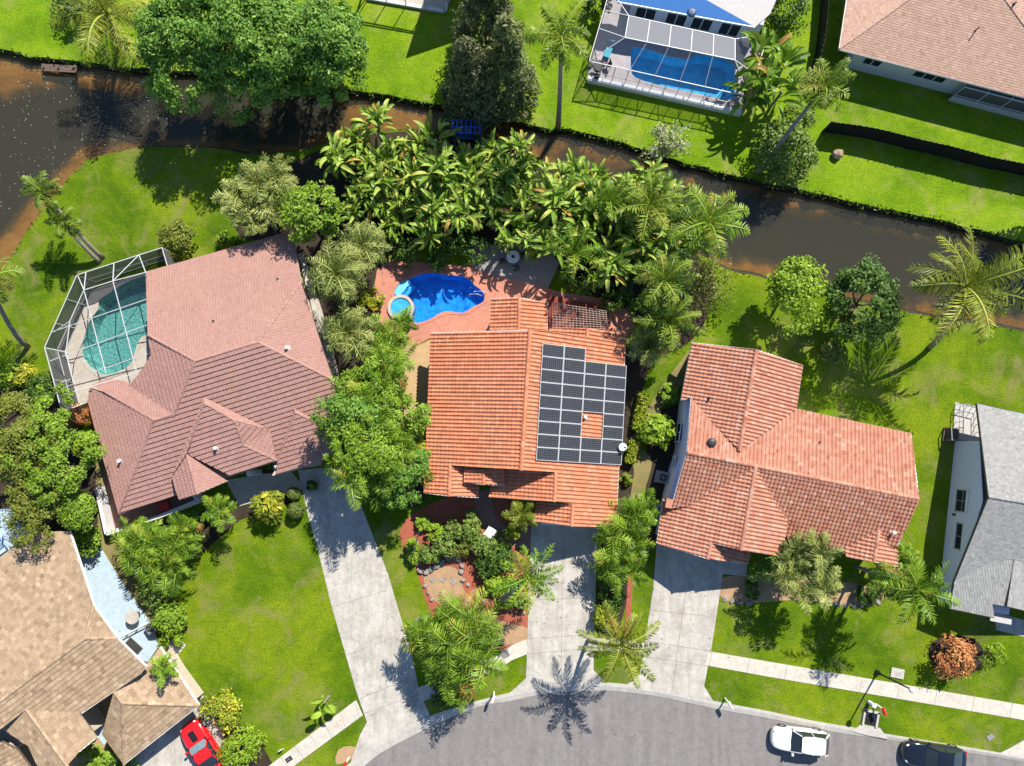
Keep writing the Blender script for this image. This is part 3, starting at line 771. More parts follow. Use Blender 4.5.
STYLE = {
    # column width, course length, barrel height, step height, points across, staggered
    'barrel': (0.305, 0.34, 0.075, 0.050, 5, False),
    'fine': (0.21, 0.385, 0.020, 0.075, 2, False),
    'shake': (0.34, 0.36, 0.0, 0.050, 1, True),
    'shingle': (0.26, 0.19, 0.0, 0.012, 1, True),
}
def tile_plane(mb, poly3, plane, style, r, blotch=0.0):
    cw, cl, bh, sh, nx, stag = STYLE[style]
    o, n = plane
    s = Vector((-n.x, -n.y, 0)).normalized()             # level direction that climbs
    s3 = (s - n * s.dot(n)).normalized()
    u3 = s3.cross(n).normalized()
    P2 = [((p - o).dot(u3), (p - o).dot(s3)) for p in poly3]
    us = [p[0] for p in P2]; ss = [p[1] for p in P2]
    u0 = math.floor(min(us) / cw) * cw; s0 = math.floor(min(ss) / cl) * cl
    nu = int((max(us) - u0) / cw) + 2; ns = int((max(ss) - s0) / cl) + 2
    V2 = [Vector((a, b, 0)) for a, b in P2]
    tris = []
    for t in tessellate_polygon([V2]):
        a, b, c = [P2[i] for i in t]
        cr = (b[0] - a[0]) * (c[1] - a[1]) - (b[1] - a[1]) * (c[0] - a[0])
        if abs(cr) < 1e-6: continue
        tris.append((a, b, c) if cr > 0 else (a, c, b))
    if style in ('barrel', 'fine'):
        prof = []
        for k in range(nx + 1):
            x = k / nx
            h = bh * max(0.0, math.sin(math.pi * min(1, x / 0.62))) if x < 0.62 else -bh * 0.15 * math.sin(math.pi * (x - 0.62) / 0.38)
            prof.append((x * cw, h))
    else:
        prof = [(0.0, 0.0), (cw, 0.0)]
    for j in range(ns):
        sa, sb = s0 + j * cl, s0 + (j + 1) * cl
        for i in range(nu):
            off = (cw * 0.5 if (j % 2 and stag) else 0.0) - (cw if stag else 0)
            ua = u0 + i * cw + off
            rv = min(1, max(0, r.gauss(0.48, 0.09 if style == 'fine' else 0.15)))
            if r.random() < 0.015 and style != 'fine': rv = r.choice((0.0, 0.03, 0.99))
            jit = r.uniform(-0.006, 0.006) if style != 'shingle' else 0
            # quick reject by triangle boxes
            cells = []
            for k in range(len(prof) - 1):
                x0, h0 = prof[k]; x1, h1 = prof[k + 1]
                cells.append(((ua + x0, sa, h0 + sh + jit), (ua + x1, sa, h1 + sh + jit), (ua + x1, sb, h1 + jit), (ua + x0, sb, h0 + jit)))
            for tri in tris:
                tx0 = min(q[0] for q in tri); tx1 = max(q[0] for q in tri); ty0 = min(q[1] for q in tri); ty1 = max(q[1] for q in tri)
                if ua > tx1 or ua + cw < tx0 or sa > ty1 or sb < ty0: continue
                def inside(p):
                    for m in range(3):
                        ax, ay = tri[m]; bx, by = tri[(m + 1) % 3]
                        if (bx - ax) * (p[1] - ay) - (by - ay) * (p[0] - ax) < -1e-9: return False
                    return True
                full = inside((ua, sa)) and inside((ua + cw, sa)) and inside((ua + cw, sb)) and inside((ua, sb))
                for cell in cells:
                    pg = cell if full else clip_poly(list(cell), tri)
                    if len(pg) < 3: continue
                    mb.add([o + u3 * q[0] + s3 * q[1] + n * q[2] for q in pg], [tuple(range(len(pg)))], rv)
                # the butt of the course, seen from downslope
                if sh > 0.02 or style == 'shingle':
                    for (x0, h0), (x1, h1) in zip(prof[:-1], prof[1:]):
                        mid = (ua + (x0 + x1) / 2, sa)
                        if full or inside(mid):
                            mb.add([o + u3 * (ua + x0) + s3 * sa + n * (h0 - 0.004), o + u3 * (ua + x1) + s3 * sa + n * (h1 - 0.004),
                                    o + u3 * (ua + x1) + s3 * sa + n * (h1 + sh + jit), o + u3 * (ua + x0) + s3 * sa + n * (h0 + sh + jit)], [(0, 1, 2, 3)], rv)
                            # end of the barrel is open below

def ridge_caps(mb, segs, rad, r, step=0.42):
    for a, b in segs:
        a, b = Vector(a), Vector(b)
        L_ = (b - a).length
        if L_ < 0.3: continue
        d = (b - a) / L_
        n = max(1, int(L_ / step))
        side = d.cross(Vector((0, 0, 1))).normalized(); up = side.cross(d)
        for k in range(n):
            p, q = a + d * (L_ * k / n), a + d * (L_ * (k + 1) / n + 0.03)
            vs = []
            for (pp, rr) in ((p, rad * 1.12), (q, rad * 0.92)):
                for m_ in range(6):
                    an = math.pi * (m_ / 5)
                    vs.append(pp + side * math.cos(an) * rr + up * (math.sin(an) * rr * 0.85 - 0.01))
            mb.add(vs, [(m_, m_ + 1, m_ + 7, m_ + 6) for m_ in range(5)] + [(0, 1, 2, 3, 4, 5)], min(1, max(0, r.gauss(0.55, 0.2))))

class Roof:
    """collects planes as (picture points | 3-D points, plane)"""
    def __init__(s, seed, style): s.mb = MB(); s.under = MB(); s.r = random.Random(seed); s.style = style; s.caps = []; s.fas = []
    def plane(s, pts, pl, style=None):
        P = [p if isinstance(p, Vector) else pt(p, pl) for p in pts]
        tile_plane(s.mb, P, pl, style or s.style, s.r)
        # deck below the tiles, so the roof is a solid thing
        n = pl[1]
        Q = [p - n * 0.05 for p in P]; B = [p - n * 0.16 for p in P]
        o = pl[0]; sx = Vector((-n.x, -n.y, 0)).normalized(); ux = sx.cross(n).normalized(); sy = n.cross(ux)
        fl = [Vector(((p - o).dot(ux), (p - o).dot(sy), 0)) for p in P]
        tr = tessellate_polygon([fl])
        s.under.add(Q + B, [t for t in tr] + [tuple(i + len(P) for i in t) for t in tr] + [(i, (i + 1) % len(P), (i + 1) % len(P) + len(P), i + len(P)) for i in range(len(P))])
        return P
    def cap(s, *segs, rad=0.13):
        for sg in segs:
            mb = MB(); ridge_caps(mb, [sg], rad, s.r)
            if mb.f: s.caps.append(mb)
    def edge(s, a, b, w=0.05, h=0.2):
        a, b = Vector(a), Vector(b)
        mb = MB(); s.fas.append(mb)
        mb.bar(a - Vector((0, 0, 0.09)), b - Vector((0, 0, 0.09)), w, h)
    def build(s, house, tile, fascia, name='roof'):
        o = s.mb.build(name, tile, house)
        s.under.build('roof_deck', M['wood'], o)
        for c in s.caps: c.build('ridge_cap', tile, o)
        for c in s.fas: c.build('fascia', fascia, o)
        return o

def walls(house, poly, z1, mat, z0=-0.02, name='wall'):
    mb = MB(); mb.prism(poly, z0, z1); return mb.build(name, mat, house)

def window(house, c, rz, w, h, depth=0.06, nx=2, ny=2, frame=None):
    """window facing -y before turning by rz; c is its centre on the wall face"""
    fr = MB()
    t = 0.07
    ca, sa = math.cos(rz), math.sin(rz)
    def loc(x, y, z): return (c[0] + x * ca - y * sa, c[1] + x * sa + y * ca, c[2] + z)
    def bx(x, y, z, sx, sy, sz): fr.box(loc(x, y, z), (sx, sy, sz), rz)
    bx(0, -depth / 2, h / 2, w + 2 * t, depth, t); bx(0, -depth / 2, -h / 2, w + 2 * t, depth * 1.6, t)
    bx(-w / 2, -depth / 2, 0, t, depth, h); bx(w / 2, -depth / 2, 0, t, depth, h)
    for i in range(1, nx): bx(-w / 2 + w * i / nx, -depth / 2, 0, 0.06, depth * 0.7, h)
    for i in range(1, ny): bx(0, -depth / 2, -h / 2 + h * i / ny, w, depth * 0.7, 0.06)
    f = fr.build('window', frame or M['white'], house)
    g = MB(); g.box(loc(0, -depth * 0.2, 0), (w, depth * 0.3, h), rz); g.build('pane', M['glass'], f)
    return f

def vent(house, P, rad=0.09, h=0.3, mat=None, name='vent_pipe'):
    mb = MB(); mb.lathe([(rad * 1.9, -0.05), (rad * 1.7, 0.03), (rad, 0.06), (rad, h), (rad * 1.25, h + 0.01), (rad * 1.25, h + 0.06), (rad * 0.5, h + 0.08)], P, 10)
    return mb.build(name, mat or M['white'], house)

def seg(P, i, j): return (P[i], P[j])

# ---------------------------------------------------------------- house 1: pinkish-brown hip roof, left
h1 = placed(thing('house', 'house with a large pinkish brown hip roof beside the screened teal pool', 'house', W(230, 390)))
H0 = h1
r1 = Roof(21, 'fine')
PITCH = 0.40
pN = plane_eave((166, 265), (245, 243), 2.6, PITCH, (220, 320))
R1, R2 = pt((195, 361), pN), pt((258, 342), pN)
u1 = (R2 - R1); u1.z = 0; u1.normalize(); v1 = Vector((u1.y, -u1.x, 0))       # v: towards the street
P = r1.plane([(146, 272), (292, 231), (301, 282), R2, R1, (148, 335)], pN)
r1.edge(P[0], P[1]); r1.edge(P[0], P[5]); r1.edge(P[1], P[2])
Wk = P[5]
pE = plane_dir(R2, u1, PITCH); PE = r1.plane([R2, (301, 282), (333, 380)], pE)
pS = plane_dir(R1, v1, PITCH)
PS = r1.plane([R1, R2, (333, 380), (347, 437), (119, 514), (154, 420), (174.6, 415)], pS)
pW = plane_dir(R1, -u1, PITCH); PW = r1.plane([Wk, R1, (174.6, 415), (127, 388), (138, 375), (151, 356)], pW)
apx = pt((154, 420), pS)
pW2 = plane_dir(apx, -u1, PITCH); P2 = r1.plane([apx, (119, 514), (88, 401), (90, 388), (107, 394)], pW2)
pN2 = plane_dir(apx, -v1, PITCH); P3 = r1.plane([apx, (107, 394), (92, 385), (110, 378), (130, 383), (174.6, 415)], pN2)
r1.edge(P2[1], P2[2]); r1.edge(PS[3], PS[4])
r1.cap((R1, R2), (R1, Wk), (R1, PS[6]), (PS[6], apx), (apx, PS[4]), (apx, P2[4]), (R2, PS[2]), (R2, PE[1]), rad=0.11)
# street wing with a hip and a bump, entry gable, garage hip
def gable_bits(pl_s, hip_lo, A):
    return pl_s
pD = plane_eave((229.5, 475), (276, 460), 3.35, PITCH, (230, 430))
A = pt((204, 403), pD)
PD = r1.plane([A, (235, 421), (243, 445), (276.5, 460), (229.5, 475), (187, 453.5)], pD)
vA = pt((270, 430), pS); r1.plane([A, pt((203, 399), pS), vA, PD[1]], plane3(A, PD[1], vA)); r1.plane([PD[1], vA, PD[2]], plane3(PD[1], vA, PD[2])); r1.plane([PD[2], vA, PD[3]], plane3(PD[2], vA, PD[3]))
pDW = plane_dir(A, -u1, PITCH); Pw = r1.plane([A, (187, 453.5), (172, 476), (203, 400)], pDW)
r1.cap((PD[0], PD[1]), (PD[1], PD[2]), (PD[2], PD[3]), (PD[0], PD[5]), rad=0.10); r1.edge(PD[3], PD[4])
B = pt((186.5, 454), pD)
pGE = plane_ridge(B, (197, 494), PITCH, (220, 480)); Pg = r1.plane([B, (227.5, 481), (197, 494)], pGE)
pGW = plane_ridge(B, (197, 494), PITCH, (176, 490)); Pg2 = r1.plane([B, (197, 494), (179.5, 499.5), (171.6, 476)], pGW)
r1.cap((B, Pg[2]), rad=0.10); r1.edge(Pg[1], Pg[2]); r1.edge(Pg2[1], Pg2[2])
pF = plane_eave((275, 474), (326, 459), 2.9, PITCH, (296, 420))
C_ = pt((295, 412), pF)
PF = r1.plane([C_, (336.7, 434), (340, 452), (326, 459), (275.5, 474), (278, 461)], pF)
pFE = plane_dir(C_, u1, PITCH); Pf = r1.plane([C_, (294, 408), (337, 432), (336.7, 434)], pFE)
r1.cap((PF[0], PF[1]), (PF[0], PF[5]), rad=0.10); r1.edge(PF[3], PF[4]); r1.edge(PF[1], PF[2])
rf = r1.build(h1, M['pink_tile'], M['fascia'])
for p_, pl in (((121, 461), pW2), ((217, 448), pD), ((288, 348), pE)): vent(rf, pt(p_, pl), 0.10, 0.32)
for p_, pl in (((214, 321), pN), ((278, 279), pN)): vent(rf, pt(p_, pl), 0.05, 0.2, M['dark'])
def inset_wall(pxs, z): return [xy(W(a, b, z)) for a, b in pxs]
walls(h1, inset_wall([(160, 277), (285, 243), (296, 283), (326, 378), (334, 432), (320, 452), (278, 464), (262, 461), (232, 470), (225, 470), (180, 486), (120, 502), (98, 410), (140, 385), (158, 345)], 2.5), 2.5, M['tan_stucco'])
# low court wall and its gate posts in front of the entry
mb = MB()
for a, b in (((104, 486), (114, 532)), ((114, 532), (166, 515)), ((166, 515), (203, 500)), ((203, 500), (199, 492))):
    A_, B_ = W(*a), W(*b); mb.bar((A_.x, A_.y, 0.55), (B_.x, B_.y, 0.55), 0.28, 1.1)
mb.build('court_wall', M['stucco'], h1)
for a, b, w in (((243, 470), (264, 464), 2.2), ((292, 469), (320, 460), 3.0)):
    a3, b3 = W(*a), W(*b); c = (a3 + b3) / 2; rz = math.atan2(b3.y - a3.y, b3.x - a3.x)
    window(h1, (c.x, c.y, 1.4), rz, w * 0.8, 1.3)
for k in range(2):
    mb = MB(); p2 = W(260 + 26 * k, 472 - 6 * k); mb.box((p2.x, p2.y, 1.2), (0.4, 0.4, 2.4), 0.28); mb.build('porch_column', M['stucco'], h1)
walls(h1, WP([(278, 475), (302, 468), (318, 466), (322, 452), (284, 462)], 1.0), 2.4, M['tan_stucco'], name='garage_wall')
# red cushioned seat inside the court
t = thing('garden_chair', 'red seat inside the walled court under the pinkish roof edge', 'chair', W(166, 506))
mb = MB(); mb.box((0, 0, 0.38), (0.9, 0.7, 0.16), 0.3); mb.build('seat', M['red_plastic'], t)
mb = MB(); mb.box((0.1, 0.32, 0.65), (0.9, 0.12, 0.5), 0.3); mb.build('backrest', M['red_plastic'], t)
for sx in (-0.34, 0.34):
    for sy in (-0.24, 0.24): mb = MB(); mb.box((sx, sy, 0.15), (0.06, 0.06, 0.3), 0.3); mb.build('leg', M['dark'], t)

# ---------------------------------------------------------------- house 2: orange tiles and solar panels, middle
h2 = placed(thing('house', 'house with a bright orange barrel tiled gable roof carrying the solar panels', 'house', W(525, 420)))
r2 = Roof(22, 'barrel'); p2 = 0.34
eW = plane_eave((431, 333), (424, 493), 2.8, p2, (500, 410))
eE = plane_eave((626, 333), (617, 500), 2.8, p2, (560, 410))
RA, RB = pt((530, 330), eW), pt((521, 470), eW)
print('H2 ridge', RA.z, RB.z, pt((530, 330), eE).z, pt((521, 470), eE).z)
eE = plane3(RA, RB, (W(626, 333, 2.8) + W(617, 500, 2.8)) / 2)
PW_ = r2.plane([(431, 333), RA, RB, (450, 465), (449, 496), (424, 493)], eW)
PE_ = r2.plane([RA, (549, 331.5), (587, 337), (587.5, 328), (626, 333.5), (617, 505), (614, 527), (571.5, 526), (573, 504), (554.4, 501.5), (555.7, 472), RB], eE)
r2.cap((RA, RB), rad=0.16)
r2.edge(PW_[0], PW_[5]); r2.edge(PW_[0], RA); r2.edge(PE_[5], PE_[4]); r2.edge(PE_[6], PE_[7]); r2.edge(PE_[5], PE_[6]); r2.edge(PW_[4], PW_[5])
def low_slope(top, bot, px, side):
    a, b = pt(top, eE), pt(bot, eE)
    pl = plane_ridge(a, bot, p2, side)
    b.z = a.z
    P_ = r2.plane([a, pt(bot, pl)] + px, pl); r2.cap((a, P_[1]), rad=0.14); r2.edge(P_[1], P_[2])
    return P_
low_slope((555.7, 472), (554.4, 501.5), [(489, 497), (493, 470)], (500, 485))
low_slope((573, 504), (571.5, 526), [(534, 521), (536, 502)], (540, 515))
low_slope((588, 328), (587, 337), [(549, 331.5), (549, 329)], (560, 330))
a = pt((450, 465), eW); pl = plane_ridge(a, (449, 496), p2, (475, 480))
P_ = r2.plane([a, (482, 468), (478, 497.5), (449, 496)], pl); r2.cap((a, P_[3]), rad=0.14); r2.edge(P_[2], P_[3])
# gable ends below the stepped roof
def gable_wall(house, mat, pts3, t=0.15):
    mb = MB()
    c = sum((Vector(p) for p in pts3), Vector()) / len(pts3)
    n = len(pts3)
    d = (Vector(pts3[1]) - Vector(pts3[0])); nr = Vector((-d.y, d.x, 0)).normalized() * t
    mb.add([Vector(p) for p in pts3] + [Vector(p) + nr for p in pts3], [tuple(range(n)), tuple(reversed(range(n, 2 * n)))] + [(i, (i + 1) % n, (i + 1) % n + n, i + n) for i in range(n)])
    return mb.build('gable_wall', mat, house)
def drop(p, dz=0.12): return Vector((p.x, p.y, p.z - dz))
gable_wall(h2, M['stucco'], [Vector((RB.x - 6.5, RB.y + 0.1, 2.2)), Vector((RB.x + 6.5, RB.y + 0.1, 2.2)), drop(RB + Vector((0, 0.1, 0)), 0.25)])
gable_wall(h2, M['stucco'], [Vector((RA.x - 7.2, RA.y - 0.4, 2.4)), Vector((RA.x + 7.2, RA.y - 0.8, 2.4)), drop(RA - Vector((0, 0.6, 0)), 0.25)])
# raised little gable over the entry
dz = 3.9
a = W(483.5, 469, dz); b = W(483.5, 484.5, dz)
for side, edge in (((465, 476), [(464, 482), (464.5, 467)]), ((504, 476), [(504.5, 485), (504, 469)])):
    pl = plane_ridge(a, (483.5, 484.5), 0.3, side)
    P_ = r2.plane([a, b] + edge, pl); r2.edge(P_[1], P_[2])
r2.cap((a, b), rad=0.13)
# lanai gable at the pool
a = W(519.5, 297.5, 3.75); b = W(518.5, 331, 3.75)
pl = plane_ridge(a, (518.5, 331), 0.34, (495, 310)); P_ = r2.plane([a, b, (490, 331), (491, 299)], pl); r2.edge(P_[2], P_[3]); r2.edge(P_[0], P_[3])
pl = plane_ridge(a, (518.5, 331), 0.34, (540, 310)); P_ = r2.plane([a, (548, 303.5), (547, 331), b], pl); r2.edge(P_[1], P_[2]); r2.edge(P_[0], P_[1])
r2.cap((a, b), rad=0.14)
rf2 = r2.build(h2, M['orange_tile'], M['white'])
walls(h2, inset_wall([(437, 340), (619, 342), (611, 500), (608, 518), (577, 519), (576, 495), (560, 490), (494, 488), (494, 462), (477, 462), (472, 488), (430, 485)], 2.7), 2.62, M['stucco'])
walls(h2, inset_wall([(497, 303), (541, 308), (541, 345), (496, 345)], 2.7), 2.7, M['stucco'], name='lanai_wall')
vent(rf2, pt((585, 417), eE), 0.10, 0.35)
walls(h2, WP([(540, 521), (606, 525), (606, 518), (540, 514)]), 2.4, M['white'], name='garage_door')
# solar panels: nine rows in four columns with two gaps
TL, TR, BL, BR = [pt(p_, eE) for p_ in ((541.7, 343.4), (626.3, 353.6), (535.2, 460), (620.3, 465))]
nE = eE[1]
ex = ((TR - TL) + (BR - BL)).normalized(); ey = nE.cross(ex).normalized()
wcell = ((TR - TL).length + (BR - BL).length) / 8; hcell = ((BL - TL).length + (BR - TR).length) / 18
pan = None
rot = Matrix((ex, ey, nE)).transposed().to_euler()
for c in range(4):
    for r_ in range(9):
        if c >= 2 and r_ == 0: continue
        if c == 2 and r_ in (5, 6): continue
        fx, fy = (c + 0.5) / 4, (r_ + 0.5) / 9
        top = TL.lerp(TR, fx); bot = BL.lerp(BR, fx); pos = top.lerp(bot, fy) + nE * 0.17
        if pan is None:
            pan = thing('solar_panel', 'black solar panel in the array on the bright orange tiled roof', 'solar panel', pos, 0, 'solar panels on the orange roof')
            mb = MB(); w, h = wcell - 0.015, hcell - 0.015
            for s in (-1, 1):
                mb.box((s * (w / 2 - 0.018), 0, 0), (0.036, h, 0.045)); mb.box((0, s * (h / 2 - 0.018), 0), (w - 0.072, 0.036, 0.045))
            mb.build('frame', M['alu_white'], pan)
            mb = MB(); mb.box((0, 0, 0.005), (w - 0.07, h - 0.07, 0.02)); mb.build('cell_sheet', M['solar'], pan)
            o = pan
        else:
            o = copy_tree(pan); o.location = pos
        o.rotation_euler = rot
# dish at the eave
t = thing('satellite_dish', 'round white dish at the east eave below the solar panels', 'dish', W(618, 447, 3.0))
mb = MB(); mb.lathe([(0.30, 0.26), (0.33, 0.28), (0.27, 0.18), (0.15, 0.12), (0.02, 0.10)], (0.35, 0, 0), 20); mb.build('reflector', M['white'], t)
mb = MB(); mb.tube([(-0.2, 0, -0.3), (0.2, 0, 0.1), (0.35, 0, 0.12)], 0.035, 6); mb.tube([(0.6, -0.2, 0.28), (0.45, -0.05, 0.62)], 0.025, 6); mb.box((0.43, -0.03, 0.64), (0.16, 0.12, 0.1)); mb.build('arm', M['dark'], t)

# ---------------------------------------------------------------- house 3: salmon barrel tiles, right
h3 = placed(thing('house', 'house with cross gabled salmon pink barrel tile roofs right of the solar panels', 'house', W(790, 460)))
r3 = Roof(23, 'barrel'); p3 = 0.36
aN = plane_eave((796, 409), (911, 433.5), 2.7, p3, (850, 470))
Ra, Rb = pt((687, 452.4), aN), pt((919, 499), aN)
print('H3 main ridge', Ra.z, Rb.z)
P_ = r3.plane([(691, 398), (739, 451), (795.7, 409), (911, 433.5), Rb, Ra], aN)
r3.edge(P_[2], P_[3]); r3.edge(P_[3], P_[4]); r3.edge(P_[0], P_[5])
aS = plane_ridge(Ra, (919, 499), p3, (800, 530))
Pq = r3.plane([Ra, Rb, (897.5, 546), (842, 551), (790, 541), (756, 500), (697, 505), (671, 508)], aS)
print('H3 south eave z', pt((820, 546), aS).z, 'rake', pt((671, 508), aS).z)
r3.edge(Pq[1], Pq[2]); r3.edge(Pq[3], Pq[4]); r3.edge(Pq[0], Pq[7])
nW = plane_eave((692, 343), (681, 400), 2.7, p3, (740, 380))
Na, Nb = pt((756.5, 349.6), nW), pt((739.5, 450.5), nW)
nE_ = plane_ridge(Na, (739, 450), p3, (800, 390))
print('H3 north wing', Na.z, Nb.z, pt((802.6, 365.3), nE_).z, 'valley end on main', pt((739, 451), aN).z)
P_ = r3.plane([(692, 342.7), Na, Nb, (690, 397.6), (681, 400.5)], nW); r3.edge(P_[0], P_[4]); r3.edge(P_[0], P_[1]); r3.edge(P_[3], P_[4])
P_ = r3.plane([Na, (802.6, 365.3), (796, 409), Nb], nE_); r3.edge(P_[0], P_[1]); r3.edge(P_[1], P_[2])
Ga = pt((755.6, 466.7), aS)
Gb = W(741, 550, Ga.z)
gW = plane_ridge(Ga, (741, 550), p3, (680, 520)); gE = plane_ridge(Ga, (741, 550), p3, (790, 530))
print('H3 garage', Ga.z, pt((656.7, 543), gW).z, pt((783, 556), gE).z)
ga = pt((711.5, 543), gW)
P_ = r3.plane([Ga, Gb, (711.5, 543), (707.6, 558.7), (656.7, 543), (663.5, 499), (671, 507), (698.8, 496)], gW)
r3.edge(P_[4], P_[5]); r3.edge(P_[3], P_[4])
P_ = r3.plane([Ga, (788, 518), (784, 542), (782, 556.8), Gb], gE); r3.edge(P_[2], P_[3]); r3.edge(P_[3], P_[4])
gm = plane_ridge(ga, (707.6, 558.7), p3, (745, 560)); P_ = r3.plane([ga, (750, 552), (747.7, 563.6), (707.6, 558.7)], gm); r3.edge(P_[2], P_[3]); r3.cap((ga, P_[3]), rad=0.13)
sa = pt((879, 529.4), aS)
sW = plane_ridge(sa, (874, 561.7), p3, (850, 550)); P_ = r3.plane([sa, (874, 561.7), (846.5, 556.8), (843, 547)], sW); r3.edge(P_[1], P_[2]); r3.cap((P_[0], P_[1]), rad=0.13)
sE = plane_ridge(sa, (874, 561.7), p3, (898, 555)); P_ = r3.plane([sa, (898.5, 552), (897.5, 566.6), (874, 561.7)], sE); r3.edge(P_[2], P_[3])
r3.cap((Ra, Rb), (Na, Nb), (Ga, Gb), rad=0.16)
mb = MB(); q = W(668, 503, 2.9); mb.box((q.x, q.y, 3.05), (0.5, 0.7, 0.5), -0.2)
rf3 = r3.build(h3, M['salmon_tile'], M['white'])
mb.build('roof_pier', M['salmon_tile'], rf3)
wz = 2.55
walls(h3, inset_wall([(698, 348), (797, 371), (791, 408), (906, 433), (893, 540), (873, 552), (850, 548), (845, 542), (780, 538), (776, 551), (740, 545), (712, 551), (662, 538), (668, 505), (676, 470), (682, 452), (686, 405)], wz), wz, M['lilac_stucco'])
mb = MB()
for e0, e1, apex in (((690, 402), (673, 506), (688.5, 452.6)), ((893, 540), (906, 434), (916.5, 498.3)), ((696, 349), (798, 371), (755.8, 354)), ((779, 552), (660, 540), (742, 545))):
    a, b = W(*e0, 2.6), W(*e1, 2.6); z = Ra.z if apex[1] > 400 and apex[0] != 742 else (Na.z if apex[1] < 400 else Ga.z)
    gable_wall(h3, M['lilac_stucco'], [Vector((a.x, a.y, 2.5)), Vector((b.x, b.y, 2.5)), W(*apex, z - 0.3)], 0.12)
cw = W(677, 440, 1.4)
a, b = W(686, 405, 2.55), W(676, 470, 2.55); rz = math.atan2(a.y - b.y, a.x - b.x)
c = a.lerp(b, 0.42); window(h3, (c.x, c.y, 1.5), rz + math.pi, 1.5, 1.2, nx=2, ny=1)
c = a.lerp(b, 0.88); window(h3, (c.x, c.y, 1.6), rz + math.pi, 0.8, 0.8, nx=1, ny=2)
mb = MB(); q = pt((711, 442.5), aN)
mb.lathe([(0.30, -0.1), (0.30, 0.10), (0.34, 0.12), (0.36, 0.26), (0.28, 0.40), (0.10, 0.46)], q, 16); mb.build('turbine_vent', M['dark'], rf3)
vent(rf3, pt((892, 532), aS), 0.10, 0.34); vent(rf3, pt((709, 398), nW), 0.08, 0.3, M['dark']); vent(rf3, pt((819, 442), aN), 0.05, 0.2, M['dark'])
walls(h3, inset_wall([(665, 539.5), (706, 553), (706.6, 551.5), (666, 538)], wz), 2.3, M['white'], name='garage_door')

# ---------------------------------------------------------------- house 4: grey shingles, right edge
h4 = placed(thing('house', 'white walled house with grey shingle gable roof at the right edge of the picture', 'house', W(1010, 500)))
r4 = Roof(24, 'shingle'); p4 = 0.29
dN = plane_eave((977, 403.5), (1024, 414.5), 2.5, p4, (1010, 460))
Xa = pt((988.6, 497), dN); Xb = W(1180, 529, Xa.z)
print('H4 ridge', Xa.z)
E_ = plane_ridge(Xa, (1180, 529), p4, (1050, 440)); P_ = r4.plane([(977, 403.5), (1150, 441), Xb, Xa], E_); r4.edge(P_[0], P_[1]); r4.edge(P_[0], P_[3])
dS = plane_ridge(Xa, (1180, 529), p4, (1050, 600)); print('H4 south eave', pt((956, 576), dS).z)
P_ = r4.plane([Xa, Xb, (1150, 640), (1070, 622), (1014.5, 560), (994.5, 560.5), (954.5, 581)], dS); r4.edge(P_[0], P_[6])
wW = plane3(pt((994.5, 560.5), dS), pt((954.5, 581), dS), W(950, 608.8, 2.5)); wa = pt((1014.5, 560), wW)
P_ = r4.plane([wa, (1007, 606.5), (992.5, 604), (994.5, 618), (950, 608.8), (954.5, 581), (994.5, 560.5)], wW); r4.edge(P_[4], P_[3]); r4.edge(P_[4], P_[5])
wE = plane_ridge(wa, (1007, 606), p4, (1060, 590)); P_ = r4.plane([wa, (1080, 575), (1070, 622), (1007, 606.5)], wE); r4.edge(P_[2], P_[3])
r4.cap((Xa, Xb), (wa, pt((1007, 606.5), wW)), rad=0.09)
mb = MB(); q0, q1 = W(990, 618, 2.5), W(1011, 622, 2.5); mb.bar(q0, q1, 0.4, 0.12)
rf4 = r4.build(h4, M['grey_shingle'], M['dark'])
mb.build('porch_beam', M['white_roof'], h4)
f0, f1 = W(955, 441), W(938.5, 600)
dirn = (f1 - f0).normalized(); nin = Vector((-dirn.y, dirn.x, 0))
if nin.x < 0: nin = -nin
xr = 40
walls(h4, [xy(f0), xy(f1), xy(f1 + nin * 4.2), xy(f1 + nin * 4.2 + Vector((0.4, 1.6, 0))), xy(f1 + nin * 14), xy(f0 + nin * 14)], 2.15, M['lilac_stucco'])
mb = MB()
off = nin * -0.0
nn = W(957, 405)
def plane_z(pl, p): return pl[0].z - (pl[1].x * (p.x - pl[0].x) + pl[1].y * (p.y - pl[0].y)) / pl[1].z
def on(p, z): return Vector((p.x, p.y, z))
gable_wall(h4, M['lilac_stucco'], [on(f1, 2.14), on(f0, 2.14), on(f0, plane_z(E_, f0) - 0.3), on(f0.lerp(f1, 0.355), Xa.z - 0.5), on(f0.lerp(f1, 0.8), plane_z(dS, f0.lerp(f1, 0.8)) - 0.35), on(f0.lerp(f1, 0.9), 2.2), on(f1, 2.2)], 0.06)
rz = math.atan2(dirn.y, dirn.x)
c = f0.lerp(f1, 0.37); window(h4, (c.x, c.y, 1.75), rz, 1.7, 1.5, nx=2, ny=2, frame=M['grey_metal'])
c = f0.lerp(f1, 0.585); window(h4, (c.x, c.y, 1.75), rz, 2.0, 0.7, nx=2, ny=1, frame=M['grey_metal'])
mb = MB(); c = f0.lerp(f1, 0.46) - nin * 0.06; mb.box((c.x, c.y, 0.9), (0.18, 0.14, 0.26), rz); mb.build('wall_box', M['dark'], h4)
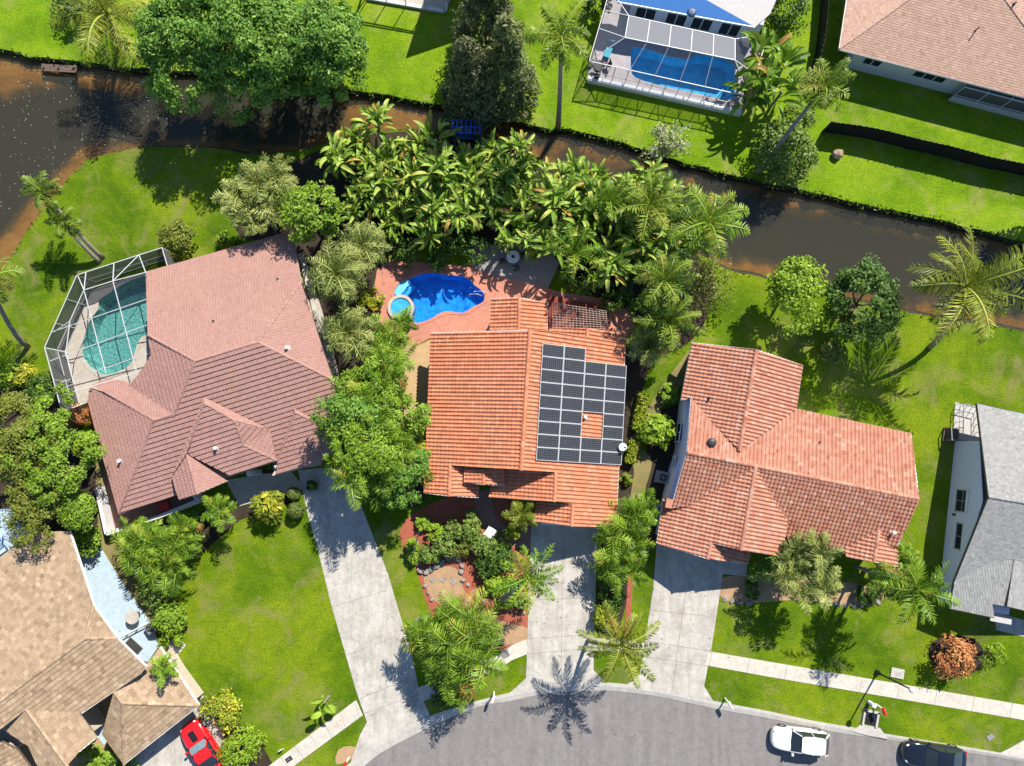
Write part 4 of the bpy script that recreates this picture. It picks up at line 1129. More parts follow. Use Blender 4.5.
# open deck with a rail at the north end of that house
t = thing('deck_railing', 'black metal railing round the small white rear deck of the grey roofed house', 'railing', W(958, 425))
mb = MB(); L0 = W(958, 425)
def l2(px, py, z): return W(px, py) - L0 + Vector((0, 0, z))
ring = [(956, 404), (976, 409), (976, 440), (955, 440)]
for a, b in zip(ring, ring[1:] + ring[:1]):
    mb.tube([l2(*a, 1.0), l2(*b, 1.0)], 0.035, 6); mb.tube([l2(*a, 0.5), l2(*b, 0.5)], 0.02, 6)
    for k in range(4):
        q = (a[0] + (b[0] - a[0]) * k / 4, a[1] + (b[1] - a[1]) * k / 4); mb.tube([l2(*q, 0), l2(*q, 1.0)], 0.025, 6)
mb.build('rail', M['grey_metal'], t)
t = thing('planter_stand', 'small wooden step landing on the west side of the white rear deck', 'steps', W(950, 434))
mb = MB(); mb.box((0, 0, 0.3), (0.95, 0.95, 0.12), -0.15); mb.box((-0.2, -0.1, 0.12), (0.9, 1.1, 0.1), -0.15)
mb.build('tread', M['wood'], t)
for sx in (-0.5, 0.5):
    for sy in (-0.5, 0.5): mb = MB(); mb.box((sx, sy, 0.5), (0.07, 0.07, 1.0), 0); mb.build('post', M['grey_metal'], t)
mb = MB(); mb.bar((-0.5, -0.5, 1.0), (0.5, -0.5, 1.0), 0.07); mb.bar((-0.5, -0.5, 1.0), (-0.5, 0.5, 1.0), 0.07); mb.build('handrail', M['grey_metal'], t)

# ---------------------------------------------------------------- house 5: tan shake tiles, bottom left
h5 = placed(thing('house', 'house with tan shake tile roofs in the bottom left corner beside the pale blue patio', 'house', W(60, 680)))
r5 = Roof(25, 'shake'); p5 = 0.28
kN = plane_eave((0, 557), (35, 532), 2.6, p5, (40, 610))
K1, K0 = pt((85, 638.5), kN), pt((0, 701), kN)
print('H5 ridge', K1.z, K0.z)
K0.z = K1.z
e5 = (K1 - K0).normalized(); n5 = Vector((-e5.y, e5.x, 0)); n5 = n5 if n5.y > 0 else -n5
K9 = K0 - e5 * 14
P_ = r5.plane([(-120, 645), (35, 532), (69.5, 531), (94, 606), K1, K9], plane_dir(K1, n5, p5)); r5.edge(P_[0], P_[1]); r5.edge(P_[2], P_[3])
eH = plane_dir(K1, e5, p5); P_ = r5.plane([K1, (93.5, 606), (117.5, 638.5)], eH); r5.edge(P_[1], P_[2]); hipE = P_
kS = plane_dir(K1, -n5, p5)
P_ = r5.plane([K1, (117.5, 638.5), (146, 666.5), (139.5, 674.5), (81.5, 713.5), (26, 709.5), (2, 728), K9], kS); r5.edge(P_[2], P_[3]); r5.edge(P_[3], P_[4]); r5.edge(P_[1], P_[2])
print('H5 south eave', pt((82, 714), kS).z)
wg = pt((26, 709.5), kS)
P_ = r5.plane([wg, (78, 711), (97.5, 737), (79, 752), (67, 766), (90, 800)], plane_ridge(wg, (67, 766), p5, (90, 730))); r5.edge(P_[2], P_[3])
g5 = plane_ridge(wg, (67, 766), p5, (20, 760)); P_ = r5.plane([wg, (67, 766), (90, 800), (60, 810), (28, 746), (2, 728), (4, 720)], g5)
r5.cap((K1, K9), (K1, hipE[2]), (wg, W(80, 784, wg.z)), (K1, hipE[1]), rad=0.12)
lw = plane_eave((-20, 800), (40, 770), 2.5, p5, (-20, 740)); P_ = r5.plane([(-40, 752), (2, 742), (18, 750), (36, 775), (-20, 820)], lw)
# garage hip
gz = 3.95
X1 = W(122, 703, gz)
fa = plane_ridge(X1, (160, 672), p5, (180, 690))
gN = plane3(X1, W(199, 705.5, 2.5), W(160, 647.5, 2.5)); gS = plane3(X1, W(199, 705.5, 2.5), W(124, 764.5, 2.5)); gW5 = plane3(X1, W(124, 764.5, 2.5), W(102, 734, 2.5))
P_ = r5.plane([X1, (114, 692), (143, 669), (160, 647), W(199, 705.5, 2.5)], gN); r5.edge(P_[3], P_[4])
P_ = r5.plane([X1, W(199, 705.5, 2.5), W(124, 764.5, 2.5)], gS); r5.edge(P_[1], P_[2])
P_ = r5.plane([X1, W(124, 764.5, 2.5), W(102, 734, 2.5), (114, 692)], gW5); r5.edge(P_[1], P_[2])
r5.cap((X1, W(199, 705.5, 2.5)), (X1, W(124, 764.5, 2.5)), (X1, P_[3]), rad=0.12)
rf5 = r5.build(h5, M['tan_tile'], M['white'])
walls(h5, inset_wall([(-100, 650), (30, 555), (46, 555), (62, 608), (82, 640), (112, 668), (66, 700), (88, 735), (66, 752), (30, 738), (-60, 800)], 2.5), 2.45, M['tan_stucco'])
walls(h5, inset_wall([(122, 694), (158, 660), (190, 704), (128, 752), (110, 732)], 2.4), 2.38, M['tan_stucco'], name='garage_wall')
# metal patio cover behind it
t = thing('patio_cover', 'pale metal patio cover behind the tan roof under the tree shade', 'patio cover', W(5, 540))
mb = MB(); L0 = W(5, 540)
q = [W(-60, 560, 2.6), W(-20, 510, 2.6), (W(28, 508, 2.6)), W(38, 528, 2.6), W(0, 555, 2.6), W(-50, 590, 2.6)]
mb.prism([xy(p_ - L0) for p_ in q], 2.52, 2.64, bottom=True); mb.build('panel', M['blue_slab'], t)
mb = MB()
for k in range(7):
    a = W(-40 + k * 12, 512 + 0 * k, 2.66) - L0; b = W(-42 + k * 12 + 3, 580 - k * 7.5, 2.66) - L0; mb.bar((a.x, a.y, 2.66), (b.x, b.y, 2.66), 0.06)
mb.build('rib', M['alu_white'], t)
mb = MB()
for p_ in ((-20, 515), (30, 512)):
    a = W(*p_, 2.5) - L0; mb.box((a.x, a.y, 1.25), (0.12, 0.12, 2.5))
mb.build('post', M['alu_white'], t)

# ---------------------------------------------------------------- house 6: brown shingles, top right
h6 = placed(thing('house', 'house with a broad plain brown shingle roof at the top right corner', 'house', W(960, 30)))
r6 = Roof(26, 'shingle'); p6 = 0.33
bS = plane_eave((839.4, 49), (1024, 97), 2.6, p6, (930, 10))
hp = (908, 0)
A6 = pt((839.4, 49), bS); up = pt((935, -19), bS); 
P_ = r6.plane([(839.4, 49), (1024, 97), (1160, 132), (1075, 95), (1006, 0), (985, -28), (935, -19)], bS); r6.edge(P_[0], P_[2], 0.1, 0.16)
bW = plane3(A6, P_[6], W(848, -20, 2.6)); Q_ = r6.plane([A6, P_[6], (940, -60), (856, -60)], bW); r6.edge(Q_[0], Q_[3], 0.1, 0.16)
Pe = pt((1024, 41), bS)
bE = plane3(P_[5], P_[3], W(1130, 40, 3.6)); r6.plane([P_[5], P_[3], W(1170, 100, 2.8), (1120, -30)], bE)
r6.cap((A6, P_[6]), (P_[5], P_[3]), rad=0.07)
rf6 = r6.build(h6, M['brown_shingle'], M['alu_white'])
vent(rf6, pt((975, 31), bS), 0.05, 0.45, M['dark']); vent(rf6, pt((1014, 4), bS), 0.06, 0.2, M['dark'])
w0, w1 = W(844, 67), W(1150, 145)
dw = (w1 - w0).normalized(); nw_ = Vector((-dw.y, dw.x, 0))
walls(h6, [xy(w0), xy(w1), xy(w1 + nw_ * 18), xy(w0 + nw_ * 18)], 2.45, M['stucco'])
rz = math.atan2(dw.y, dw.x)
for f, w in ((0.062, 1.5), (0.245, 2.7)):
    c = w0.lerp(w1, f); window(h6, (c.x, c.y, 1.72), rz, w, 1.15, nx=2 if w < 2 else 3, ny=1)
t = thing('screened_porch', 'low grey screened porch against the brown roofed house', 'porch', W(985, 115))
L0 = W(985, 115); a, b = W(948, 100), W(1040, 124); d = (b - a).normalized(); nn = Vector((-d.y, d.x, 0))
mb = MB()
for k in range(5):
    p_ = a.lerp(b, k / 4) - L0
    mb.tube([p_, p_ + Vector((0, 0, 2.2))], 0.045, 6); mb.tube([p_ + Vector((0, 0, 2.2)), p_ + nn * 2.2 + Vector((0, 0, 2.45))], 0.045, 6)
for z in (0.9, 2.2): mb.tube([a - L0 + Vector((0, 0, z)), b - L0 + Vector((0, 0, z))], 0.05, 6)
mb.build('frame', M['alu_white'], t)
mb = MB(); p_ = a - L0; q_ = b - L0
mb.bar(p_ + Vector((0, 0, 0.35)), q_ + Vector((0, 0, 0.35)), 0.15, 0.7); mb.build('kick_wall', M['stucco'], t)
mb = MB(); mb.quad(p_ + Vector((0, 0, 0.7)), q_ + Vector((0, 0, 0.7)), q_ + Vector((0, 0, 2.2)), p_ + Vector((0, 0, 2.2)))
mb.quad(p_ + Vector((0, 0, 2.21)), q_ + Vector((0, 0, 2.21)), q_ + nn * 2.2 + Vector((0, 0, 2.46)), p_ + nn * 2.2 + Vector((0, 0, 2.46))); mb.build('screen', M['screen_wall'], t)

# ---------------------------------------------------------------- house 7: blue roof, top
h7 = placed(thing('house', 'house with a bright blue roof edge above the screened sky blue pool', 'house', W(690, 5)))
p7 = 0.32
bl = plane_eave((615, 1), (755, 27), 2.9, p7, (690, -30))
def panel_roof(pts, pl, name, mat, parent, th=0.12):
    P = [pt(p_, pl) if not isinstance(p_, Vector) else p_ for p_ in pts]; n = pl[1]
    mb = MB(); m_ = len(P)
    mb.add(P + [p_ - n * th for p_ in P], [tuple(range(m_)), tuple(reversed(range(m_, 2 * m_)))] + [(i, (i + 1) % m_, (i + 1) % m_ + m_, i + m_) for i in range(m_)])
    # standing seams
    s = Vector((-n.x, -n.y, 0)).normalized(); s3 = (s - n * s.dot(n)).normalized(); u3 = s3.cross(n)
    return mb.build(name, mat, parent), P
o, P_ = panel_roof([(617, 1.5), (755, 27), (703, -2), (640, -45), (600, -40)], bl, 'roof', M['blue_roof'], h7)
tw = plane3(P_[1], P_[2], W(785, -20, 2.9)); panel_roof([P_[1], (770, 14), (785, -20), (760, -60), P_[2]], tw, 'roof', M['white_roof'], h7)
mb = MB(); c = pt((692, 11.5), bl); mb.lathe([(0.42, -0.12), (0.40, 0.02), (0.26, 0.07), (0.05, 0.09)], c, 20); mb.build('roof_vent', M['dome_blue'], o)
mb = MB(); mb.bar(P_[0] - Vector((0, 0, .08)), P_[1] - Vector((0, 0, .08)), 0.08, 0.18); mb.build('fascia', M['white'], o)
w0, w1 = W(628, 19), W(752, 44)
dw = (w1 - w0).normalized(); nw_ = Vector((-dw.y, dw.x, 0)); rz = math.atan2(dw.y, dw.x)
walls(h7, [xy(w0), xy(w1), xy(w1 + nw_ * 12), xy(w0 + nw_ * 12)], 2.75, M['lilac_stucco'])
for f in (0.12, 0.36, 0.56, 0.78):
    c = w0.lerp(w1, f); window(h7, (c.x, c.y, 1.55), rz, 1.7, 2.0, nx=2, ny=1)

# ---------------------------------------------------------------- house 8: at the top edge, mostly outside the picture
h8 = placed(thing('house', 'house cut off by the top edge with a white patio edge beyond the canal lawn', 'house', W(420, -20)))
w0, w1 = W(412, 3), W(480, 20); dw = (w1 - w0).normalized(); nw_ = Vector((-dw.y, dw.x, 0))
c8 = [W(446, 2), W(498, -16), W(540, -160), W(490, -145)]
walls(h8, [xy(p_) for p_ in c8], 4.8, M['stucco'])
mb = MB()
g0, g1 = W(434, 11), W(500, -11); g2 = g1 + (W(449, -37) - W(434, 11)) * 3.2; g3 = g0 + (W(449, -37) - W(434, 11)) * 3.2
mid0, mid1 = (g0 + g3) / 2, (g1 + g2) / 2; e_ = (g1 - g0).normalized()
ze, zr = Vector((0, 0, 4.9)), Vector((0, 0, 6.4))
mb.add([g0 + ze, g1 + ze, mid1 + zr, mid0 + zr + e_ * 4, g2 + ze, g3 + ze], [(0, 1, 2, 3), (3, 2, 4, 5), (0, 3, 5)])
mb.add([g0 + ze * .97, g1 + ze * .97, g2 + ze * .97, g3 + ze * .97], [(3, 2, 1, 0)])
mb.build('roof', M['white_roof'], h8)
t = thing('screen_cage', 'white framed screen enclosure cut off by the top edge above the canal lawn', 'screen cage', W(410, 5))
L0 = W(410, 5); mb = MB()
ring = [W(368, -1) - L0, W(445, 12.5) - L0, W(455, -30) - L0, W(380, -40) - L0]
for a, b in zip(ring, ring[1:] + ring[:1]):
    mb.bar(a + Vector((0, 0, 0.12)), b + Vector((0, 0, 0.12)), 0.3, 0.24)
    mb.tube([a + Vector((0, 0, 2.5)), b + Vector((0, 0, 2.5))], 0.06, 6)
    for k in range(4):
        p_ = a.lerp(b, k / 4); mb.tube([p_, p_ + Vector((0, 0, 2.5))], 0.05, 6)
rg = [(ring[0] + ring[3]) / 2 + Vector((0.6, 0, 4.3)), (ring[1] + ring[2]) / 2 + Vector((-0.6, 0, 4.3))]
mb.tube(rg, 0.06, 6)
for a in ring: mb.tube([a + Vector((0, 0, 2.5)), rg[0] if (a - rg[0]).length < (a - rg[1]).length else rg[1]], 0.05, 6)
mb.build('frame', M['alu_white'], t)
slab('pool_deck', [xy(W(368, -1)), xy(W(445, 12.5)), xy(W(460, -60)), xy(W(385, -70))], M['pool_deck'], 0.03)
# ------------------------------------------------------------------ plants
def unit(v): return v / np.maximum(np.linalg.norm(v, axis=-1, keepdims=True), 1e-9)

def leaf_cloud(name, R_, nclump, per, ll, lw, mat, seed, clump=0.32, low=-0.35, up=0.55, lump=0.28, shape='ellipsoid'):
    """leaves in clumps through a crown of half-sizes R_, centred on the origin"""
    g = np.random.default_rng(seed)
    d = unit(g.normal(size=(nclump * 3, 3)))
    d = d[d[:, 2] > low][:nclump]; n = len(d)
    # lumpy outline: a few random bulges
    lob = unit(g.normal(size=(9, 3))); amp = g.uniform(0.3, 1.0, 9)
    k = (np.clip(d @ lob.T, 0, 1) ** 6 * amp).sum(1)
    rad = (0.55 + 0.42 * g.random(n) ** 0.5) * (1 - lump + lump * 1.6 * np.clip(k, 0, 1.2))
    C = d * rad[:, None] * np.array(R_)
    if shape == 'cone':
        h = g.random(n) ** 1.25; a = g.random(n) * 2 * math.pi
        rr = (1 - h) ** 0.8 * (0.45 + 0.55 * g.random(n)) + 0.05
        C = np.column_stack([np.cos(a) * rr * R_[0], np.sin(a) * rr * R_[1], (h * 2 - 1) * R_[2]])
        d = unit(np.column_stack([np.cos(a), np.sin(a), np.full(n, 0.4)]))
    cr = clump * min(R_[0], R_[1]) * g.uniform(0.7, 1.35, n)
    tone = np.clip(g.normal(0.5, 0.2, n), 0, 1)
    N = n * per
    ci = np.repeat(np.arange(n), per)
    off = unit(g.normal(size=(N, 3))) * (g.random(N) ** 0.45)[:, None] * cr[ci][:, None] * np.array([1, 1, 0.75])
    p = C[ci] + off
    nrm = unit(d[ci] * 0.35 + unit(off) * 0.45 + g.normal(size=(N, 3)) * 0.42 + np.array([0, 0, up]))
    t = unit(np.cross(nrm, g.normal(size=(N, 3)))); b = np.cross(nrm, t)
    s = g.uniform(0.65, 1.3, N)[:, None]
    L_, w_ = ll * s, lw * s
    V = np.stack([p - t * L_ * 0.5, p + b * w_ * 0.5 - nrm * w_ * 0.12, p + t * L_ * 0.5 - nrm * L_ * 0.12, p - b * w_ * 0.5 - nrm * w_ * 0.12], 1).reshape(-1, 3)
    r_ = np.clip(tone[ci] * 0.55 + g.random(N) * 0.45, 0, 1)
    r_[g.random(N) < 0.012] = 0.99
    return np_mesh(name, V, 4, r_, mat)

def blade_cloud(name, R_, nclump, per, bl, bw, mat, seed, low=-0.1):
    """tufts of long narrow arching blades"""
    g = np.random.default_rng(seed)
    d = unit(g.normal(size=(nclump * 3, 3))); d = d[d[:, 2] > low][:nclump]; n = len(d)
    C = d * (0.35 + 0.65 * g.random(n) ** 0.6)[:, None] * np.array(R_)
    tone = np.clip(g.normal(0.5, 0.18, n), 0, 1)
    N = n * per; ci = np.repeat(np.arange(n), per)
    dr = unit(d[ci] * 0.6 + g.normal(size=(N, 3)) * 0.75 + np.array([0, 0, 0.25]))
    l = bl * g.uniform(0.6, 1.2, N)[:, None]
    p0 = C[ci]; p1 = p0 + dr * l * 0.55; p2 = p1 + unit(dr * np.array([1, 1, 0.5]) - np.array([0, 0, 0.55])) * l * 0.45
    sd = unit(np.cross(dr, np.array([0, 0, 1.0]) + g.normal(size=(N, 3)) * 0.4)) * bw * 0.5
    V = np.stack([p0 - sd * 0.4, p0 + sd * 0.4, p1 + sd, p1 - sd], 1)
    V2 = np.stack([p1 - sd, p1 + sd, p2 + sd * 0.15, p2 - sd * 0.15], 1)
    r_ = np.clip(tone[ci] * 0.6 + g.random(N) * 0.4, 0, 0.96)
    return np_mesh(name, np.concatenate([V, V2]).reshape(-1, 3), 4, np.concatenate([r_, r_]), mat)

def frond_mesh(name, n, L_, mat, seed, leaf=0.75, lw=0.085, pairs=24, e_hi=75, e_lo=-15, droop=85, plume=0.0, bare=0.10):
    """a palm crown of n feather fronds round the origin"""
    g = np.random.default_rng(seed)
    quads = []; tone = []
    ts = np.linspace(0, 1, 10)
    for i in range(n):
        f = i / max(1, n - 1)
        az = i * 2.39996 + g.uniform(-0.25, 0.25)
        e0 = R(e_hi + (e_lo - e_hi) * f ** 0.8 + g.uniform(-8, 8)); dp = R(droop * g.uniform(0.75, 1.2))
        ln = L_ * g.uniform(0.82, 1.1) * (0.75 + 0.25 * math.sin(math.pi * min(1, f + 0.25)))
        hd = np.array([math.cos(az), math.sin(az), 0.0]); sw = g.uniform(-0.35, 0.35)
        p = np.zeros(3); pts = [p.copy()]; dirs = []
        for k in range(len(ts) - 1):
            e = e0 - dp * ts[k] ** 1.4
            a2 = az + sw * ts[k]
            dv = np.array([math.cos(a2) * math.cos(e), math.sin(a2) * math.cos(e), math.sin(e)])
            dirs.append(dv); p = p + dv * ln / 9; pts.append(p.copy())
        dirs.append(dirs[-1]); pts = np.array(pts); dirs = np.array(dirs)
        side = unit(np.cross(dirs, np.array([0, 0, 1.0]) + 1e-3 * hd))
        nor = np.cross(side, dirs)
        roll = g.uniform(-0.7, 0.7)
        side, nor = side * math.cos(roll) + nor * math.sin(roll), nor * math.cos(roll) - side * math.sin(roll)
        tn = np.clip(g.normal(0.5, 0.2) + (0.15 if f < 0.3 else 0) - (0.1 if f > 0.85 else 0), 0.02, 0.95)
        if f > 0.8 and g.random() < 0.12: tn = 1.0
        w = 0.035 * L_ / 3 + 0.012
        for k in range(9):
            w0, w1 = w * (1.3 - ts[k]), w * (1.3 - ts[k + 1])
            quads.append([pts[k] - side[k] * w0, pts[k] + side[k] * w0, pts[k + 1] + side[k + 1] * w1, pts[k + 1] - side[k + 1] * w1]); tone.append(min(0.92, tn + 0.25) if tn < 0.97 else 1)
        tt = np.linspace(bare, 1, pairs)
        P = np.column_stack([np.interp(tt, ts, pts[:, m_]) for m_ in range(3)])
        D = np.column_stack([np.interp(tt, ts, dirs[:, m_]) for m_ in range(3)])
        S = np.column_stack([np.interp(tt, ts, side[:, m_]) for m_ in range(3)])
        Nn = np.column_stack([np.interp(tt, ts, nor[:, m_]) for m_ in range(3)])
        ll = leaf * (np.sin(math.pi * (0.14 + 0.80 * tt)) ** 0.7)
        for sg in (-1, 1):
            dr = unit(D * 0.50 + S * sg * 0.95 + Nn * g.normal(0.12, 0.25 + plume, (pairs, 1)) + np.array([0, 0, -0.28]) + g.normal(size=(pairs, 3)) * (0.08 + plume * 0.3))
            l = (ll * g.uniform(0.85, 1.1, pairs))[:, None]
            wv = unit(D + Nn * 0.3) * lw * 0.5
            m1 = P + dr * l * 0.45; m2 = P + dr * l + np.array([0, 0, -0.14]) * l
            q = np.stack([P - wv * 0.35, m1 - wv, m2, m1 + wv], 1)
            quads.extend(list(q)); tone.extend(list(np.clip(tn + g.normal(0, 0.12, pairs), 0, 0.96) if tn < 0.97 else np.full(pairs, 1.0)))
    V = np.array(quads).reshape(-1, 3)
    return np_mesh(name, V, 4, tone, mat)

def paddle_mesh(name, n, L_, wd, mat, seed, stem=1.2):
    """broad blades on stalks rising in a fan"""
    g = np.random.default_rng(seed)
    quads = []; tone = []
    for i in range(n):
        f = i / max(1, n - 1)
        az = i * 2.39996 + g.uniform(-0.8, 0.8)
        e0 = R(80 - 60 * f + g.uniform(-16, 16)); dp = R(g.uniform(55, 140))
        ln = L_ * g.uniform(0.75, 1.1); st = stem * g.uniform(0.6, 1.1)
        tot = st + ln; K = 9
        gi = i % 5; p = np.array([math.cos(gi * 1.26 + seed) * 0.55, math.sin(gi * 1.26 + seed) * 0.55, g.uniform(-0.7, 0.35)]) * (1.0 if gi else 0.2); pts = [p.copy()]; dirs = []
        for k in range(K):
            t = (k + 0.5) / K
            e = e0 - dp * t ** 2.0
            a2 = az + 0.3 * t * math.sin(i * 7.1)
            dv = np.array([math.cos(a2) * math.cos(e), math.sin(a2) * math.cos(e), math.sin(e)]); dirs.append(dv)
            p = p + dv * tot / K; pts.append(p.copy())
        dirs.append(dirs[-1]); pts = np.array(pts); dirs = np.array(dirs)
        side = unit(np.cross(dirs, np.array([0, 0, 1.0]))); nor = np.cross(side, dirs)
        roll = g.uniform(-0.8, 0.8); side, nor = side * math.cos(roll) + nor * math.sin(roll), nor * math.cos(roll) - side * math.sin(roll)
        tn = np.clip(g.normal(0.52, 0.28), 0.02, 0.95)
        if g.random() < 0.03: tn = 1.0
        def wid(t):
            x = (t * tot - st) / ln
            if x <= 0: return 0.03
            return 0.03 + wd * 0.5 * (math.sin(math.pi * min(1, 0.08 + 0.92 * x) ** 0.75) ** 0.75 if x < 1 else 0.0)
        for k in range(K):
            w0, w1 = wid(k / K), wid((k + 1) / K)
            for sg in (-1, 1):
                fold = 0.30
                a0 = pts[k] + (side[k] * sg + nor[k] * fold) * w0; a1 = pts[k + 1] + (side[k + 1] * sg + nor[k + 1] * fold) * w1
                q = [pts[k], pts[k + 1], a1, a0] if sg > 0 else [pts[k], a0, a1, pts[k + 1]]
                quads.append(q); tone.append(np.clip(tn + g.normal(0, 0.07), 0, 0.96) if tn < 0.97 else 1.0)
    return np_mesh(name, np.array(quads).reshape(-1, 3), 4, tone, mat)

def trunk_mb(path, r0, r1, n=8):
    mb = MB(); m_ = len(path)
    mb.tube(path, [r0 + (r1 - r0) * (k / (m_ - 1)) ** 0.7 for k in range(m_)], n); return mb

def bend(a, b, sag=0.15, n=7):
    """a gently curved line from a to b that starts steep"""
    a, b = Vector(a), Vector(b); d = b - a
    return [a + Vector((d.x * (t ** (1 + sag * 4)), d.y * (t ** (1 + sag * 4)), d.z * t)) for t in [k / n for k in range(n + 1)]]

PL_SEED = [100]
def nseed(): PL_SEED[0] += 1; return PL_SEED[0]

def broad_tree(label, px, py, zc, rx, ry=None, rz=None, mat='lush', name='tree', cat='tree', group=None, n=60, per=60, ll=0.42, lw=0.24, clump=0.32, trunk=True, low=-0.35, share=None, lump=0.28, up=0.55):
    ry = ry or rx; rz = rz or rx * 0.72
    c = W(px, py, zc)
    t = thing(name, label, cat, (c.x, c.y, 0), 0, group)
    me = share or leaf_cloud('crown', (rx, ry, rz), n, per, ll, lw, L[mat], nseed(), clump, low, up, lump)
    o = link_mesh('crown', me, t, (0, 0, zc))
    if trunk:
        mb = MB(); r_ = random.Random(nseed()); tr = max(0.05, rx * 0.05)
        fork = (0.05, 0.03, zc - rz * 0.45)
        mb.tube([(0, 0, -0.05), (0.03, 0, fork[2] * 0.5), fork], [tr * 1.3, tr, tr * 0.8], 8)
        for k in range(6):
            a = k * 1.05 + r_.uniform(-.3, .3); q = r_.uniform(0.45, 0.75)
            mb.tube([fork, (math.cos(a) * rx * q * 0.5, math.sin(a) * ry * q * 0.5, zc - rz * 0.1), (math.cos(a) * rx * q, math.sin(a) * ry * q, zc + rz * 0.25)], [tr * 0.6, tr * 0.4, tr * 0.12], 6)
        mb.build('trunk', M['bark'], t)
    return t

def palm(label, crown_px, zc, L_, base_px=None, n=18, mat='palm', name='palm_tree', group=None, leaf=None, seed=None, tr=0.16, pairs=24, e_hi=75, e_lo=-20, droop=85, plume=0.0, lw=0.10, cat='palm tree'):
    c = W(crown_px[0], crown_px[1], zc)
    b = W(*base_px) if base_px else Vector((c.x, c.y, 0))
    t = thing(name, label, cat, b, 0, group)
    top = c - b
    mb = trunk_mb(bend((0, 0, -0.05), top, 0.08 if base_px else 0.0), tr * 1.5, tr * 0.8, 9)
    mb.build('trunk', M['palm_bark'], t, smooth=True)
    me = frond_mesh('crown', n, L_, L[mat], seed or nseed(), leaf or L_ * 0.24, lw, pairs, e_hi, e_lo, droop, plume)
    o = link_mesh('crown', me, t, top)
    return t

def palm_clump(label, px, py, zc, rad, stems=5, mat='areca', name='clumping_palm', group=None, n=7, cat='palm', spread=0.45, leaf=None, plume=0.0, lw=0.11, seed=None, e_lo=-5):
    """several slender stems, each with its own small crown"""
    c = W(px, py, zc)
    t = thing(name, label, cat, (c.x, c.y, 0), 0, group)
    r_ = random.Random(seed or nseed())
    st = MB()
    for k in range(stems):
        a = k * 2 * math.pi / stems + r_.uniform(-0.4, 0.4); q = rad * spread * (0.0 if k == 0 else r_.uniform(0.7, 1.1))
        top = Vector((math.cos(a) * q, math.sin(a) * q, zc * r_.uniform(0.72, 1.0)))
        mb = trunk_mb(bend((math.cos(a) * q * 0.3, math.sin(a) * q * 0.3, -0.03), top, 0.1, 4), 0.07, 0.05, 6)
        mb.build('stem', M['palm_bark'], t)
        L_ = rad * r_.uniform(0.85, 1.1)
        me = frond_mesh('crown', n, L_, L[mat], nseed(), leaf or L_ * 0.36, lw, 17, 75, e_lo, 95, plume)
        link_mesh('crown', me, t, top)
    return t

def tuft(label, px, py, zc, rad, mat='silver', name='fan_palm', group=None, n=26, per=46, bl=None, bw=0.075, cat='palm', rz=None):
    c = W(px, py, zc); t = thing(name, label, cat, (c.x, c.y, 0), 0, group)
    me = frond_mesh('crown', int(n * 1.35), rad * 1.22, L[mat], nseed(), rad * 0.30, 0.075, 24, 88, 5, 118, 0.25)
    link_mesh('crown', me, t, (0, 0, zc))
    mb = trunk_mb([(0, 0, -0.05), (0.04, 0.03, zc * 0.5), (0, 0, zc)], 0.16, 0.10, 8); mb.build('trunk', M['palm_bark'], t)
    return t

def shrub(label, px, py, rad, zc=None, mat='garden', name='shrub', group=None, n=26, per=44, ll=0.24, lw=0.15, cat='shrub', rz=None, clump=0.34, ry=None, lump=0.2):
    zc = zc if zc is not None else rad * 0.75
    c = W(px, py, zc); t = thing(name, label, cat, (c.x, c.y, 0), 0, group)
    me = leaf_cloud('crown', (rad, ry or rad, rz or rad * 0.8), n, per, ll, lw, L[mat], nseed(), clump, -0.25, 0.5, lump)
    link_mesh('crown', me, t, (0, 0, zc))
    mb = MB()
    for k in range(4):
        a = k * 1.6; mb.tube([(0, 0, -0.03), (math.cos(a) * rad * 0.25, math.sin(a) * rad * 0.25, zc * 0.6), (math.cos(a) * rad * 0.5, math.sin(a) * rad * 0.5, zc)], [0.04, 0.03, 0.012], 5)
    mb.build('stem', M['bark'], t)
    return t

# ---- north bank, top left
g_ = 'broad leaved trees on the far canal bank'
broad_tree('big broad leaved tree leaning over the canal next to the coconut palm, leftmost of three', 192, 40, 6.0, 4.3, 4.5, 4.2, 'lush', 'broadleaf_tree', group=g_, n=170, per=130, ll=0.29, lw=0.15, clump=0.165)
broad_tree('biggest broad leaved tree on the far bank, the middle one of three touching crowns', 262, 50, 6.2, 5.0, 5.2, 4.6, 'lush', 'broadleaf_tree', group=g_, n=210, per=135, ll=0.29, lw=0.15, clump=0.155)
broad_tree('broad leaved tree on the far bank beside the grassy yard with the cage shadow', 325, 52, 5.6, 4.2, 4.6, 4.0, 'lush', 'broadleaf_tree', group=g_, n=170, per=125, ll=0.29, lw=0.15, clump=0.165)
palm('coconut palm with long yellow green fronds over the canal lawn at the top left corner', (108, 14), 4.6, 5.2, (120, 44), 18, 'coco', 'coconut_palm', leaf=1.15, pairs=36, e_lo=-15, droop=80, lw=0.11)
shrub('dark leafy shrub at the top edge left of the big canal trees', 72, 4, 1.5, 1.2, 'deep')
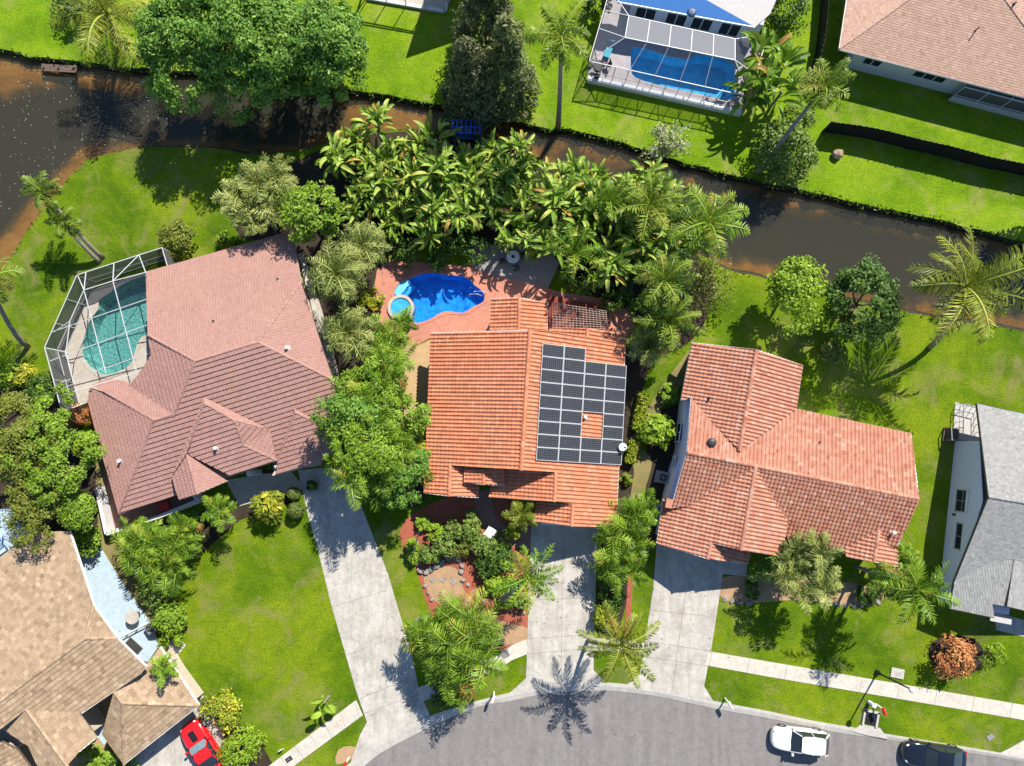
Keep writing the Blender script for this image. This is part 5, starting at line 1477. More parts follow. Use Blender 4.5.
# ---- tall feathery dark trees
def conifer(label, bx, by, h, rad, mat, n=150, per=52):
    b = W(bx, by); t = thing('feathery_tree', label, 'tree', b, 0, 'tall feathery trees on the far bank')
    me = leaf_cloud('crown', (rad, rad, h * 0.47), n, per, 0.42, 0.13, L[mat], nseed(), 0.22, -1, 0.35, 0.2, 'cone')
    link_mesh('crown', me, t, (0, 0, h * 0.53))
    mb = trunk_mb([(0, 0, -0.05), (0.05, 0, h * 0.5), (0, 0, h * 0.97)], 0.26, 0.05, 8); mb.build('trunk', M['bark'], t)
conifer('dark ragged feathery tree nearest the canal wall at the grassy yard corner', 474, 112, 10.5, 2.7, 'needle', 190, 56)
conifer('grey green ragged feathery tree left of the bent coconut trunk', 507, 98, 11.0, 2.5, 'feather', 170, 56)
conifer('tallest feathery tree standing behind the other two at the top edge', 488, 46, 12.0, 3.0, 'needle', 200, 56)
palm('coconut palm with a tall bare bent trunk left of the screened blue pool', (561, 36), 12.0, 3.0, (558, 127), 17, 'palm', 'coconut_palm', leaf=0.75, pairs=24, e_lo=-35, droop=75, tr=0.17)
for k_, (x_, y_, z_) in enumerate(((762, 50, 3.4), (782, 62, 3.6), (765, 78, 3.8), (785, 88, 3.2), (752, 96, 2.6))):
    c = W(x_, y_, z_); t = thing('paddle_leaf_plant', 'dark glossy broad leaved plant at the right end of the screened blue pool', 'plant', (c.x, c.y, 0), k_ * 1.3, 'broad leaved plants at the pool cage end')
    link_mesh('leaves', paddle_mesh('leaves', 18, 2.0, 0.42, L['areca'], 970 + k_, 0.8), t, (0, 0, z_ - 0.6)); mb = MB(); mb.tube([(0, 0, -0.05), (0, 0, z_ - 0.6)], [0.14, 0.1], 7); mb.build('stem', M['palm_bark'], t)
shrub('dark rounded shrub at the top edge beside the blue roofed house', 787, 12, 1.9, 1.6, 'deep', n=40)
shrub('dark shrub left of the screened blue pool at the top edge', 597, 3, 1.2, 1.2, 'deep')
palm('leaning palm with a long pale trunk over the vine covered mound by the canal', (824, 86), 7.0, 2.5, (757, 172), 18, 'palm', leaf=0.75, e_lo=-10)
shrub('mound of small leaved vines beside the leaning palm at the canal edge', 783, 150, 2.4, 1.3, 'garden', 'vine_mound', n=80, per=54, ll=0.26, lw=0.18, ry=3.0)
shrub('low vines at the foot of the leaning palm hanging over the canal wall', 800, 118, 1.3, 1.2, 'garden', 'vine_mound', n=26)
broad_tree('tree beyond the right edge whose crown shades the canal corner', 1105, 172, 6.0, 2.6, mat='deep', name='broadleaf_tree', n=40, per=50)
# pale, nearly bare tree on the bank
b = W(663, 152); t = thing('bare_tree', 'pale half bare tree with thin twigs on the bank below the screened blue pool', 'tree', b)
r_ = random.Random(5); mb = MB(); lv = []
mb.tube([(0, 0, -0.1), (0.05, 0, 1.0)], [0.12, 0.09], 7)
for k in range(34):
    a = r_.uniform(0, 6.28); e = r_.uniform(0.25, 1.35); l = r_.uniform(1.2, 2.4)
    q = Vector((0.05, 0, 0.9)); d = Vector((math.cos(a) * math.cos(e), math.sin(a) * math.cos(e), math.sin(e)))
    p1 = q + d * l * 0.5; p2 = p1 + (d + Vector((r_.uniform(-.4, .4), r_.uniform(-.4, .4), 0.1))) * l * 0.5
    mb.tube([q, p1, p2], [0.06, 0.045, 0.018], 5)
    for m_ in range(8):
        s_ = p1.lerp(p2, r_.random()); e_ = s_ + Vector((r_.uniform(-.5, .5), r_.uniform(-.5, .5), r_.uniform(0, .4)))
        mb.tube([s_, e_], [0.03, 0.012], 4); lv.append(e_)
mb.build('trunk', M['bare_twig'], t)
g = np.random.default_rng(3); C = np.repeat(np.array([tuple(p_) for p_ in lv]), 5, 0) + g.normal(size=(len(lv) * 5, 3)) * 0.16
nn = unit(g.normal(size=C.shape) + np.array([0, 0, 0.8])); tt = unit(np.cross(nn, g.normal(size=C.shape))); bb = np.cross(nn, tt)
link_mesh('crown', np_mesh('crown', np.stack([C - tt * 0.12, C + bb * 0.06, C + tt * 0.12, C - bb * 0.06], 1).reshape(-1, 3), 4, g.random(len(C)), L['bareleaf']), t)

# ---- dense bed between the canal and the orange roof
def in_poly(x, y, pg):
    c = False; n = len(pg)
    for i in range(n):
        x1, y1 = pg[i]; x2, y2 = pg[i - 1]
        if (y1 > y) != (y2 > y) and x < (x2 - x1) * (y - y1) / (y2 - y1) + x1: c = not c
    return c
zone = [(338, 150), (372, 125), (430, 130), (470, 138), (520, 138), (555, 165), (610, 172), (650, 182), (690, 200), (700, 235), (655, 262), (615, 268), (590, 285), (552, 256), (530, 236), (500, 226), (455, 230), (405, 232), (372, 218), (345, 200)]
protos = []
for k in range(6):
    t = thing('paddle_leaf_plant', 'broad paddle leaved plant in the dense bed between the canal and the terracotta pool deck', 'plant', (0, 0, 0), 0, 'paddle leaved plants in the canal bed')
    h = [2.0, 2.5, 2.9, 2.2, 3.2, 1.8][k]
    link_mesh('leaves', paddle_mesh('leaves', 30 + k % 5, 1.25, 0.24, L['banana'], 900 + k, 0.55), t, (0, 0, h))
    mb = MB()
    for j in range(3): mb.tube([(0.12 * math.cos(j * 2.1), 0.12 * math.sin(j * 2.1), -0.05), (0.05 * math.cos(j * 2.1), 0.05 * math.sin(j * 2.1), h)], [0.11, 0.08], 6)
    mb.build('stem', M['palm_bark'], t); protos.append(t)
r_ = random.Random(77); cnt = 0; used = [False] * 6
yy = 128
while yy < 290:
    xx = 335 + (12 if int(yy / 18) % 2 else 0)
    while xx < 712:
        qx, qy = xx + r_.uniform(-7, 7), yy + r_.uniform(-6, 6)
        if in_poly(qx, qy, zone) and math.hypot(qx - 470, qy - 137) > 15 and math.hypot(qx - 574, qy - 262) > 22:
            k = r_.randrange(6); c = W(qx, qy, 3.2)
            if not used[k]: o = protos[k]; used[k] = True
            else: o = copy_tree(protos[k])
            o.location = (c.x, c.y, 0); o.rotation_euler = (r_.gauss(0, .16), r_.gauss(0, .16), r_.uniform(0, 6.28)); s_ = r_.uniform(0.8, 1.25); o.scale = (s_, s_, s_); cnt += 1
        xx += 18
    yy += 15
print('paddle plants', cnt)
# low dark understorey of the bed
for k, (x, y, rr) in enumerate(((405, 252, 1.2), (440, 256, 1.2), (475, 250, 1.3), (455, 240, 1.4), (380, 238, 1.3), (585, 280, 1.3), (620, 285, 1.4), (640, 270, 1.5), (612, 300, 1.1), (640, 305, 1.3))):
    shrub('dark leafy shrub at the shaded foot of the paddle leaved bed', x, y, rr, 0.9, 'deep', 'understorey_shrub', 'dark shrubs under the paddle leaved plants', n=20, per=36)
palm('feathery palm with plump green plumes overhanging the red timber deck', (574, 254), 5.4, 3.1, None, 10, 'areca', 'foxtail_palm', leaf=0.55, pairs=40, plume=0.55, e_lo=15, droop=95, lw=0.10)
palm('big dark green palm at the canal corner of the dense bed', (708, 222), 6.5, 3.5, None, 20, 'areca', leaf=0.95, e_lo=-20, pairs=28)
palm('palm with blue green arching fronds left of the canal corner palm', (650, 205), 5.6, 3.2, None, 18, 'palm', leaf=0.85, e_lo=-10, pairs=26)
palm('palm among the paddle leaves just above the pool terrace', (610, 200), 4.6, 2.4, None, 14, 'areca', leaf=0.7)
palm('silvery green palm nearest the north gable of the salmon roofed house', (668, 322), 4.8, 2.9, None, 22, 'palm', leaf=0.62, pairs=24, e_lo=-10, lw=0.12)
palm('silvery green palm above its twin on the lawn side of the dense bed', (664, 280), 6.4, 3.1, None, 22, 'palm', leaf=0.66, pairs=24, e_lo=-10, lw=0.12)
tuft('thin silvery palm at the upper end of the planted strip beside the orange roof', 648, 345, 2.8, 1.9, n=24, per=44)
shrub('wispy olive shrub at the lawn edge by the canal right of the fan palms', 706, 282, 2.4, 1.7, 'olive', n=46, per=44, ll=0.22, lw=0.12)
# ---- left of the orange roof
palm_clump('large feathery silver palm overhanging the north edge of the pinkish roof', 256, 200, 5.0, 2.0, 8, 'silver', 'feathery_palm', n=15, spread=0.85, e_lo=10)
tuft('silver palm tip just left of the bright tree at the pinkish roof corner', 275, 178, 4.0, 2.0, n=26, per=44)
broad_tree('bright green rounded tree at the north corner of the pinkish roof', 312, 212, 4.6, 2.6, 2.6, 2.2, 'mixed', 'broadleaf_tree', n=66, per=80, ll=0.26, lw=0.16, clump=0.22)
g_ = 'fan palms between the pinkish roof and the deep blue pool'
for x, y, z, rr, lb in ((364, 247, 3.8, 2.2, 'silver fan palm at the corner of the terracotta deck, topmost of its row'), (338, 275, 5.0, 2.6, 'largest silver fan palm in the row beside the pinkish roof'),
                        (350, 333, 4.2, 2.4, 'silver fan palm beside the round spa, lowest of its row')):
    tuft(lb, x, y, z, rr, group=g_, n=34, per=50)
shrub('yellow green shrub between the two lower fan palms beside the spa', 372, 300, 1.0, 1.0, 'croton')
palm('small fresh green palm leaning over the spa edge', (404, 322), 2.6, 1.4, None, 12, 'areca', leaf=0.45)
palm_clump('clumping palm below the spa beside the sand path', 386, 350, 3.6, 2.3, 7, 'areca', spread=0.6)
g_ = 'leafy trees in the row between pinkish and orange roofs'
tr13 = [(375, 385, 4.8, 2.2, 'mixed'), (357, 415, 6.0, 2.4, 'lush'), (398, 418, 4.6, 2.3, 'mixed'), (372, 452, 6.2, 2.6, 'mixed'), (405, 470, 4.4, 2.1, 'lush'), (352, 448, 5.8, 2.0, 'mixed'), (395, 490, 3.6, 1.7, 'lush')]
for x, y, z, rr, m_ in tr13:
    broad_tree('leafy green tree in the dense row between the pinkish roof and the orange roof', x, y, z, rr, rr, rr * 0.85, m_, 'leafy_tree', group=g_, n=60, per=80, ll=0.34, lw=0.10, clump=0.22, lump=0.55)
palm_clump('fresh palm clump above the driveway head in the leafy row', 372, 425, 6.6, 2.2, 5, 'areca', spread=0.55)
palm_clump('palm clump with drooping fronds over the shaded driveway head', 350, 470, 6.2, 1.9, 4, 'areca', spread=0.5)
for x, y, z in ((393, 378, 5.4), (362, 398, 5.8), (402, 440, 5.4), (378, 478, 5.6), (345, 432, 5.6)):
    palm_clump('feathery palm clump growing through the leafy row between pinkish and orange roofs', x, y, z, 1.9, 4, 'areca', 'clumping_palm', 'palm clumps in the leafy row', spread=0.55)
shrub('yellow and orange leaved shrub against the west eave of the orange roof', 424, 452, 0.8, 2.6, 'croton', n=18)
shrub('wispy olive shrub at the lower west corner of the orange roof', 430, 476, 1.0, 2.4, 'olive', n=22)
# ---- left edge
palm('leaning palm with twin crown beside the pond, upper of the two', (44, 192), 5.0, 2.0, (103, 258), 13, 'palm', 'leaning_palm', 'leaning palms beside the pond', leaf=0.55, tr=0.13)
palm('leaning palm beside the pond with its crown low over the lawn, lower of the two', (62, 222), 3.4, 1.8, (100, 262), 12, 'palm', 'leaning_palm', 'leaning palms beside the pond', leaf=0.5, tr=0.13)
palm('palm trunk leaning out of the picture at the left edge', (-14, 276), 7.2, 3.0, (28, 347), 16, 'palm', leaf=0.8)
shrub('round two tone shrub on the lawn at the top of the screen cage', 178, 239, 1.45, 1.2, 'olive', 'round_shrub', n=40, per=50, lump=0.05)
shrub('bright lime plant at the roof edge right of the round shrub', 225, 241, 0.8, 0.5, 'lime', n=14)
g_ = 'olive green trees at the left edge'
for x, y, z, rr in ((12, 412, 3.6, 2.6), (48, 425, 4.0, 2.5), (18, 462, 4.4, 3.0), (60, 468, 4.4, 2.7), (38, 505, 3.8, 2.6), (78, 505, 3.4, 2.0)):
    broad_tree('olive green tree in the dense group at the left edge above the tan roof', x, y, z, rr, rr, rr * 0.7, 'olive' if x < 45 else 'mixed', 'olive_tree', group=g_, n=95, per=80, ll=0.22, lw=0.11, clump=0.19, lump=0.5)
shrub('yellow flowering shrub at the left edge below the lawn', 27, 374, 1.0, 0.8, 'croton')
shrub('lime shrub at the left edge beside the cage corner', 8, 374, 1.2, 0.9, 'lime')
shrub('dark clipped shrub outside the lower corner of the screen cage', 44, 388, 1.3, 0.9, 'deep', n=30)
shrub('dry brown palm top at the lower corner of the screen cage', 82, 413, 1.0, 1.6, 'copper', 'dry_palm', n=18, per=40, ll=0.4, lw=0.07)
shrub('bright green leafy plant against the west side of the pinkish roof', 88, 444, 1.1, 1.0, 'lime', n=22, ll=0.5, lw=0.2)
shrub('square cut green shrub at the top of the pale blue patio', 88, 542, 1.15, 0.9, 'mixed', n=36, lump=0.05)
# ---- front of the pinkish-roofed house
g_ = 'clumping palms in front of the walled court'
palm_clump('clumping palm at the court wall corner, left of its group', 138, 545, 2.6, 2.0, 6, 'areca', group=g_, spread=0.6)
palm_clump('clumping palm spreading over the lawn edge in front of the court wall', 166, 560, 2.8, 2.1, 7, 'areca', group=g_, spread=0.6)
palm_clump('clumping palm close to the entry in front of the court wall', 182, 537, 2.6, 1.6, 5, 'areca', group=g_, spread=0.5)
palm('single small palm with a pale trunk on the lawn below the entry', (220, 510), 3.0, 1.8, (213, 522), 13, 'areca', leaf=0.55)
t = shrub('yellow orange croton shrub beside the two clipped balls', 270, 505, 1.35, 1.2, 'croton', 'croton_shrub', n=30, per=40, ll=0.55, lw=0.12)
def ball(label, px, py, rad):
    c = W(px, py, rad); t = thing('clipped_ball_shrub', label, 'shrub', (c.x, c.y, 0), 0, 'clipped ball shrubs')
    g = np.random.default_rng(nseed()); d = unit(g.normal(size=(1500, 3))); P = d * rad * g.uniform(0.93, 1.03, (1500, 1))
    nr = unit(d + g.normal(size=d.shape) * 0.35); tt = unit(np.cross(nr, g.normal(size=d.shape))); bb = np.cross(nr, tt); s_ = 0.07
    link_mesh('crown', np_mesh('crown', np.stack([P - tt * s_, P + bb * s_ * .7, P + tt * s_, P - bb * s_ * .7], 1).reshape(-1, 3), 4, g.random(1500), L['box']), t, (0, 0, rad))
    mb = MB(); mb.lathe([(0.05, 0), (0.04, rad)], (0, 0, 0), 6); mb.build('stem', M['bark'], t)
ball('smaller clipped ball shrub nearest the pinkish roof', 293.5, 494, 0.55); ball('larger clipped ball shrub at the driveway edge', 295.5, 510.5, 0.68)
shrub('dark shrub with dry stems at the driveway head', 312, 486, 0.5, 0.4, 'deep', n=10)
shrub('bushy green shrub beside the pale blue patio, upper part of the hedge bed', 158, 588, 1.5, 1.0, 'garden', n=34)
shrub('bright round green shrub beside the air conditioner on the patio', 170, 618, 1.25, 1.0, 'mixed', 'round_shrub', n=36, lump=0.05)
shrub('yellow green low shrub below the round shrub at the patio end', 170, 637, 0.9, 0.5, 'lime', n=20)
palm('small palm standing over the tan garage roof edge', (163, 668), 4.0, 1.35, (176, 660), 11, 'areca', leaf=0.42)
shrub('yellow green shrub on the lawn edge above the red car', 222, 712, 1.5, 0.9, 'croton', n=34, per=44)
shrub('feathery green shrub on the lawn edge right of the red car', 240, 746, 1.6, 0.9, 'lime', n=34, ll=0.4, lw=0.1)
shrub('leafy green shrub in front of the tan gable at the bottom edge', 98, 757, 1.3, 0.8, 'mixed', n=28)
shrub('low green plant under the tan garage eave at the bottom edge', 132, 762, 0.6, 0.4, 'mixed', n=12)
# banana on the lawn by the left pavement
c = W(324, 703, 1.4); t = thing('banana_plant', 'young banana plant with a few big drooping leaves beside the left pavement', 'plant', (c.x, c.y, 0))
link_mesh('leaves', paddle_mesh('leaves', 6, 1.15, 0.42, L['mixed'], 955, 0.5), t, (0, 0, 1.3)); mb = MB(); mb.tube([(0, 0, -0.05), (0, 0, 1.35)], [0.10, 0.07], 7); mb.build('stem', M['palm_bark'], t)
# ---- front garden of the orange-roofed house
palm('small coconut palm close under the entry roof in the front garden', (521, 514), 3.2, 1.7, None, 13, 'coco', leaf=0.5)
palm('tall palm with thick plumed fronds over the edge of the middle driveway', (530, 576), 6.2, 3.1, (500, 600), 14, 'areca', leaf=0.6, pairs=30, plume=0.25, e_lo=-5, tr=0.2)
g_ = 'garden shrubs in the red mulch bed'
for x, y, rr, m_, lb in ((430, 552, 0.95, 'garden', 'green shrub by the rocks at the left of the red mulch bed'), (447, 545, 1.0, 'garden', 'green shrub left of the clipped brown ball in the red bed'),
                         (467, 528, 1.2, 'garden', 'light green shrub nearest the entry in the red bed'), (481, 545, 1.05, 'garden', 'green shrub right of the clipped brown ball by the white slab'),
                         (500, 560, 1.35, 'deep', 'dark green shrub right of the white slab in the front garden'), (487, 568, 0.9, 'deep', 'small dark shrub under the dark garden shrub'),
                         (494, 583, 0.8, 'lime', 'low bright plant between the paved court and the tall palm'), (423, 523, 0.6, 'mixed', 'small bright plant at the top left of the red bed'),
                         (455, 612, 1.45, 'garden', 'rounded green shrub at the lower end of the paved court'), (412, 545, 0.55, 'lime', 'low lime plant at the left edge of the red bed'),
                         (512, 534, 0.7, 'croton', 'red and yellow leaved plant beside the entry path'), (506, 600, 0.7, 'lime', 'low lime plant at the foot of the tall driveway palm')):
    shrub(lb, x, y, rr, None, m_, 'garden_shrub', g_, n=26, per=40, ll=0.26, lw=0.15)
for x, y, rr, m_ in ((437, 532, .8, 'lime'), (452, 534, .9, 'garden'), (494, 545, .9, 'garden'), (510, 585, .8, 'lime'), (520, 600, .8, 'garden'), (415, 556, .6, 'lime'), (498, 548, .8, 'mixed')):
    shrub('low leafy filler plant in the red mulch bed of the front garden', x, y, rr, None, m_, 'garden_plant', 'low filler plants in the red mulch bed', n=18, per=36, ll=0.24, lw=0.13)
shrub('clipped brown green ball shrub in the red mulch bed', 461, 548, 0.72, 0.7, 'olive', 'ball_shrub', n=30, per=44, ll=0.12, lw=0.09, lump=0.02)
palm('tiny slender palm with a white trunk at the left edge of the red bed', (421, 524), 3.4, 0.6, (412, 561), 9, 'lime', leaf=0.22, tr=0.05)
g_ = 'clumping palms at the left driveway mouth'
palm_clump('clumping palm on the left of the group beside the left driveway mouth', 436, 640, 5.2, 2.2, 6, 'areca', group=g_, spread=0.6)
palm_clump('biggest clumping palm of the group beside the left driveway mouth', 472, 642, 6.2, 2.7, 7, 'areca', group=g_, spread=0.6)
palm_clump('lowest clumping palm of the group, nearest the road kerb', 454, 672, 5.0, 2.1, 6, 'areca', group=g_, spread=0.55)
shrub('dark shrub in shade between the clumping palms and the kerb', 440, 692, 1.2, 0.7, 'deep')
shrub('reddish leaved plant at the kerb below the clumping palms', 468, 692, 0.8, 0.4, 'copper', n=14, ll=0.4, lw=0.08)
# ---- strip between the middle and right driveways
g_ = 'clumping palms between middle and right driveways'
palm_clump('clumping palm at the south east corner of the orange roof', 628, 530, 3.2, 2.1, 6, 'areca', group=g_, spread=0.6)
palm_clump('clumping palm below its neighbour between the two garages', 622, 562, 3.0, 2.0, 6, 'areca', group=g_, spread=0.6)
palm_clump('slim clumping palm against the garage corner of the salmon roof', 645, 512, 3.4, 1.6, 4, 'areca', group=g_, spread=0.5)
shrub('yellow green hedge plant at the lower end of the strip between driveways', 606, 615, 1.0, 0.7, 'hedge', n=24, ry=1.3)
shrub('dark green hedge plant in the middle of the strip between driveways', 611, 590, 1.1, 0.8, 'deep', n=26, ry=1.5)
palm('coconut palm standing in front of the pavement between two driveways', (622, 645), 6.6, 3.9, (588, 640), 15, 'coco', 'coconut_palm', leaf=0.62, pairs=34, e_lo=-10, droop=65, tr=0.12)
# ---- between orange and salmon houses
shrub('lime green shrub on the worn path between orange and salmon houses', 658, 431, 1.35, 1.1, 'lime', 'lime_shrub', n=34, per=44, ll=0.4, lw=0.2)
shrub('small fresh green shrub at the corner of the salmon north wing', 669, 394, 0.75, 0.6, 'mixed', n=20)
def hedge(label, a, b, w, h, mat='hedge'):
    A_, B_ = W(*a, h), W(*b, h); c = (A_ + B_) / 2; Ln = (B_ - A_).length; rz = math.atan2(B_.y - A_.y, B_.x - A_.x)
    t = thing('clipped_hedge', label, 'hedge', (c.x, c.y, 0), rz, 'clipped yellow green hedges')
    g = np.random.default_rng(nseed()); N = 1500
    P = np.column_stack([g.uniform(-Ln / 2, Ln / 2, N), g.uniform(-w / 2, w / 2, N), g.uniform(0.1, h, N)])
    ax = g.integers(0, 3, N); sg = g.choice([-1, 1], N)
    P[ax == 0, 0] = (sg * Ln / 2)[ax == 0]; P[ax == 1, 1] = (sg * w / 2)[ax == 1]; P[(ax == 2), 2] = h
    P += g.normal(size=P.shape) * 0.05
    nr = unit(g.normal(size=P.shape) * 0.6 + np.array([0, 0, 0.8])); tt = unit(np.cross(nr, g.normal(size=P.shape))); bb = np.cross(nr, tt)
    link_mesh('crown', np_mesh('crown', np.stack([P - tt * .11, P + bb * .07, P + tt * .11, P - bb * .07], 1).reshape(-1, 3), 4, g.random(N), L[mat]), t)
    mb = MB(); mb.box((0, 0, h * 0.45), (Ln * 0.8, w * 0.6, h * 0.8)); mb.build('stem', M['bark'], t)
hedge('longer clipped yellow green hedge beside the solar panel eave', (644, 395), (638, 428), 0.75, 0.8)
hedge('shorter clipped yellow green hedge beside the white dish', (635.5, 442), (630, 462), 0.65, 0.7)
shrub('small yellow green shrub at the lower end of the hedge strip', 626, 479, 0.5, 0.4, 'hedge', n=14)
# ---- right: lawn trees
broad_tree('lime green tree on the lawn right of the salmon north wing', 800, 288, 4.0, 2.6, 3.2, 2.0, 'lime', 'broadleaf_tree', n=75, per=80, ll=0.27, lw=0.16, clump=0.21)
broad_tree('dark green dense tree between the lime tree and the big coconut palm', 862, 303, 4.2, 3.3, 3.2, 2.5, 'deep', 'broadleaf_tree', n=105, per=80, ll=0.27, lw=0.17, clump=0.19, up=0.7)
palm('big coconut palm with sweeping fronds on the lawn at the right edge', (966, 286), 7.4, 5.4, (930, 347), 19, 'coco', 'coconut_palm', leaf=1.15, pairs=38, e_lo=-12, droop=82, lw=0.12)
shrub('agave like rosette in the shade below the dark green tree', 832, 352, 0.9, 0.4, 'silver', 'rosette_plant', n=10, per=22, ll=0.8, lw=0.14)
# ---- right: front garden of the salmon-roofed house
palm_clump('grey green clumping palm at the front of the salmon roofed house', 812, 568, 4.8, 1.9, 9, 'silver', spread=0.95, n=10)
shrub('dark leafy shrub at the corner of the salmon garage wing', 768, 572, 1.2, 1.4, 'lush', n=26)
palm('tall palm in front of the small salmon gable, casting a long shadow', (915, 588), 7.0, 3.2, None, 16, 'areca', leaf=0.75, pairs=28, e_lo=-12, tr=0.14)
palm('second slimmer palm right behind the tall palm at the small salmon gable', (893, 580), 5.4, 2.0, None, 14, 'areca', leaf=0.55, tr=0.11)
palm_clump('bright clumping palm between the small salmon gable and the white wall', 908, 560, 2.6, 1.3, 4, 'areca', spread=0.5)
shrub('dark cycad like plant in the tan bed below the small gable', 866, 596, 0.85, 0.5, 'deep', 'cycad', n=14, ll=0.6, lw=0.08)
shrub('low dark plant in the tan bed near the salmon garage', 752, 590, 0.7, 0.4, 'deep', n=14)
shrub('copper and orange leaved shrub on the front lawn of the grey roofed house', 955, 655, 1.55, 1.3, 'copper', 'copper_shrub', n=50, per=60, ll=0.20, lw=0.11)
shrub('wispy pale green plant right of the copper shrub', 993, 655, 1.0, 0.6, 'lime', 'wispy_plant', n=16, per=26, ll=0.3, lw=0.06)
# dark grass and weeds hanging over the canal wall: far too many blades to count
g = np.random.default_rng(9); P = []
for line, sgn, dens in ((NBW, -1, 26), (SBW, 1, 7)):
    for i in range(len(line) - 1):
        a = np.array(line[i]); b_ = np.array(line[i + 1])
        if abs(a[0]) > 52: continue
        for k in range(dens):
            q = a + (b_ - a) * g.random(); P.append((q[0] + g.normal() * 0.12, q[1] + g.normal() * 0.14 + sgn * 0.02, g.uniform(-0.45, 0.12)))
P = np.array(P); nr = unit(g.normal(size=P.shape) + np.array([0, 0, 0.6])); tt = unit(np.cross(nr, g.normal(size=P.shape))); bb = np.cross(nr, tt)
o = link_mesh('bank_grass', np_mesh('bank_grass', np.stack([P - tt * .16, P + bb * .06, P + tt * .16, P - bb * .06], 1).reshape(-1, 3), 4, g.random(len(P)), L['deep']))
tag(o, kind='stuff')
# ------------------------------------------------------------------ screen cages
def beam_set(pairs, w, parent, name='frame', mat='alu_white'):
    mb = MB()
    for a, b in pairs: mb.bar(a, b, w * 0.68)
    return mb.build(name, M[mat], parent)

# cage over the teal pool
ZT, ZR = 2.55, 3.35
base_px = [(162, 247.6), (77, 275), (44.7, 347.5), (62, 412)]
cage = placed(thing('screen_cage', 'white framed screen cage over the teal pool beside the pinkish roof', 'screen cage', W(95, 330)))
topp = [W(x, y, ZT) for x, y in base_px]
endE = W(168, 268, ZT); endS = W(88, 402, ZT)
ring = [endE] + topp + [endS]
inner = [W(166, 262, ZR), W(158, 262, ZR), W(88, 288, ZR), W(66, 350, ZR), W(76, 398, ZR)]
pairs = [(a, b) for a, b in zip(ring[:-1], ring[1:])]
gnd = lambda p: Vector((p.x, p.y, 0.03))
for i, (a, b) in enumerate(zip(ring[:-1], ring[1:])):
    n = max(1, round((b - a).length / 2.2))
    for k in range(n): 
        p_ = a.lerp(b, k / n); pairs.append((p_, gnd(p_)))
    if 0 < i < 4:
        pairs.append((gnd(a) + Vector((0, 0, 1.0)), gnd(b) + Vector((0, 0, 1.0))))
        pairs.append((gnd(a) + Vector((0, 0, 0.05)), gnd(b) + Vector((0, 0, 0.05))))
beam_set(pairs, 0.085, cage, 'wall_frame')
rp = []
def RPx(a, b, za=ZR, zb=ZR): rp.append((W(*a, za), W(*b, zb)))
# mansard rail and roof purlins, read off the photograph
mans = [W(113, 281, ZR), W(84, 290, ZR), W(70, 321, ZR), W(64.5, 352, ZR), W(70, 395, ZR)]
RPx((113, 281), (84, 290)); RPx((84, 290), (70, 321)); RPx((70, 321), (66, 352)); RPx((66, 352), (74, 384))
RPx((113, 281), (139, 255), ZR, ZT); RPx((113, 281), (114, 263), ZR, ZT); RPx((84, 290), (86, 272), ZR, ZT); RPx((84, 290), (78, 276), ZR, ZT); RPx((70, 321), (54, 332), ZR, ZT); RPx((66, 352), (46, 348), ZR, ZT); RPx((74, 384), (57, 390), ZR, ZT)
RPx((139, 255), (146, 273), ZT, ZR); RPx((113, 281), (147, 272)); RPx((113, 281), (138, 377)); RPx((84, 290), (106, 373)); RPx((66, 352), (75, 392)) if False else None
RPx((52, 332), (147, 299), ZT, ZR); RPx((50, 361), (147, 325), ZT, ZR); RPx((62, 382), (150, 353), ZT, ZR); RPx((72, 392), (140, 372), ZR, ZR)
beam_set(rp, 0.085, cage, 'roof_frame')
mb = MB()
for a, b in zip(ring[:-1], ring[1:]): mb.quad(gnd(a), gnd(b), b, a)
mb.build('wall_screen', M['screen_wall'], cage)
mb = MB()
mz = [W(84, 290, ZR + .02), W(66, 352, ZR + .02), W(74, 386, ZR + .02), W(140, 372, ZR + .02), W(150, 330, ZR + .02), W(147, 273, ZR + .02), W(113, 281, ZR + .02)]
mb.add(mz, [tuple(range(len(mz)))]); mb.build('roof_screen', M['screen_roof'], cage)
mb = MB(); tz = [p_ + Vector((0, 0, 0.01)) for p_ in topp]
mb.quad(tz[0], tz[1], W(84, 290, ZR), W(113, 281, ZR)); mb.quad(tz[1], tz[2], W(66, 352, ZR), W(84, 290, ZR)); mb.quad(tz[2], tz[3], W(74, 386, ZR), W(66, 352, ZR))
mb.build('sloped_screen', M['screen_roof'], cage)

# cage over the sky blue pool
cage = placed(thing('screen_cage', 'white screen cage with sloped sides over the sky blue pool of the blue roofed house', 'screen cage', W(665, 70)))
g0, g1 = W(586, 77), W(739, 111); g2, g3 = W(757, 52), W(606, 8)
t0, t1 = g0 + Vector((0, 0, 2.5)), g1 + Vector((0, 0, 2.5)); t2, t3 = g2 + Vector((0, 0, 2.6)), g3 + Vector((0, 0, 2.6))
m0, m1 = W(625, 37.5, 3.9), W(735, 60, 3.9); m2, m3 = W(735, 39, 3.9), W(628.8, 15.8, 3.9)
pairs = [(t0, t1), (t1, t2), (t3, t0), (m0, m1), (m1, m2), (m2, m3), (m3, m0), (t0, m0), (t1, m1), (t2, m2), (t3, m3), (t1.lerp(t2, .35), m1), (t0.lerp(t3, .45), m0), (t0.lerp(t3, .7), m3)]
for k in range(1, 5):
    f = k / 5; pairs += [(m3.lerp(m2, f), m0.lerp(m1, f)), (m0.lerp(m1, f), t0.lerp(t1, (f * .78 + .1)))]
beam_set(pairs, 0.085, cage, 'roof_frame')
wp = []
for k in range(13): wp.append((g0.lerp(g1, k / 12), t0.lerp(t1, k / 12)))
for k in range(1, 4): wp += [(g1.lerp(g2, k / 4), t1.lerp(t2, k / 4)), (g0.lerp(g3, k / 4), t0.lerp(t3, k / 4))]
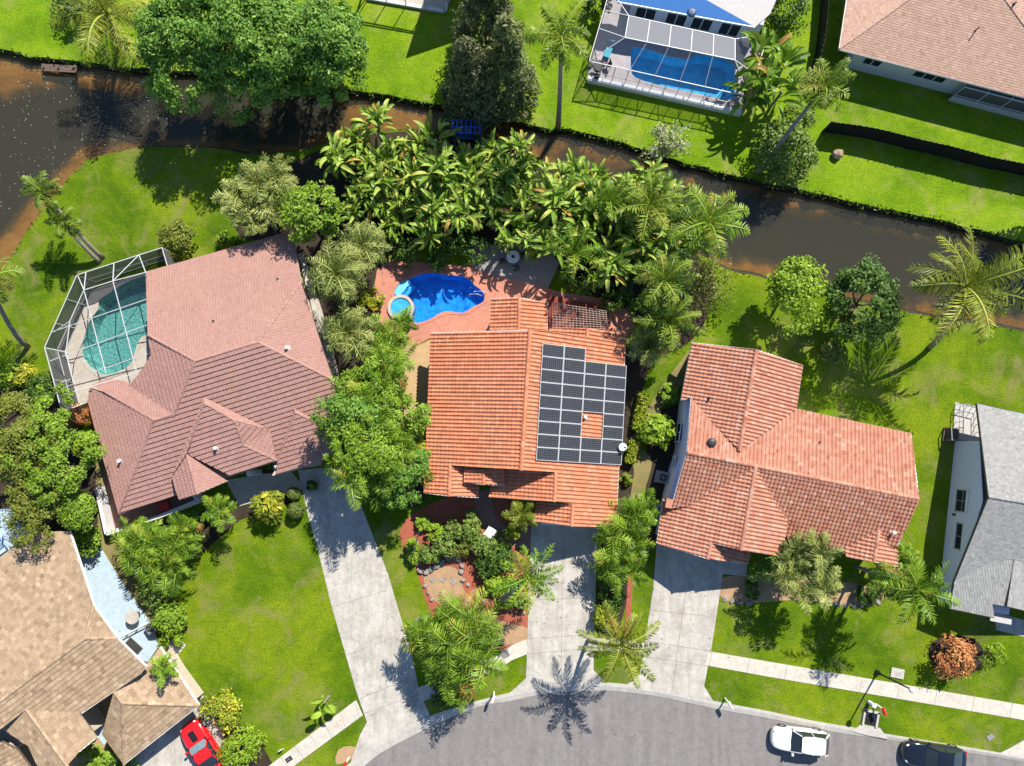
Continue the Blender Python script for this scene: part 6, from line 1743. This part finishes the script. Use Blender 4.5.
wp += [(g0 + Vector((0, 0, 1)), g1 + Vector((0, 0, 1)))]
beam_set(wp, 0.075, cage, 'wall_frame', 'grey_metal')
mb = MB(); sv = Vector((0.08, -0.34, 0.2)); mb.bar(g0 + sv, g1 + sv, 0.4, 0.7); mb.build('kerb_beam', M['white'], cage)
mb = MB(); mb.add([m0, m1, m2, m3], [(0, 1, 2, 3)]); mb.build('flat_screen', M['screen_sunlit'], cage)
mb = MB(); mb.quad(g0, g1, t1, t0); mb.quad(g1, g2, t2, t1); mb.quad(g3, g0, t0, t3); mb.quad(t3, t0, m0, m3); mb.quad(t1, t2, m2, m1); mb.build('wall_screen', M['screen_side'], cage)
mb = MB(); mb.quad(t0, t1, m1, m0); mb.build('slope_screen', M['screen_roof'], cage)
# furniture beside that pool
t = thing('sun_lounger', 'turquoise cushioned lounger in the cage left of the sky blue pool', 'lounger', W(608, 53))
mb = MB(); mb.box((0, 0, 0.32), (0.55, 1.2, 0.10), -0.35); mb.build('cushion', M['cyan_cloth'], t)
mb = MB(); mb.box((0.22, 0.72, 0.55), (0.55, 0.12, 0.5), -0.35); mb.build('backrest', M['cyan_cloth'], t)
for sx in (-.22, .22):
    for sy in (-.5, .5): mb = MB(); mb.box((sx, sy, 0.14), (0.05, 0.05, 0.28), -0.35); mb.build('leg', M['alu_white'], t)
def table_set(label, px, py, rad, z0, top, seat, nchair, group, chair_label, rz=0.3, leg='dark', cat='table'):
    c = W(px, py, z0)
    t = thing('patio_table', label, cat, (c.x, c.y, z0))
    mb = MB(); mb.lathe([(rad - 0.02, 0.70), (rad, 0.71), (rad, 0.74), (rad - 0.03, 0.75), (0.05, 0.752)], (0, 0, 0), 28); mb.build('tabletop', M[top], t)
    mb = MB(); mb.lathe([(0.3, 0), (0.28, 0.04), (0.06, 0.08), (0.05, 0.70)], (0, 0, 0), 12); mb.build('pedestal', M[leg], t)
    if group is None: return t
    ch = thing('patio_chair', chair_label, 'chair', (0, 0, 0), 0, group)
    mb = MB(); mb.box((0, 0, 0.42), (0.46, 0.46, 0.05)); mb.build('seat', M[seat], ch)
    mb = MB(); mb.box((0, 0.23, 0.68), (0.46, 0.05, 0.45)); mb.build('backrest', M[seat], ch)
    for sx in (-.2, .2):
        for sy in (-.2, .2):
            mb = MB(); mb.box((sx, sy, 0.2), (0.04, 0.04, 0.40)); mb.build('leg', M[leg], ch)
    for k in range(nchair):
        a = rz + k * 2 * math.pi / nchair
        o = ch if k == 0 else copy_tree(ch)
        o.location = (c.x + math.cos(a) * (rad + 0.35), c.y + math.sin(a) * (rad + 0.35), z0); o.rotation_euler = (0, 0, a - math.pi / 2)
    return t
t = table_set('white round patio table on the grey terrace by the paddle leaved bed', 513, 259, 0.55, 0.036, 'white', 'dark', 4, 'patio chairs round the white table', 'dark patio chair at the white round table on the grey terrace')
mb = MB(); mb.lathe([(0.14, 0.753), (0.15, 0.80), (0.05, 0.81)], (0, 0, 0), 14); mb.build('bowl', M['dark'], t)
table_set('dark round table at the left end of the screened sky blue pool', 598, 70, 0.5, 0.05, 'dark', 'dark', 3, 'dark chairs in the pool cage', 'dark chair at the round table in the screened pool cage')
# ------------------------------------------------------------------ red timber deck with a white lattice
t = placed(thing('timber_pergola', 'red stained timber pergola with pale lattice beside the lanai roof', 'pergola', W(585, 315)))
a, b, c, d = W(550, 296), W(604, 306), W(608, 333), W(550, 333)
mb = MB()
for k in range(24):
    f = k / 23; p_, q_ = a.lerp(b, f), d.lerp(c, f); mb.bar(p_ + Vector((0, 0, 0.20)), q_ + Vector((0, 0, 0.20)), 0.15, 0.05, rnd=f)
mb.build('deck_board', M['red_wood'], t)['kind'] = 'thing'
for p_ in (a, b, c, d):
    mb = MB(); mb.bar(p_, p_ + Vector((0, 0, 2.3)), 0.12); mb.build('post', M['red_wood'], t)
mb = MB()
la, lb, lc, ld = W(553, 303, 2.35), W(606, 311, 2.35), W(608, 333, 2.35), W(553, 333, 2.35)
for k in range(17): f = k / 16; mb.bar(la.lerp(lb, f), ld.lerp(lc, f), 0.045, 0.03)
for k in range(12): f = k / 11; mb.bar(la.lerp(ld, f) + Vector((0, 0, .04)), lb.lerp(lc, f) + Vector((0, 0, .04)), 0.045, 0.03)
mb.build('lattice', M['lattice'], t)
# ------------------------------------------------------------------ fences
def board_fence(label, line, h, group):
    a0 = W(*line[0]); t = placed(thing('board_fence', label, 'fence', a0, 0, group))
    P = smooth_line(WP(line), 0.22)
    mb = MB(); 
    for i in range(len(P) - 1):
        p_, q_ = Vector((*P[i], 0)), Vector((*P[i + 1], 0)); d = (q_ - p_).normalized(); nr = Vector((-d.y, d.x, 0)) * (0.03 if i % 2 else 0.0)
        mb.bar(p_ + nr + Vector((0, 0, h / 2)), q_ + nr + Vector((0, 0, h / 2)), 0.03, h, rnd=(i % 5) / 5)
    mb.build('boards', M['fence'], t)
    for z in (0.25, h - 0.2):
        mb = MB()
        for i in range(0, len(P) - 8, 8): mb.bar((*P[i], z), (*P[i + 8], z), 0.08, 0.1)
        mb.build('rail', M['fence'], t)
    for i in range(0, len(P), 11):
        mb = MB(); mb.box((P[i][0], P[i][1], h / 2 + 0.04), (0.11, 0.11, h + 0.08)); mb.build('post', M['fence'], t)
board_fence('long black board fence across the lawn below the brown roofed house', [(822, 132), (863, 138), (908, 149), (943, 157), (976, 166), (1024, 176), (1100, 196)], 1.85, 'black board fences')
board_fence('short black board fence beside the west wall of the brown roofed house', [(822, -20), (819, 20), (815, 55), (808, 78)], 1.75, 'black board fences')
# ------------------------------------------------------------------ road furniture
b = W(877, 672); hp = W(912, 690, 4.9)
t = thing('street_lamp', 'tall black street lamp with a white head by the pavement on the right', 'street lamp', b)
top = hp - b
mb = MB(); mb.lathe([(0.20, 0), (0.20, 0.25), (0.13, 0.35), (0.085, 0.5)], (0, 0, 0), 12); mb.build('base', M['black'], t)
mb = MB(); mb.tube([(0, 0, 0.4), (top.x * 0.7, top.y * 0.7, top.z * 0.7), (top.x, top.y, top.z - 0.1)], [0.08, 0.065, 0.05], 10); mb.build('pole', M['black'], t, smooth=True)
mb = MB(); mb.lathe([(0.08, -0.15), (0.20, -0.10), (0.23, 0.02), (0.17, 0.14), (0.08, 0.18), (0.02, 0.19)], top, 18); mb.build('lamp_head', M['lamp'], t, smooth=True)

def mailbox(label, px, py, col, flag=True, rz=0.0, post='white', group='mailboxes at the kerb'):
    t = thing('mailbox', label, 'mailbox', W(px, py), rz, group)
    mb = MB(); mb.box((0, 0, 0.55), (0.10, 0.10, 1.10)); mb.box((0, -0.18, 0.98), (0.08, 0.45, 0.08)); mb.build('post', M[post], t)
    mb = MB(); n = 8
    vs = []; 
    for y in (-0.42, 0.12):
        vs += [(-0.11, y, 1.03), (0.11, y, 1.03)] + [(0.11 * math.cos(math.pi * k / n), y, 1.15 + 0.11 * math.sin(math.pi * k / n)) for k in range(n + 1)]
    m_ = len(vs) // 2
    mb.add(vs, [tuple(range(m_)), tuple(reversed(range(m_, 2 * m_)))] + [(i, (i + 1) % m_, (i + 1) % m_ + m_, i + m_) for i in range(m_)]); mb.build('box', M[col], t)
    if flag:
        mb = MB(); mb.box((0.13, -0.1, 1.2), (0.02, 0.06, 0.26)); mb.box((0.13, -0.16, 1.31), (0.02, 0.14, 0.07)); mb.build('flag', M['red_plastic'], t)
    return t
mailbox('white mailbox at the kerb just right of the right driveway mouth', 725, 698, 'white', True, 0.5)
mailbox('pale mailbox at the kerb below the clumping palms', 494, 692, 'white', True, -0.3)
mailbox('red and white mailbox at the bottom edge near the left pavement', 349, 757, 'red_plastic', True, -0.6)
mailbox('red mailbox behind the storm drain inlet', 876, 704, 'red_plastic', False, 0.3)
t = thing('utility_marker', 'small white utility post left of the red mailbox', 'post', W(869, 702))
mb = MB(); mb.lathe([(0.16, 0), (0.16, 0.7), (0.19, 0.72), (0.17, 0.85), (0.05, 0.9)], (0, 0, 0), 12); mb.build('body', M['white'], t)
mb = MB(); mb.lathe([(0.2, 0), (0.2, 0.03)], (0, 0, 0), 12); mb.build('base', M['dark'], t)
t = thing('storm_drain', 'concrete storm drain inlet with dark grate at the kerb', 'drain', W(870, 718), -0.22)
mb = MB()
for x_, y_, sx, sy in ((-.55, 0, .16, 1.2), (.55, 0, .16, 1.2), (0, .55, 1.26, .16)): mb.box((x_, y_, 0.06), (sx, sy, 0.2))
mb.build('surround', M['kerb'], t)
mb = MB(); mb.box((0, -0.02, 0.02), (0.92, 0.95, 0.03)); mb.build('pit', M['black'], t)
mb = MB()
for k in range(6): mb.box((-0.4 + k * 0.16, -0.02, 0.06), (0.05, 0.9, 0.04))
mb.box((0, -.02, 0.055), (0.92, 0.06, 0.05)); mb.build('grate', M['dark'], t)
slab('drain_apron', WP([(861, 724), (880, 728), (888, 739), (866, 735), (852, 731)]), M['kerb'], 0.045)
t = thing('utility_cover', 'square pale concrete utility cover in the grass by the street lamp', 'utility cover', W(897, 673), -0.2)
mb = MB(); mb.box((0, 0, 0.05), (1.05, 0.75, 0.1)); mb.build('slab', M['kerb'], t)
mb = MB(); mb.box((0, 0, 0.104), (0.5, 0.3, 0.012)); mb.build('lid', M['concrete'], t)
for lb, x, y, m_ in (('square dark meter lid in the left pavement', 289, 759, 'dark'), ('pale meter lid beside the front garden palms', 418, 620, 'grey_metal'), ('grey meter lid in the verge right of the black car', 990, 737, 'grey_metal')):
    t = thing('meter_lid', lb, 'meter lid', W(x, y), 0.6); mb = MB(); mb.box((0, 0, 0.03), (0.55, 0.36, 0.06)); mb.build('lid', M[m_], t); mb = MB(); mb.box((0, 0, 0.062), (0.3, 0.05, 0.02)); mb.build('handle', M['rock'], t)
t = thing('lawn_sign', 'tiny white sign with a dark stake on the lawn above the left pavement', 'sign', W(283, 747), 0.5)
mb = MB(); mb.box((0, 0, 0.5), (0.4, 0.03, 0.28)); mb.build('board', M['white'], t)
mb = MB(); mb.box((0, 0, 0.2), (0.03, 0.03, 0.4)); mb.build('stake', M['dark'], t)
# ------------------------------------------------------------------ yard things
def ac_unit(label, px, py, rz, col='grey_metal'):
    t = thing('air_conditioner', label, 'air conditioner', W(px, py, 0.03), rz, 'air conditioners outside')
    mb = MB(); mb.box((0, 0, 0.04), (1.0, 1.0, 0.08)); mb.build('pad', M['kerb'], t)
    mb = MB(); mb.box((0, 0, 0.45), (0.8, 0.8, 0.74)); mb.build('case', M[col], t)
    mb = MB(); mb.lathe([(0.34, 0.82), (0.34, 0.85), (0.30, 0.855), (0.02, 0.858)], (0, 0, 0), 18); mb.build('fan_grille', M['dark'], t)
    mb = MB()
    for k in range(4): mb.box((0.15 * math.cos(k * 1.57), 0.15 * math.sin(k * 1.57), 0.868), (0.26, 0.05, 0.01), k * 1.57)
    mb.build('fan_blade', M['grey_metal'], t)
ac_unit('air conditioner at the end of the pale blue patio', 155.5, 625, 0.6)
ac_unit('air conditioner in the shade beside the salmon house wall', 661, 477, -0.2)
t = thing('equipment_pad', 'pool pump on a slab in the shade beside the salmon house', 'pump', W(656, 508), 0.2)
mb = MB(); mb.box((0, 0, 0.05), (0.9, 0.7, 0.1)); mb.build('slab', M['kerb'], t)
mb = MB(); mb.lathe([(0.22, 0.1), (0.24, 0.3), (0.24, 0.75), (0.15, 0.9), (0.03, 0.93)], (-0.15, 0, 0), 14); mb.tube([(0.05, 0.1, 0.3), (0.4, 0.1, 0.3)], 0.12, 8); mb.build('tank', M['grey_metal'], t)
table_set('white oval table on the pale blue patio near its lower end', 137, 615, 0.55, 0.03, 'concrete', 'white', 0, None, '')
t = thing('patio_mat', 'dark grey mat on the lower end of the pale blue patio', 'mat', W(133, 647, 0.03), 0.86)
mb = MB(); mb.box((0, 0, 0.012), (0.85, 1.35, 0.022)); mb.build('mat', M['dark'], t)
mb = MB(); mb.box((0, 0, 0.014), (0.95, 1.45, 0.012)); mb.build('border', M['grey_metal'], t)
t = thing('patio_divider', 'low white divider rail across the pale blue patio', 'rail', W(131, 632, 0.03))
p_, q_ = W(119, 638) - W(131, 632), W(148, 623) - W(131, 632)
mb = MB(); mb.bar(p_ + Vector((0, 0, 0.5)), q_ + Vector((0, 0, 0.5)), 0.08); mb.build('rail', M['white'], t); mb = MB(); mb.bar(p_ + Vector((0, 0, 0.1)), q_ + Vector((0, 0, 0.1)), 0.06); mb.build('rail', M['white'], t)
mb = MB()
for f in (0, .33, .66, 1): mb.bar(p_.lerp(q_, f), p_.lerp(q_, f) + Vector((0, 0, 0.55)), 0.07)
mb.build('post', M['white'], t)
t = thing('basketball_hoop', 'curved metal post arching over the white side path by the lawn', 'post', W(178, 668))
mb = MB(); mb.tube([(0, 0, 0), (0.1, 0.3, 1.3), (0.5, 0.6, 2.0), (1.1, 0.7, 2.25)], 0.05, 8); mb.build('pole', M['grey_metal'], t)
mb = MB(); mb.lathe([(0.16, 0), (0.14, 0.06), (0.06, 0.1)], (0, 0, 0), 10); mb.build('base', M['dark'], t)
t = thing('garden_bench', 'white bench slab among the shrubs by the front entry path', 'bench', W(489, 534), 0.95)
mb = MB(); mb.box((0, 0, 0.42), (1.25, 0.8, 0.08)); mb.build('seat', M['white'], t)
for sx in (-.45, .45):
    mb = MB(); mb.box((sx, 0, 0.19), (0.12, 0.6, 0.38)); mb.build('leg', M['kerb'], t)
# stepping stones and rocks
st = None
for k, (x, y) in enumerate(((433, 580), (443, 579.5), (453.5, 581.5))):
    lb = ('grey square stepping stone in the tan court, leftmost of three in a row', 'grey square stepping stone in the tan court, the middle of three', 'grey square stepping stone in the tan court nearest the red mulch strip')[k]
    mb = MB(); mb.box((0, 0, 0.02), (0.42, 0.42, 0.04), 0.75); o = mb.build('stepping_stone', M['rock'], None, loc=W(x, y, 0.02)); tag(o, lb, 'stepping stone', 'stepping stones in the tan court')
def rock_mesh(seed, s=1.0):
    bm = bmesh.new(); bmesh.ops.create_icosphere(bm, subdivisions=2, radius=0.3 * s); r_ = random.Random(seed)
    for v in bm.verts: v.co *= r_.uniform(0.8, 1.2); v.co.z *= 0.65
    me = bpy.data.meshes.new('rock'); bm.to_mesh(me); bm.free(); me.materials.append(M['rock']); return me
rk = [rock_mesh(k) for k in range(4)]
r_ = random.Random(8)
for k, (x, y, s_) in enumerate(((411, 546, 1.7), (413, 552, 1.5), (422, 556, 1.4), (428, 557, 1.3), (418, 563, 1.2), (421, 571, 1.5), (426, 572, 1.3), (432, 569, 1.6), (437, 566, 1.4), (442, 562, 1.5), (448, 559, 1.2), (454, 558, 1.0), (459, 560, 1.2), (462, 566, 1.0), (461, 572, 1.1), (463, 580, 1.0),
                               (468, 585, .8), (473, 591, .8), (478, 596, .8), (484, 601, .8), (425, 586, .8), (428, 593, .7), (432, 600, .7), (500, 606, .6), (508, 610, .6), (516, 612, .7), (524, 613, .7))):
    o = link_mesh('rock', rk[k % 4], None, W(x, y, 0.08)); s_ *= .72; o.rotation_euler = (0, 0, r_.uniform(0, 6)); o.scale = (s_, s_ * r_.uniform(.6, 1), s_)
    tag(o, 'grey edging rock along the tan court in the front garden', 'rock', 'rocks edging the front garden court')
for k, (x, y) in enumerate(((725, 599), (732, 601), (740, 602.5), (749, 603), (822, 601), (830, 603), (838, 604.5), (846, 605), (854, 605.5), (862, 605), (870, 604), (878, 602))):
    o = link_mesh('rock', rk[k % 4], None, W(x, y, 0.05)); o.rotation_euler = (0, 0, r_.uniform(0, 6)); o.scale = (.9, .6, .6)
    tag(o, 'pale edging rock along the tan bed in front of the salmon house', 'rock', 'rocks edging the tan bed')
o = link_mesh('rock', rock_mesh(40, 2.0), None, W(838, 154, 0.3)); o.data.materials[0] = M['boulder']; o.scale = (.75, .75, .75); tag(o, 'brown boulder on the lawn strip below the black board fence', 'rock')
t = thing('edging_hoop', 'black curved edging hoop beside the copper shrub', 'hoop', W(941, 652))
mb = MB(); mb.tube([W(948, 638) - W(941, 652) + Vector((0, 0, .1)), W(938, 643) - W(941, 652) + Vector((0, 0, .3)), W(935, 652) - W(941, 652) + Vector((0, 0, .3)), W(938, 662) - W(941, 652) + Vector((0, 0, .1))], 0.06, 8); mb.build('tube', M['black'], t)
mb = MB(); mb.tube([(0, 0, 0), (0, 0, 0.3)], 0.04, 6); mb.build('stake', M['black'], t)
# jetty board and blue frame at the canal
t = thing('jetty', 'narrow weathered jetty board at the far canal bank under the coconut palm', 'jetty', W(60, 69, -0.4))
mb = MB()
for k in range(3): mb.box((0, -0.22 + k * 0.22, 0.12), (3.1, 0.2, 0.06), -0.06)
mb.build('deck', M['wood'], t)
for sx in (-1.3, 0, 1.3):
    mb = MB(); mb.lathe([(0.07, -1.0), (0.07, 0.35)], (sx, 0.0, 0), 8); mb.build('pile', M['wood'], t)
t = thing('swing_frame', 'bright blue metal swing seat at the canal edge of the paddle leaved bed', 'swing seat', W(468, 139))
mb = MB()
for sx in (-1.1, 1.1):
    mb.tube([(sx, -0.5, 0), (sx, 0, 2.2), (sx, 0.5, 0)], 0.07, 8)
mb.tube([(-1.2, 0, 2.2), (1.2, 0, 2.2)], 0.07, 8); mb.build('frame', M['blue_metal'], t)
mb = MB(); mb.box((0, 0, 0.5), (1.7, 0.55, 0.08)); mb.build('seat', M['blue_metal'], t)
mb = MB(); mb.box((0, 0.3, 0.85), (1.7, 0.07, 0.6)); mb.build('backrest', M['white'], t)
mb = MB()
for k in range(7): mb.box((-1.15 + k * 0.38, 0, 2.28), (0.12, 1.25, 0.05))
for sy in (-.55, 0, .55): mb.box((0, sy, 2.33), (2.5, 0.08, 0.05))
mb.build('canopy', M['blue_metal'], t)

# ------------------------------------------------------------------ cars
def car(label, px, py, heading, paint, Ln, Wd, kind, glass='car_glass', group=None):
    """nose towards +x; stations along the length: (x, half width, belt height, bonnet/boot top)"""
    t = thing('parked_car', label, 'car', W(px, py, -0.10 if py > 725 and px > 500 else 0.03), heading, group)
    hl, hw = Ln / 2, Wd / 2
    sta = [(-1.0, .46, .55, .66), (-0.97, .74, .62, .84), (-0.82, .94, .70, .95), (-0.45, 1.0, .72, .96), (0.0, .99, .72, .95), (0.35, 1.0, .72, .94), (0.62, .975, .70, .90), (0.84, .90, .62, .80), (0.95, .72, .52, .66), (1.0, .42, .46, .55)]
    prof = lambda x, w, bz, tz: [(0, tz), (w * .45, tz), (w * .80, tz - .03), (w * .93, tz - .09), (w, bz), (w * 1.0, .45), (w * .96, .24)]
    vs = []; fs = []; nP = 13
    for x, w, bz, tz in sta:
        pr = prof(x, w * hw, bz, tz)
        row = [(-y, z) for y, z in reversed(pr[1:])] + pr
        vs += [(x * hl, y, z) for y, z in row]
    for i in range(len(sta) - 1):
        for k in range(nP - 1): fs.append((i * nP + k, i * nP + k + 1, (i + 1) * nP + k + 1, (i + 1) * nP + k))
    fs.append(tuple(range(nP - 1, -1, -1))); fs.append(tuple((len(sta) - 1) * nP + k for k in range(nP)))
    mb = MB(); mb.add(vs, fs); body = mb.build('body', M[paint], t, smooth=True)
    md = body.modifiers.new('sub', 'SUBSURF'); md.levels = 1; md.render_levels = 2
    # cabin: windscreen base, roof front, roof rear, rear glass base
    if kind == 'suv': xb, xr, xe, xt, rz_ = 0.36, 0.10, -0.72, -0.93, 1.55
    elif kind == 'coupe': xb, xr, xe, xt, rz_ = 0.22, 0.00, -0.38, -0.72, 1.28
    else: xb, xr, xe, xt, rz_ = 0.34, 0.08, -0.42, -0.78, 1.42
    wb, wr = hw * 0.88, hw * 0.74
    zb = 0.93
    def P3(x, y, z): return Vector((x * hl, y, z))
    roof = [(xr, wr * .92, rz_ - .03), ((xr + xe) / 2, wr, rz_ + .01), (xe, wr * .94, rz_ - .04)]
    rv = []; rfaces = []
    for x, w, z in roof: rv += [(x * hl, -w, z - .05), (x * hl, -w * .75, z), (x * hl, 0, z + .03), (x * hl, w * .75, z), (x * hl, w, z - .05)]
    for i in range(2):
        for k in range(4): rfaces.append((i * 5 + k, (i + 1) * 5 + k, (i + 1) * 5 + k + 1, i * 5 + k + 1))
    mb = MB(); mb.add(rv, rfaces)
    ro = mb.build('roof', M[paint], t, smooth=True); md = ro.modifiers.new('sub', 'SUBSURF'); md.levels = 1; md.render_levels = 2
    for s in (-1, 1):
        for a_, b_, w_ in ((P3(xb, s * wb, zb - .02), P3(xr, s * wr * .92, rz_ - .07), 0.07), (P3(xe, s * wr * .94, rz_ - .08), P3(xt, s * wb * .97, zb - .02), 0.09), (P3((xr + xe) / 2, s * wr, rz_ - .05), P3((xb + xt) / 2, s * wb, zb - .02), 0.05)):
            mb = MB(); mb.bar(a_, b_, w_); mb.build('pillar', M[paint], t)
    def glass_part(nm, q, mat=glass):
        m2 = MB(); m2.add(q, [tuple(range(len(q)))]); m2.build(nm, M[mat], t)
    glass_part('windscreen', [P3(xb, -wb * .95, zb), P3(xb + .03, 0, zb + .0), P3(xb, wb * .95, zb), P3(xr, wr * .88, rz_ - .05), P3(xr + .012, 0, rz_ - 0.01), P3(xr, -wr * .88, rz_ - .05)], 'tint_glass' if kind == 'coupe' else glass)
    glass_part('rear_window', [P3(xt, wb * .92, zb), P3(xt - .02, 0, zb), P3(xt, -wb * .92, zb), P3(xe, -wr * .9, rz_ - .06), P3(xe, 0, rz_ - .02), P3(xe, wr * .9, rz_ - .06)])
    for s in (-1, 1):
        q = [P3(xb - .02, s * wb, zb), P3(xr - .01, s * wr * .95, rz_ - .08), P3(xe + .01, s * wr * .96, rz_ - .09), P3(xt + .03, s * wb * .98, zb)]
        glass_part('side_window', q if s > 0 else list(reversed(q)))
        mb = MB(); mb.box((xb * hl - .12, s * (hw + .07), 1.0), (0.16, 0.2, 0.13)); mb.build('mirror', M[paint], t)
        mb = MB(); mb.add([(hl * .90, s * hw * .56, .78), (hl * .95, s * hw * .56, .70), (hl * .92, s * hw * .70, .70), (hl * .86, s * hw * .74, .78)], [(0, 1, 2, 3)] if s > 0 else [(3, 2, 1, 0)]); mb.build('headlight', M['lamp'], t)
        mb = MB(); mb.box((-hl * .95, s * hw * .66, .74), (.10, .24, .10)); mb.build('tail_light', M['red_plastic'], t)
        for xw in (.62, -.60):
            m2 = MB(); pr = [(.20, -.11), (.33, -.10), (.34, 0), (.33, .10), (.20, .11)]
            n = 18; vv = []; ff = []
            for r0, y0 in pr:
                for k in range(n): a_ = 2 * math.pi * k / n; vv.append((xw * hl + r0 * math.cos(a_), s * (hw - .12) + y0, .34 + r0 * math.sin(a_)))
            for i in range(len(pr) - 1):
                for k in range(n): ff.append((i * n + k, i * n + (k + 1) % n, (i + 1) * n + (k + 1) % n, (i + 1) * n + k))
            m2.add(vv, ff); wh = m2.build('wheel', M['rubber'], t)
            m3 = MB(); m3.tube([(xw * hl, s * (hw - .2), .34), (xw * hl, s * (hw - .03), .34)], .2, 14); m3.build('rim', M['grey_metal'], wh)
    return t
car('white parked car at the kerb with its windscreen to the left', 797, 737, R(174), 'car_white', 4.55, 1.85, 'suv')
car('glossy black parked car at the kerb, cut by the bottom edge', 930, 753, R(172), 'car_black', 5.0, 1.95, 'sedan')
c_ = car('red sports car with a black bonnet scoop beside the tan garage', 206, 744, R(125), 'car_red', 4.6, 1.95, 'coupe')
mb = MB(); mb.box((1.15, 0, 0.915), (0.85, 0.5, 0.05)); mb.build('bonnet_scoop', M['black'], c_)
for s in (-1, 1):
    mb = MB(); mb.box((-0.5, s * 0.80, 1.0), (2.3, 0.10, 0.05)); mb.build('stripe', M['black'], c_)

# pale flecks added for the sparkle on the pond: uncountable
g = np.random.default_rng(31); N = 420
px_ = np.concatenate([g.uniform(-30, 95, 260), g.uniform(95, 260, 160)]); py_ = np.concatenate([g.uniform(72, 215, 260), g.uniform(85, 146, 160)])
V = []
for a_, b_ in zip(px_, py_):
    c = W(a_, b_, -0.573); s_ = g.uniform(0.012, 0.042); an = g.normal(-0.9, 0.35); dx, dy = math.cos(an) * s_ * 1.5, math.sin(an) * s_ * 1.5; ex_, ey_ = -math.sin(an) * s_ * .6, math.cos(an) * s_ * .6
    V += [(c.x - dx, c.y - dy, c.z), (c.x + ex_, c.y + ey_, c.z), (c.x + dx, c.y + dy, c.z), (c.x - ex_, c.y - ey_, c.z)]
tag(link_mesh('sparkle_flecks', np_mesh('sparkle_flecks', np.array(V), 4, g.random(N), M['fleck'])), kind='stuff')

# fallen leaves on the paving and lawns: uncountable
g = np.random.default_rng(41); V = []
for x0, y0, x1, y1, n_ in ((310, 490, 400, 720, 110), (530, 540, 600, 685, 60), (650, 580, 720, 690, 30), (400, 700, 700, 740, 60), (100, 480, 300, 700, 70), (700, 600, 1000, 690, 60), (380, 262, 500, 330, 30)):
    for k in range(n_):
        c = W(g.uniform(x0, x1), g.uniform(y0, y1), 0.0); zz = 0.052; s_ = g.uniform(0.03, 0.085); an = g.uniform(0, 6.28)
        V += [(c.x - math.cos(an) * s_, c.y - math.sin(an) * s_, zz), (c.x + math.sin(an) * s_ * .45, c.y - math.cos(an) * s_ * .45, zz + .01), (c.x + math.cos(an) * s_, c.y + math.sin(an) * s_, zz), (c.x - math.sin(an) * s_ * .45, c.y + math.cos(an) * s_ * .45, zz + .01)]
tag(link_mesh('leaf_litter', np_mesh('leaf_litter', np.array(V), 4, g.random(len(V) // 4), L['litter'])), kind='stuff')
# ------------------------------------------------------------------ daylight
SUN_EL = R(44.5)
to_sun = Vector((0.487 * math.cos(SUN_EL), 0.873 * math.cos(SUN_EL), math.sin(SUN_EL))).normalized()
sd = bpy.data.lights.new('sun', 'SUN'); sd.energy = 5.0; sd.angle = R(0.5); sd.color = (1.0, 0.945, 0.85)
so = bpy.data.objects.new('sun', sd); COL.objects.link(so)
so.rotation_euler = (-to_sun).to_track_quat('-Z', 'Y').to_euler(); so.location = (60, 90, 120)
w = bpy.data.worlds.new('World'); SC.world = w; w.use_nodes = True
nt = w.node_tree
bg = nt.nodes.get('Background') or nt.nodes.new('ShaderNodeBackground')
sky = nt.nodes.new('ShaderNodeTexSky'); sky.sky_type = 'NISHITA'; sky.sun_disc = False
sky.ozone_density = 5.0; sky.dust_density = 0.2; sky.sun_elevation = SUN_EL; sky.sun_rotation = math.atan2(to_sun.x, to_sun.y)
nt.links.new(sky.outputs[0], bg.inputs[0]); bg.inputs[1].default_value = 0.098
SC.view_settings.view_transform = 'Standard'; SC.view_settings.look = 'None'
SC.view_settings.exposure = 0.72; SC.view_settings.gamma = 1.0; SC.view_settings.use_curve_mapping = False
SC.render.engine = 'CYCLES'
SC.cycles.max_bounces = 8; SC.cycles.transparent_max_bounces = 24; SC.cycles.diffuse_bounces = 3; SC.cycles.glossy_bounces = 2; SC.cycles.transmission_bounces = 4
SC.cycles.use_denoising = True
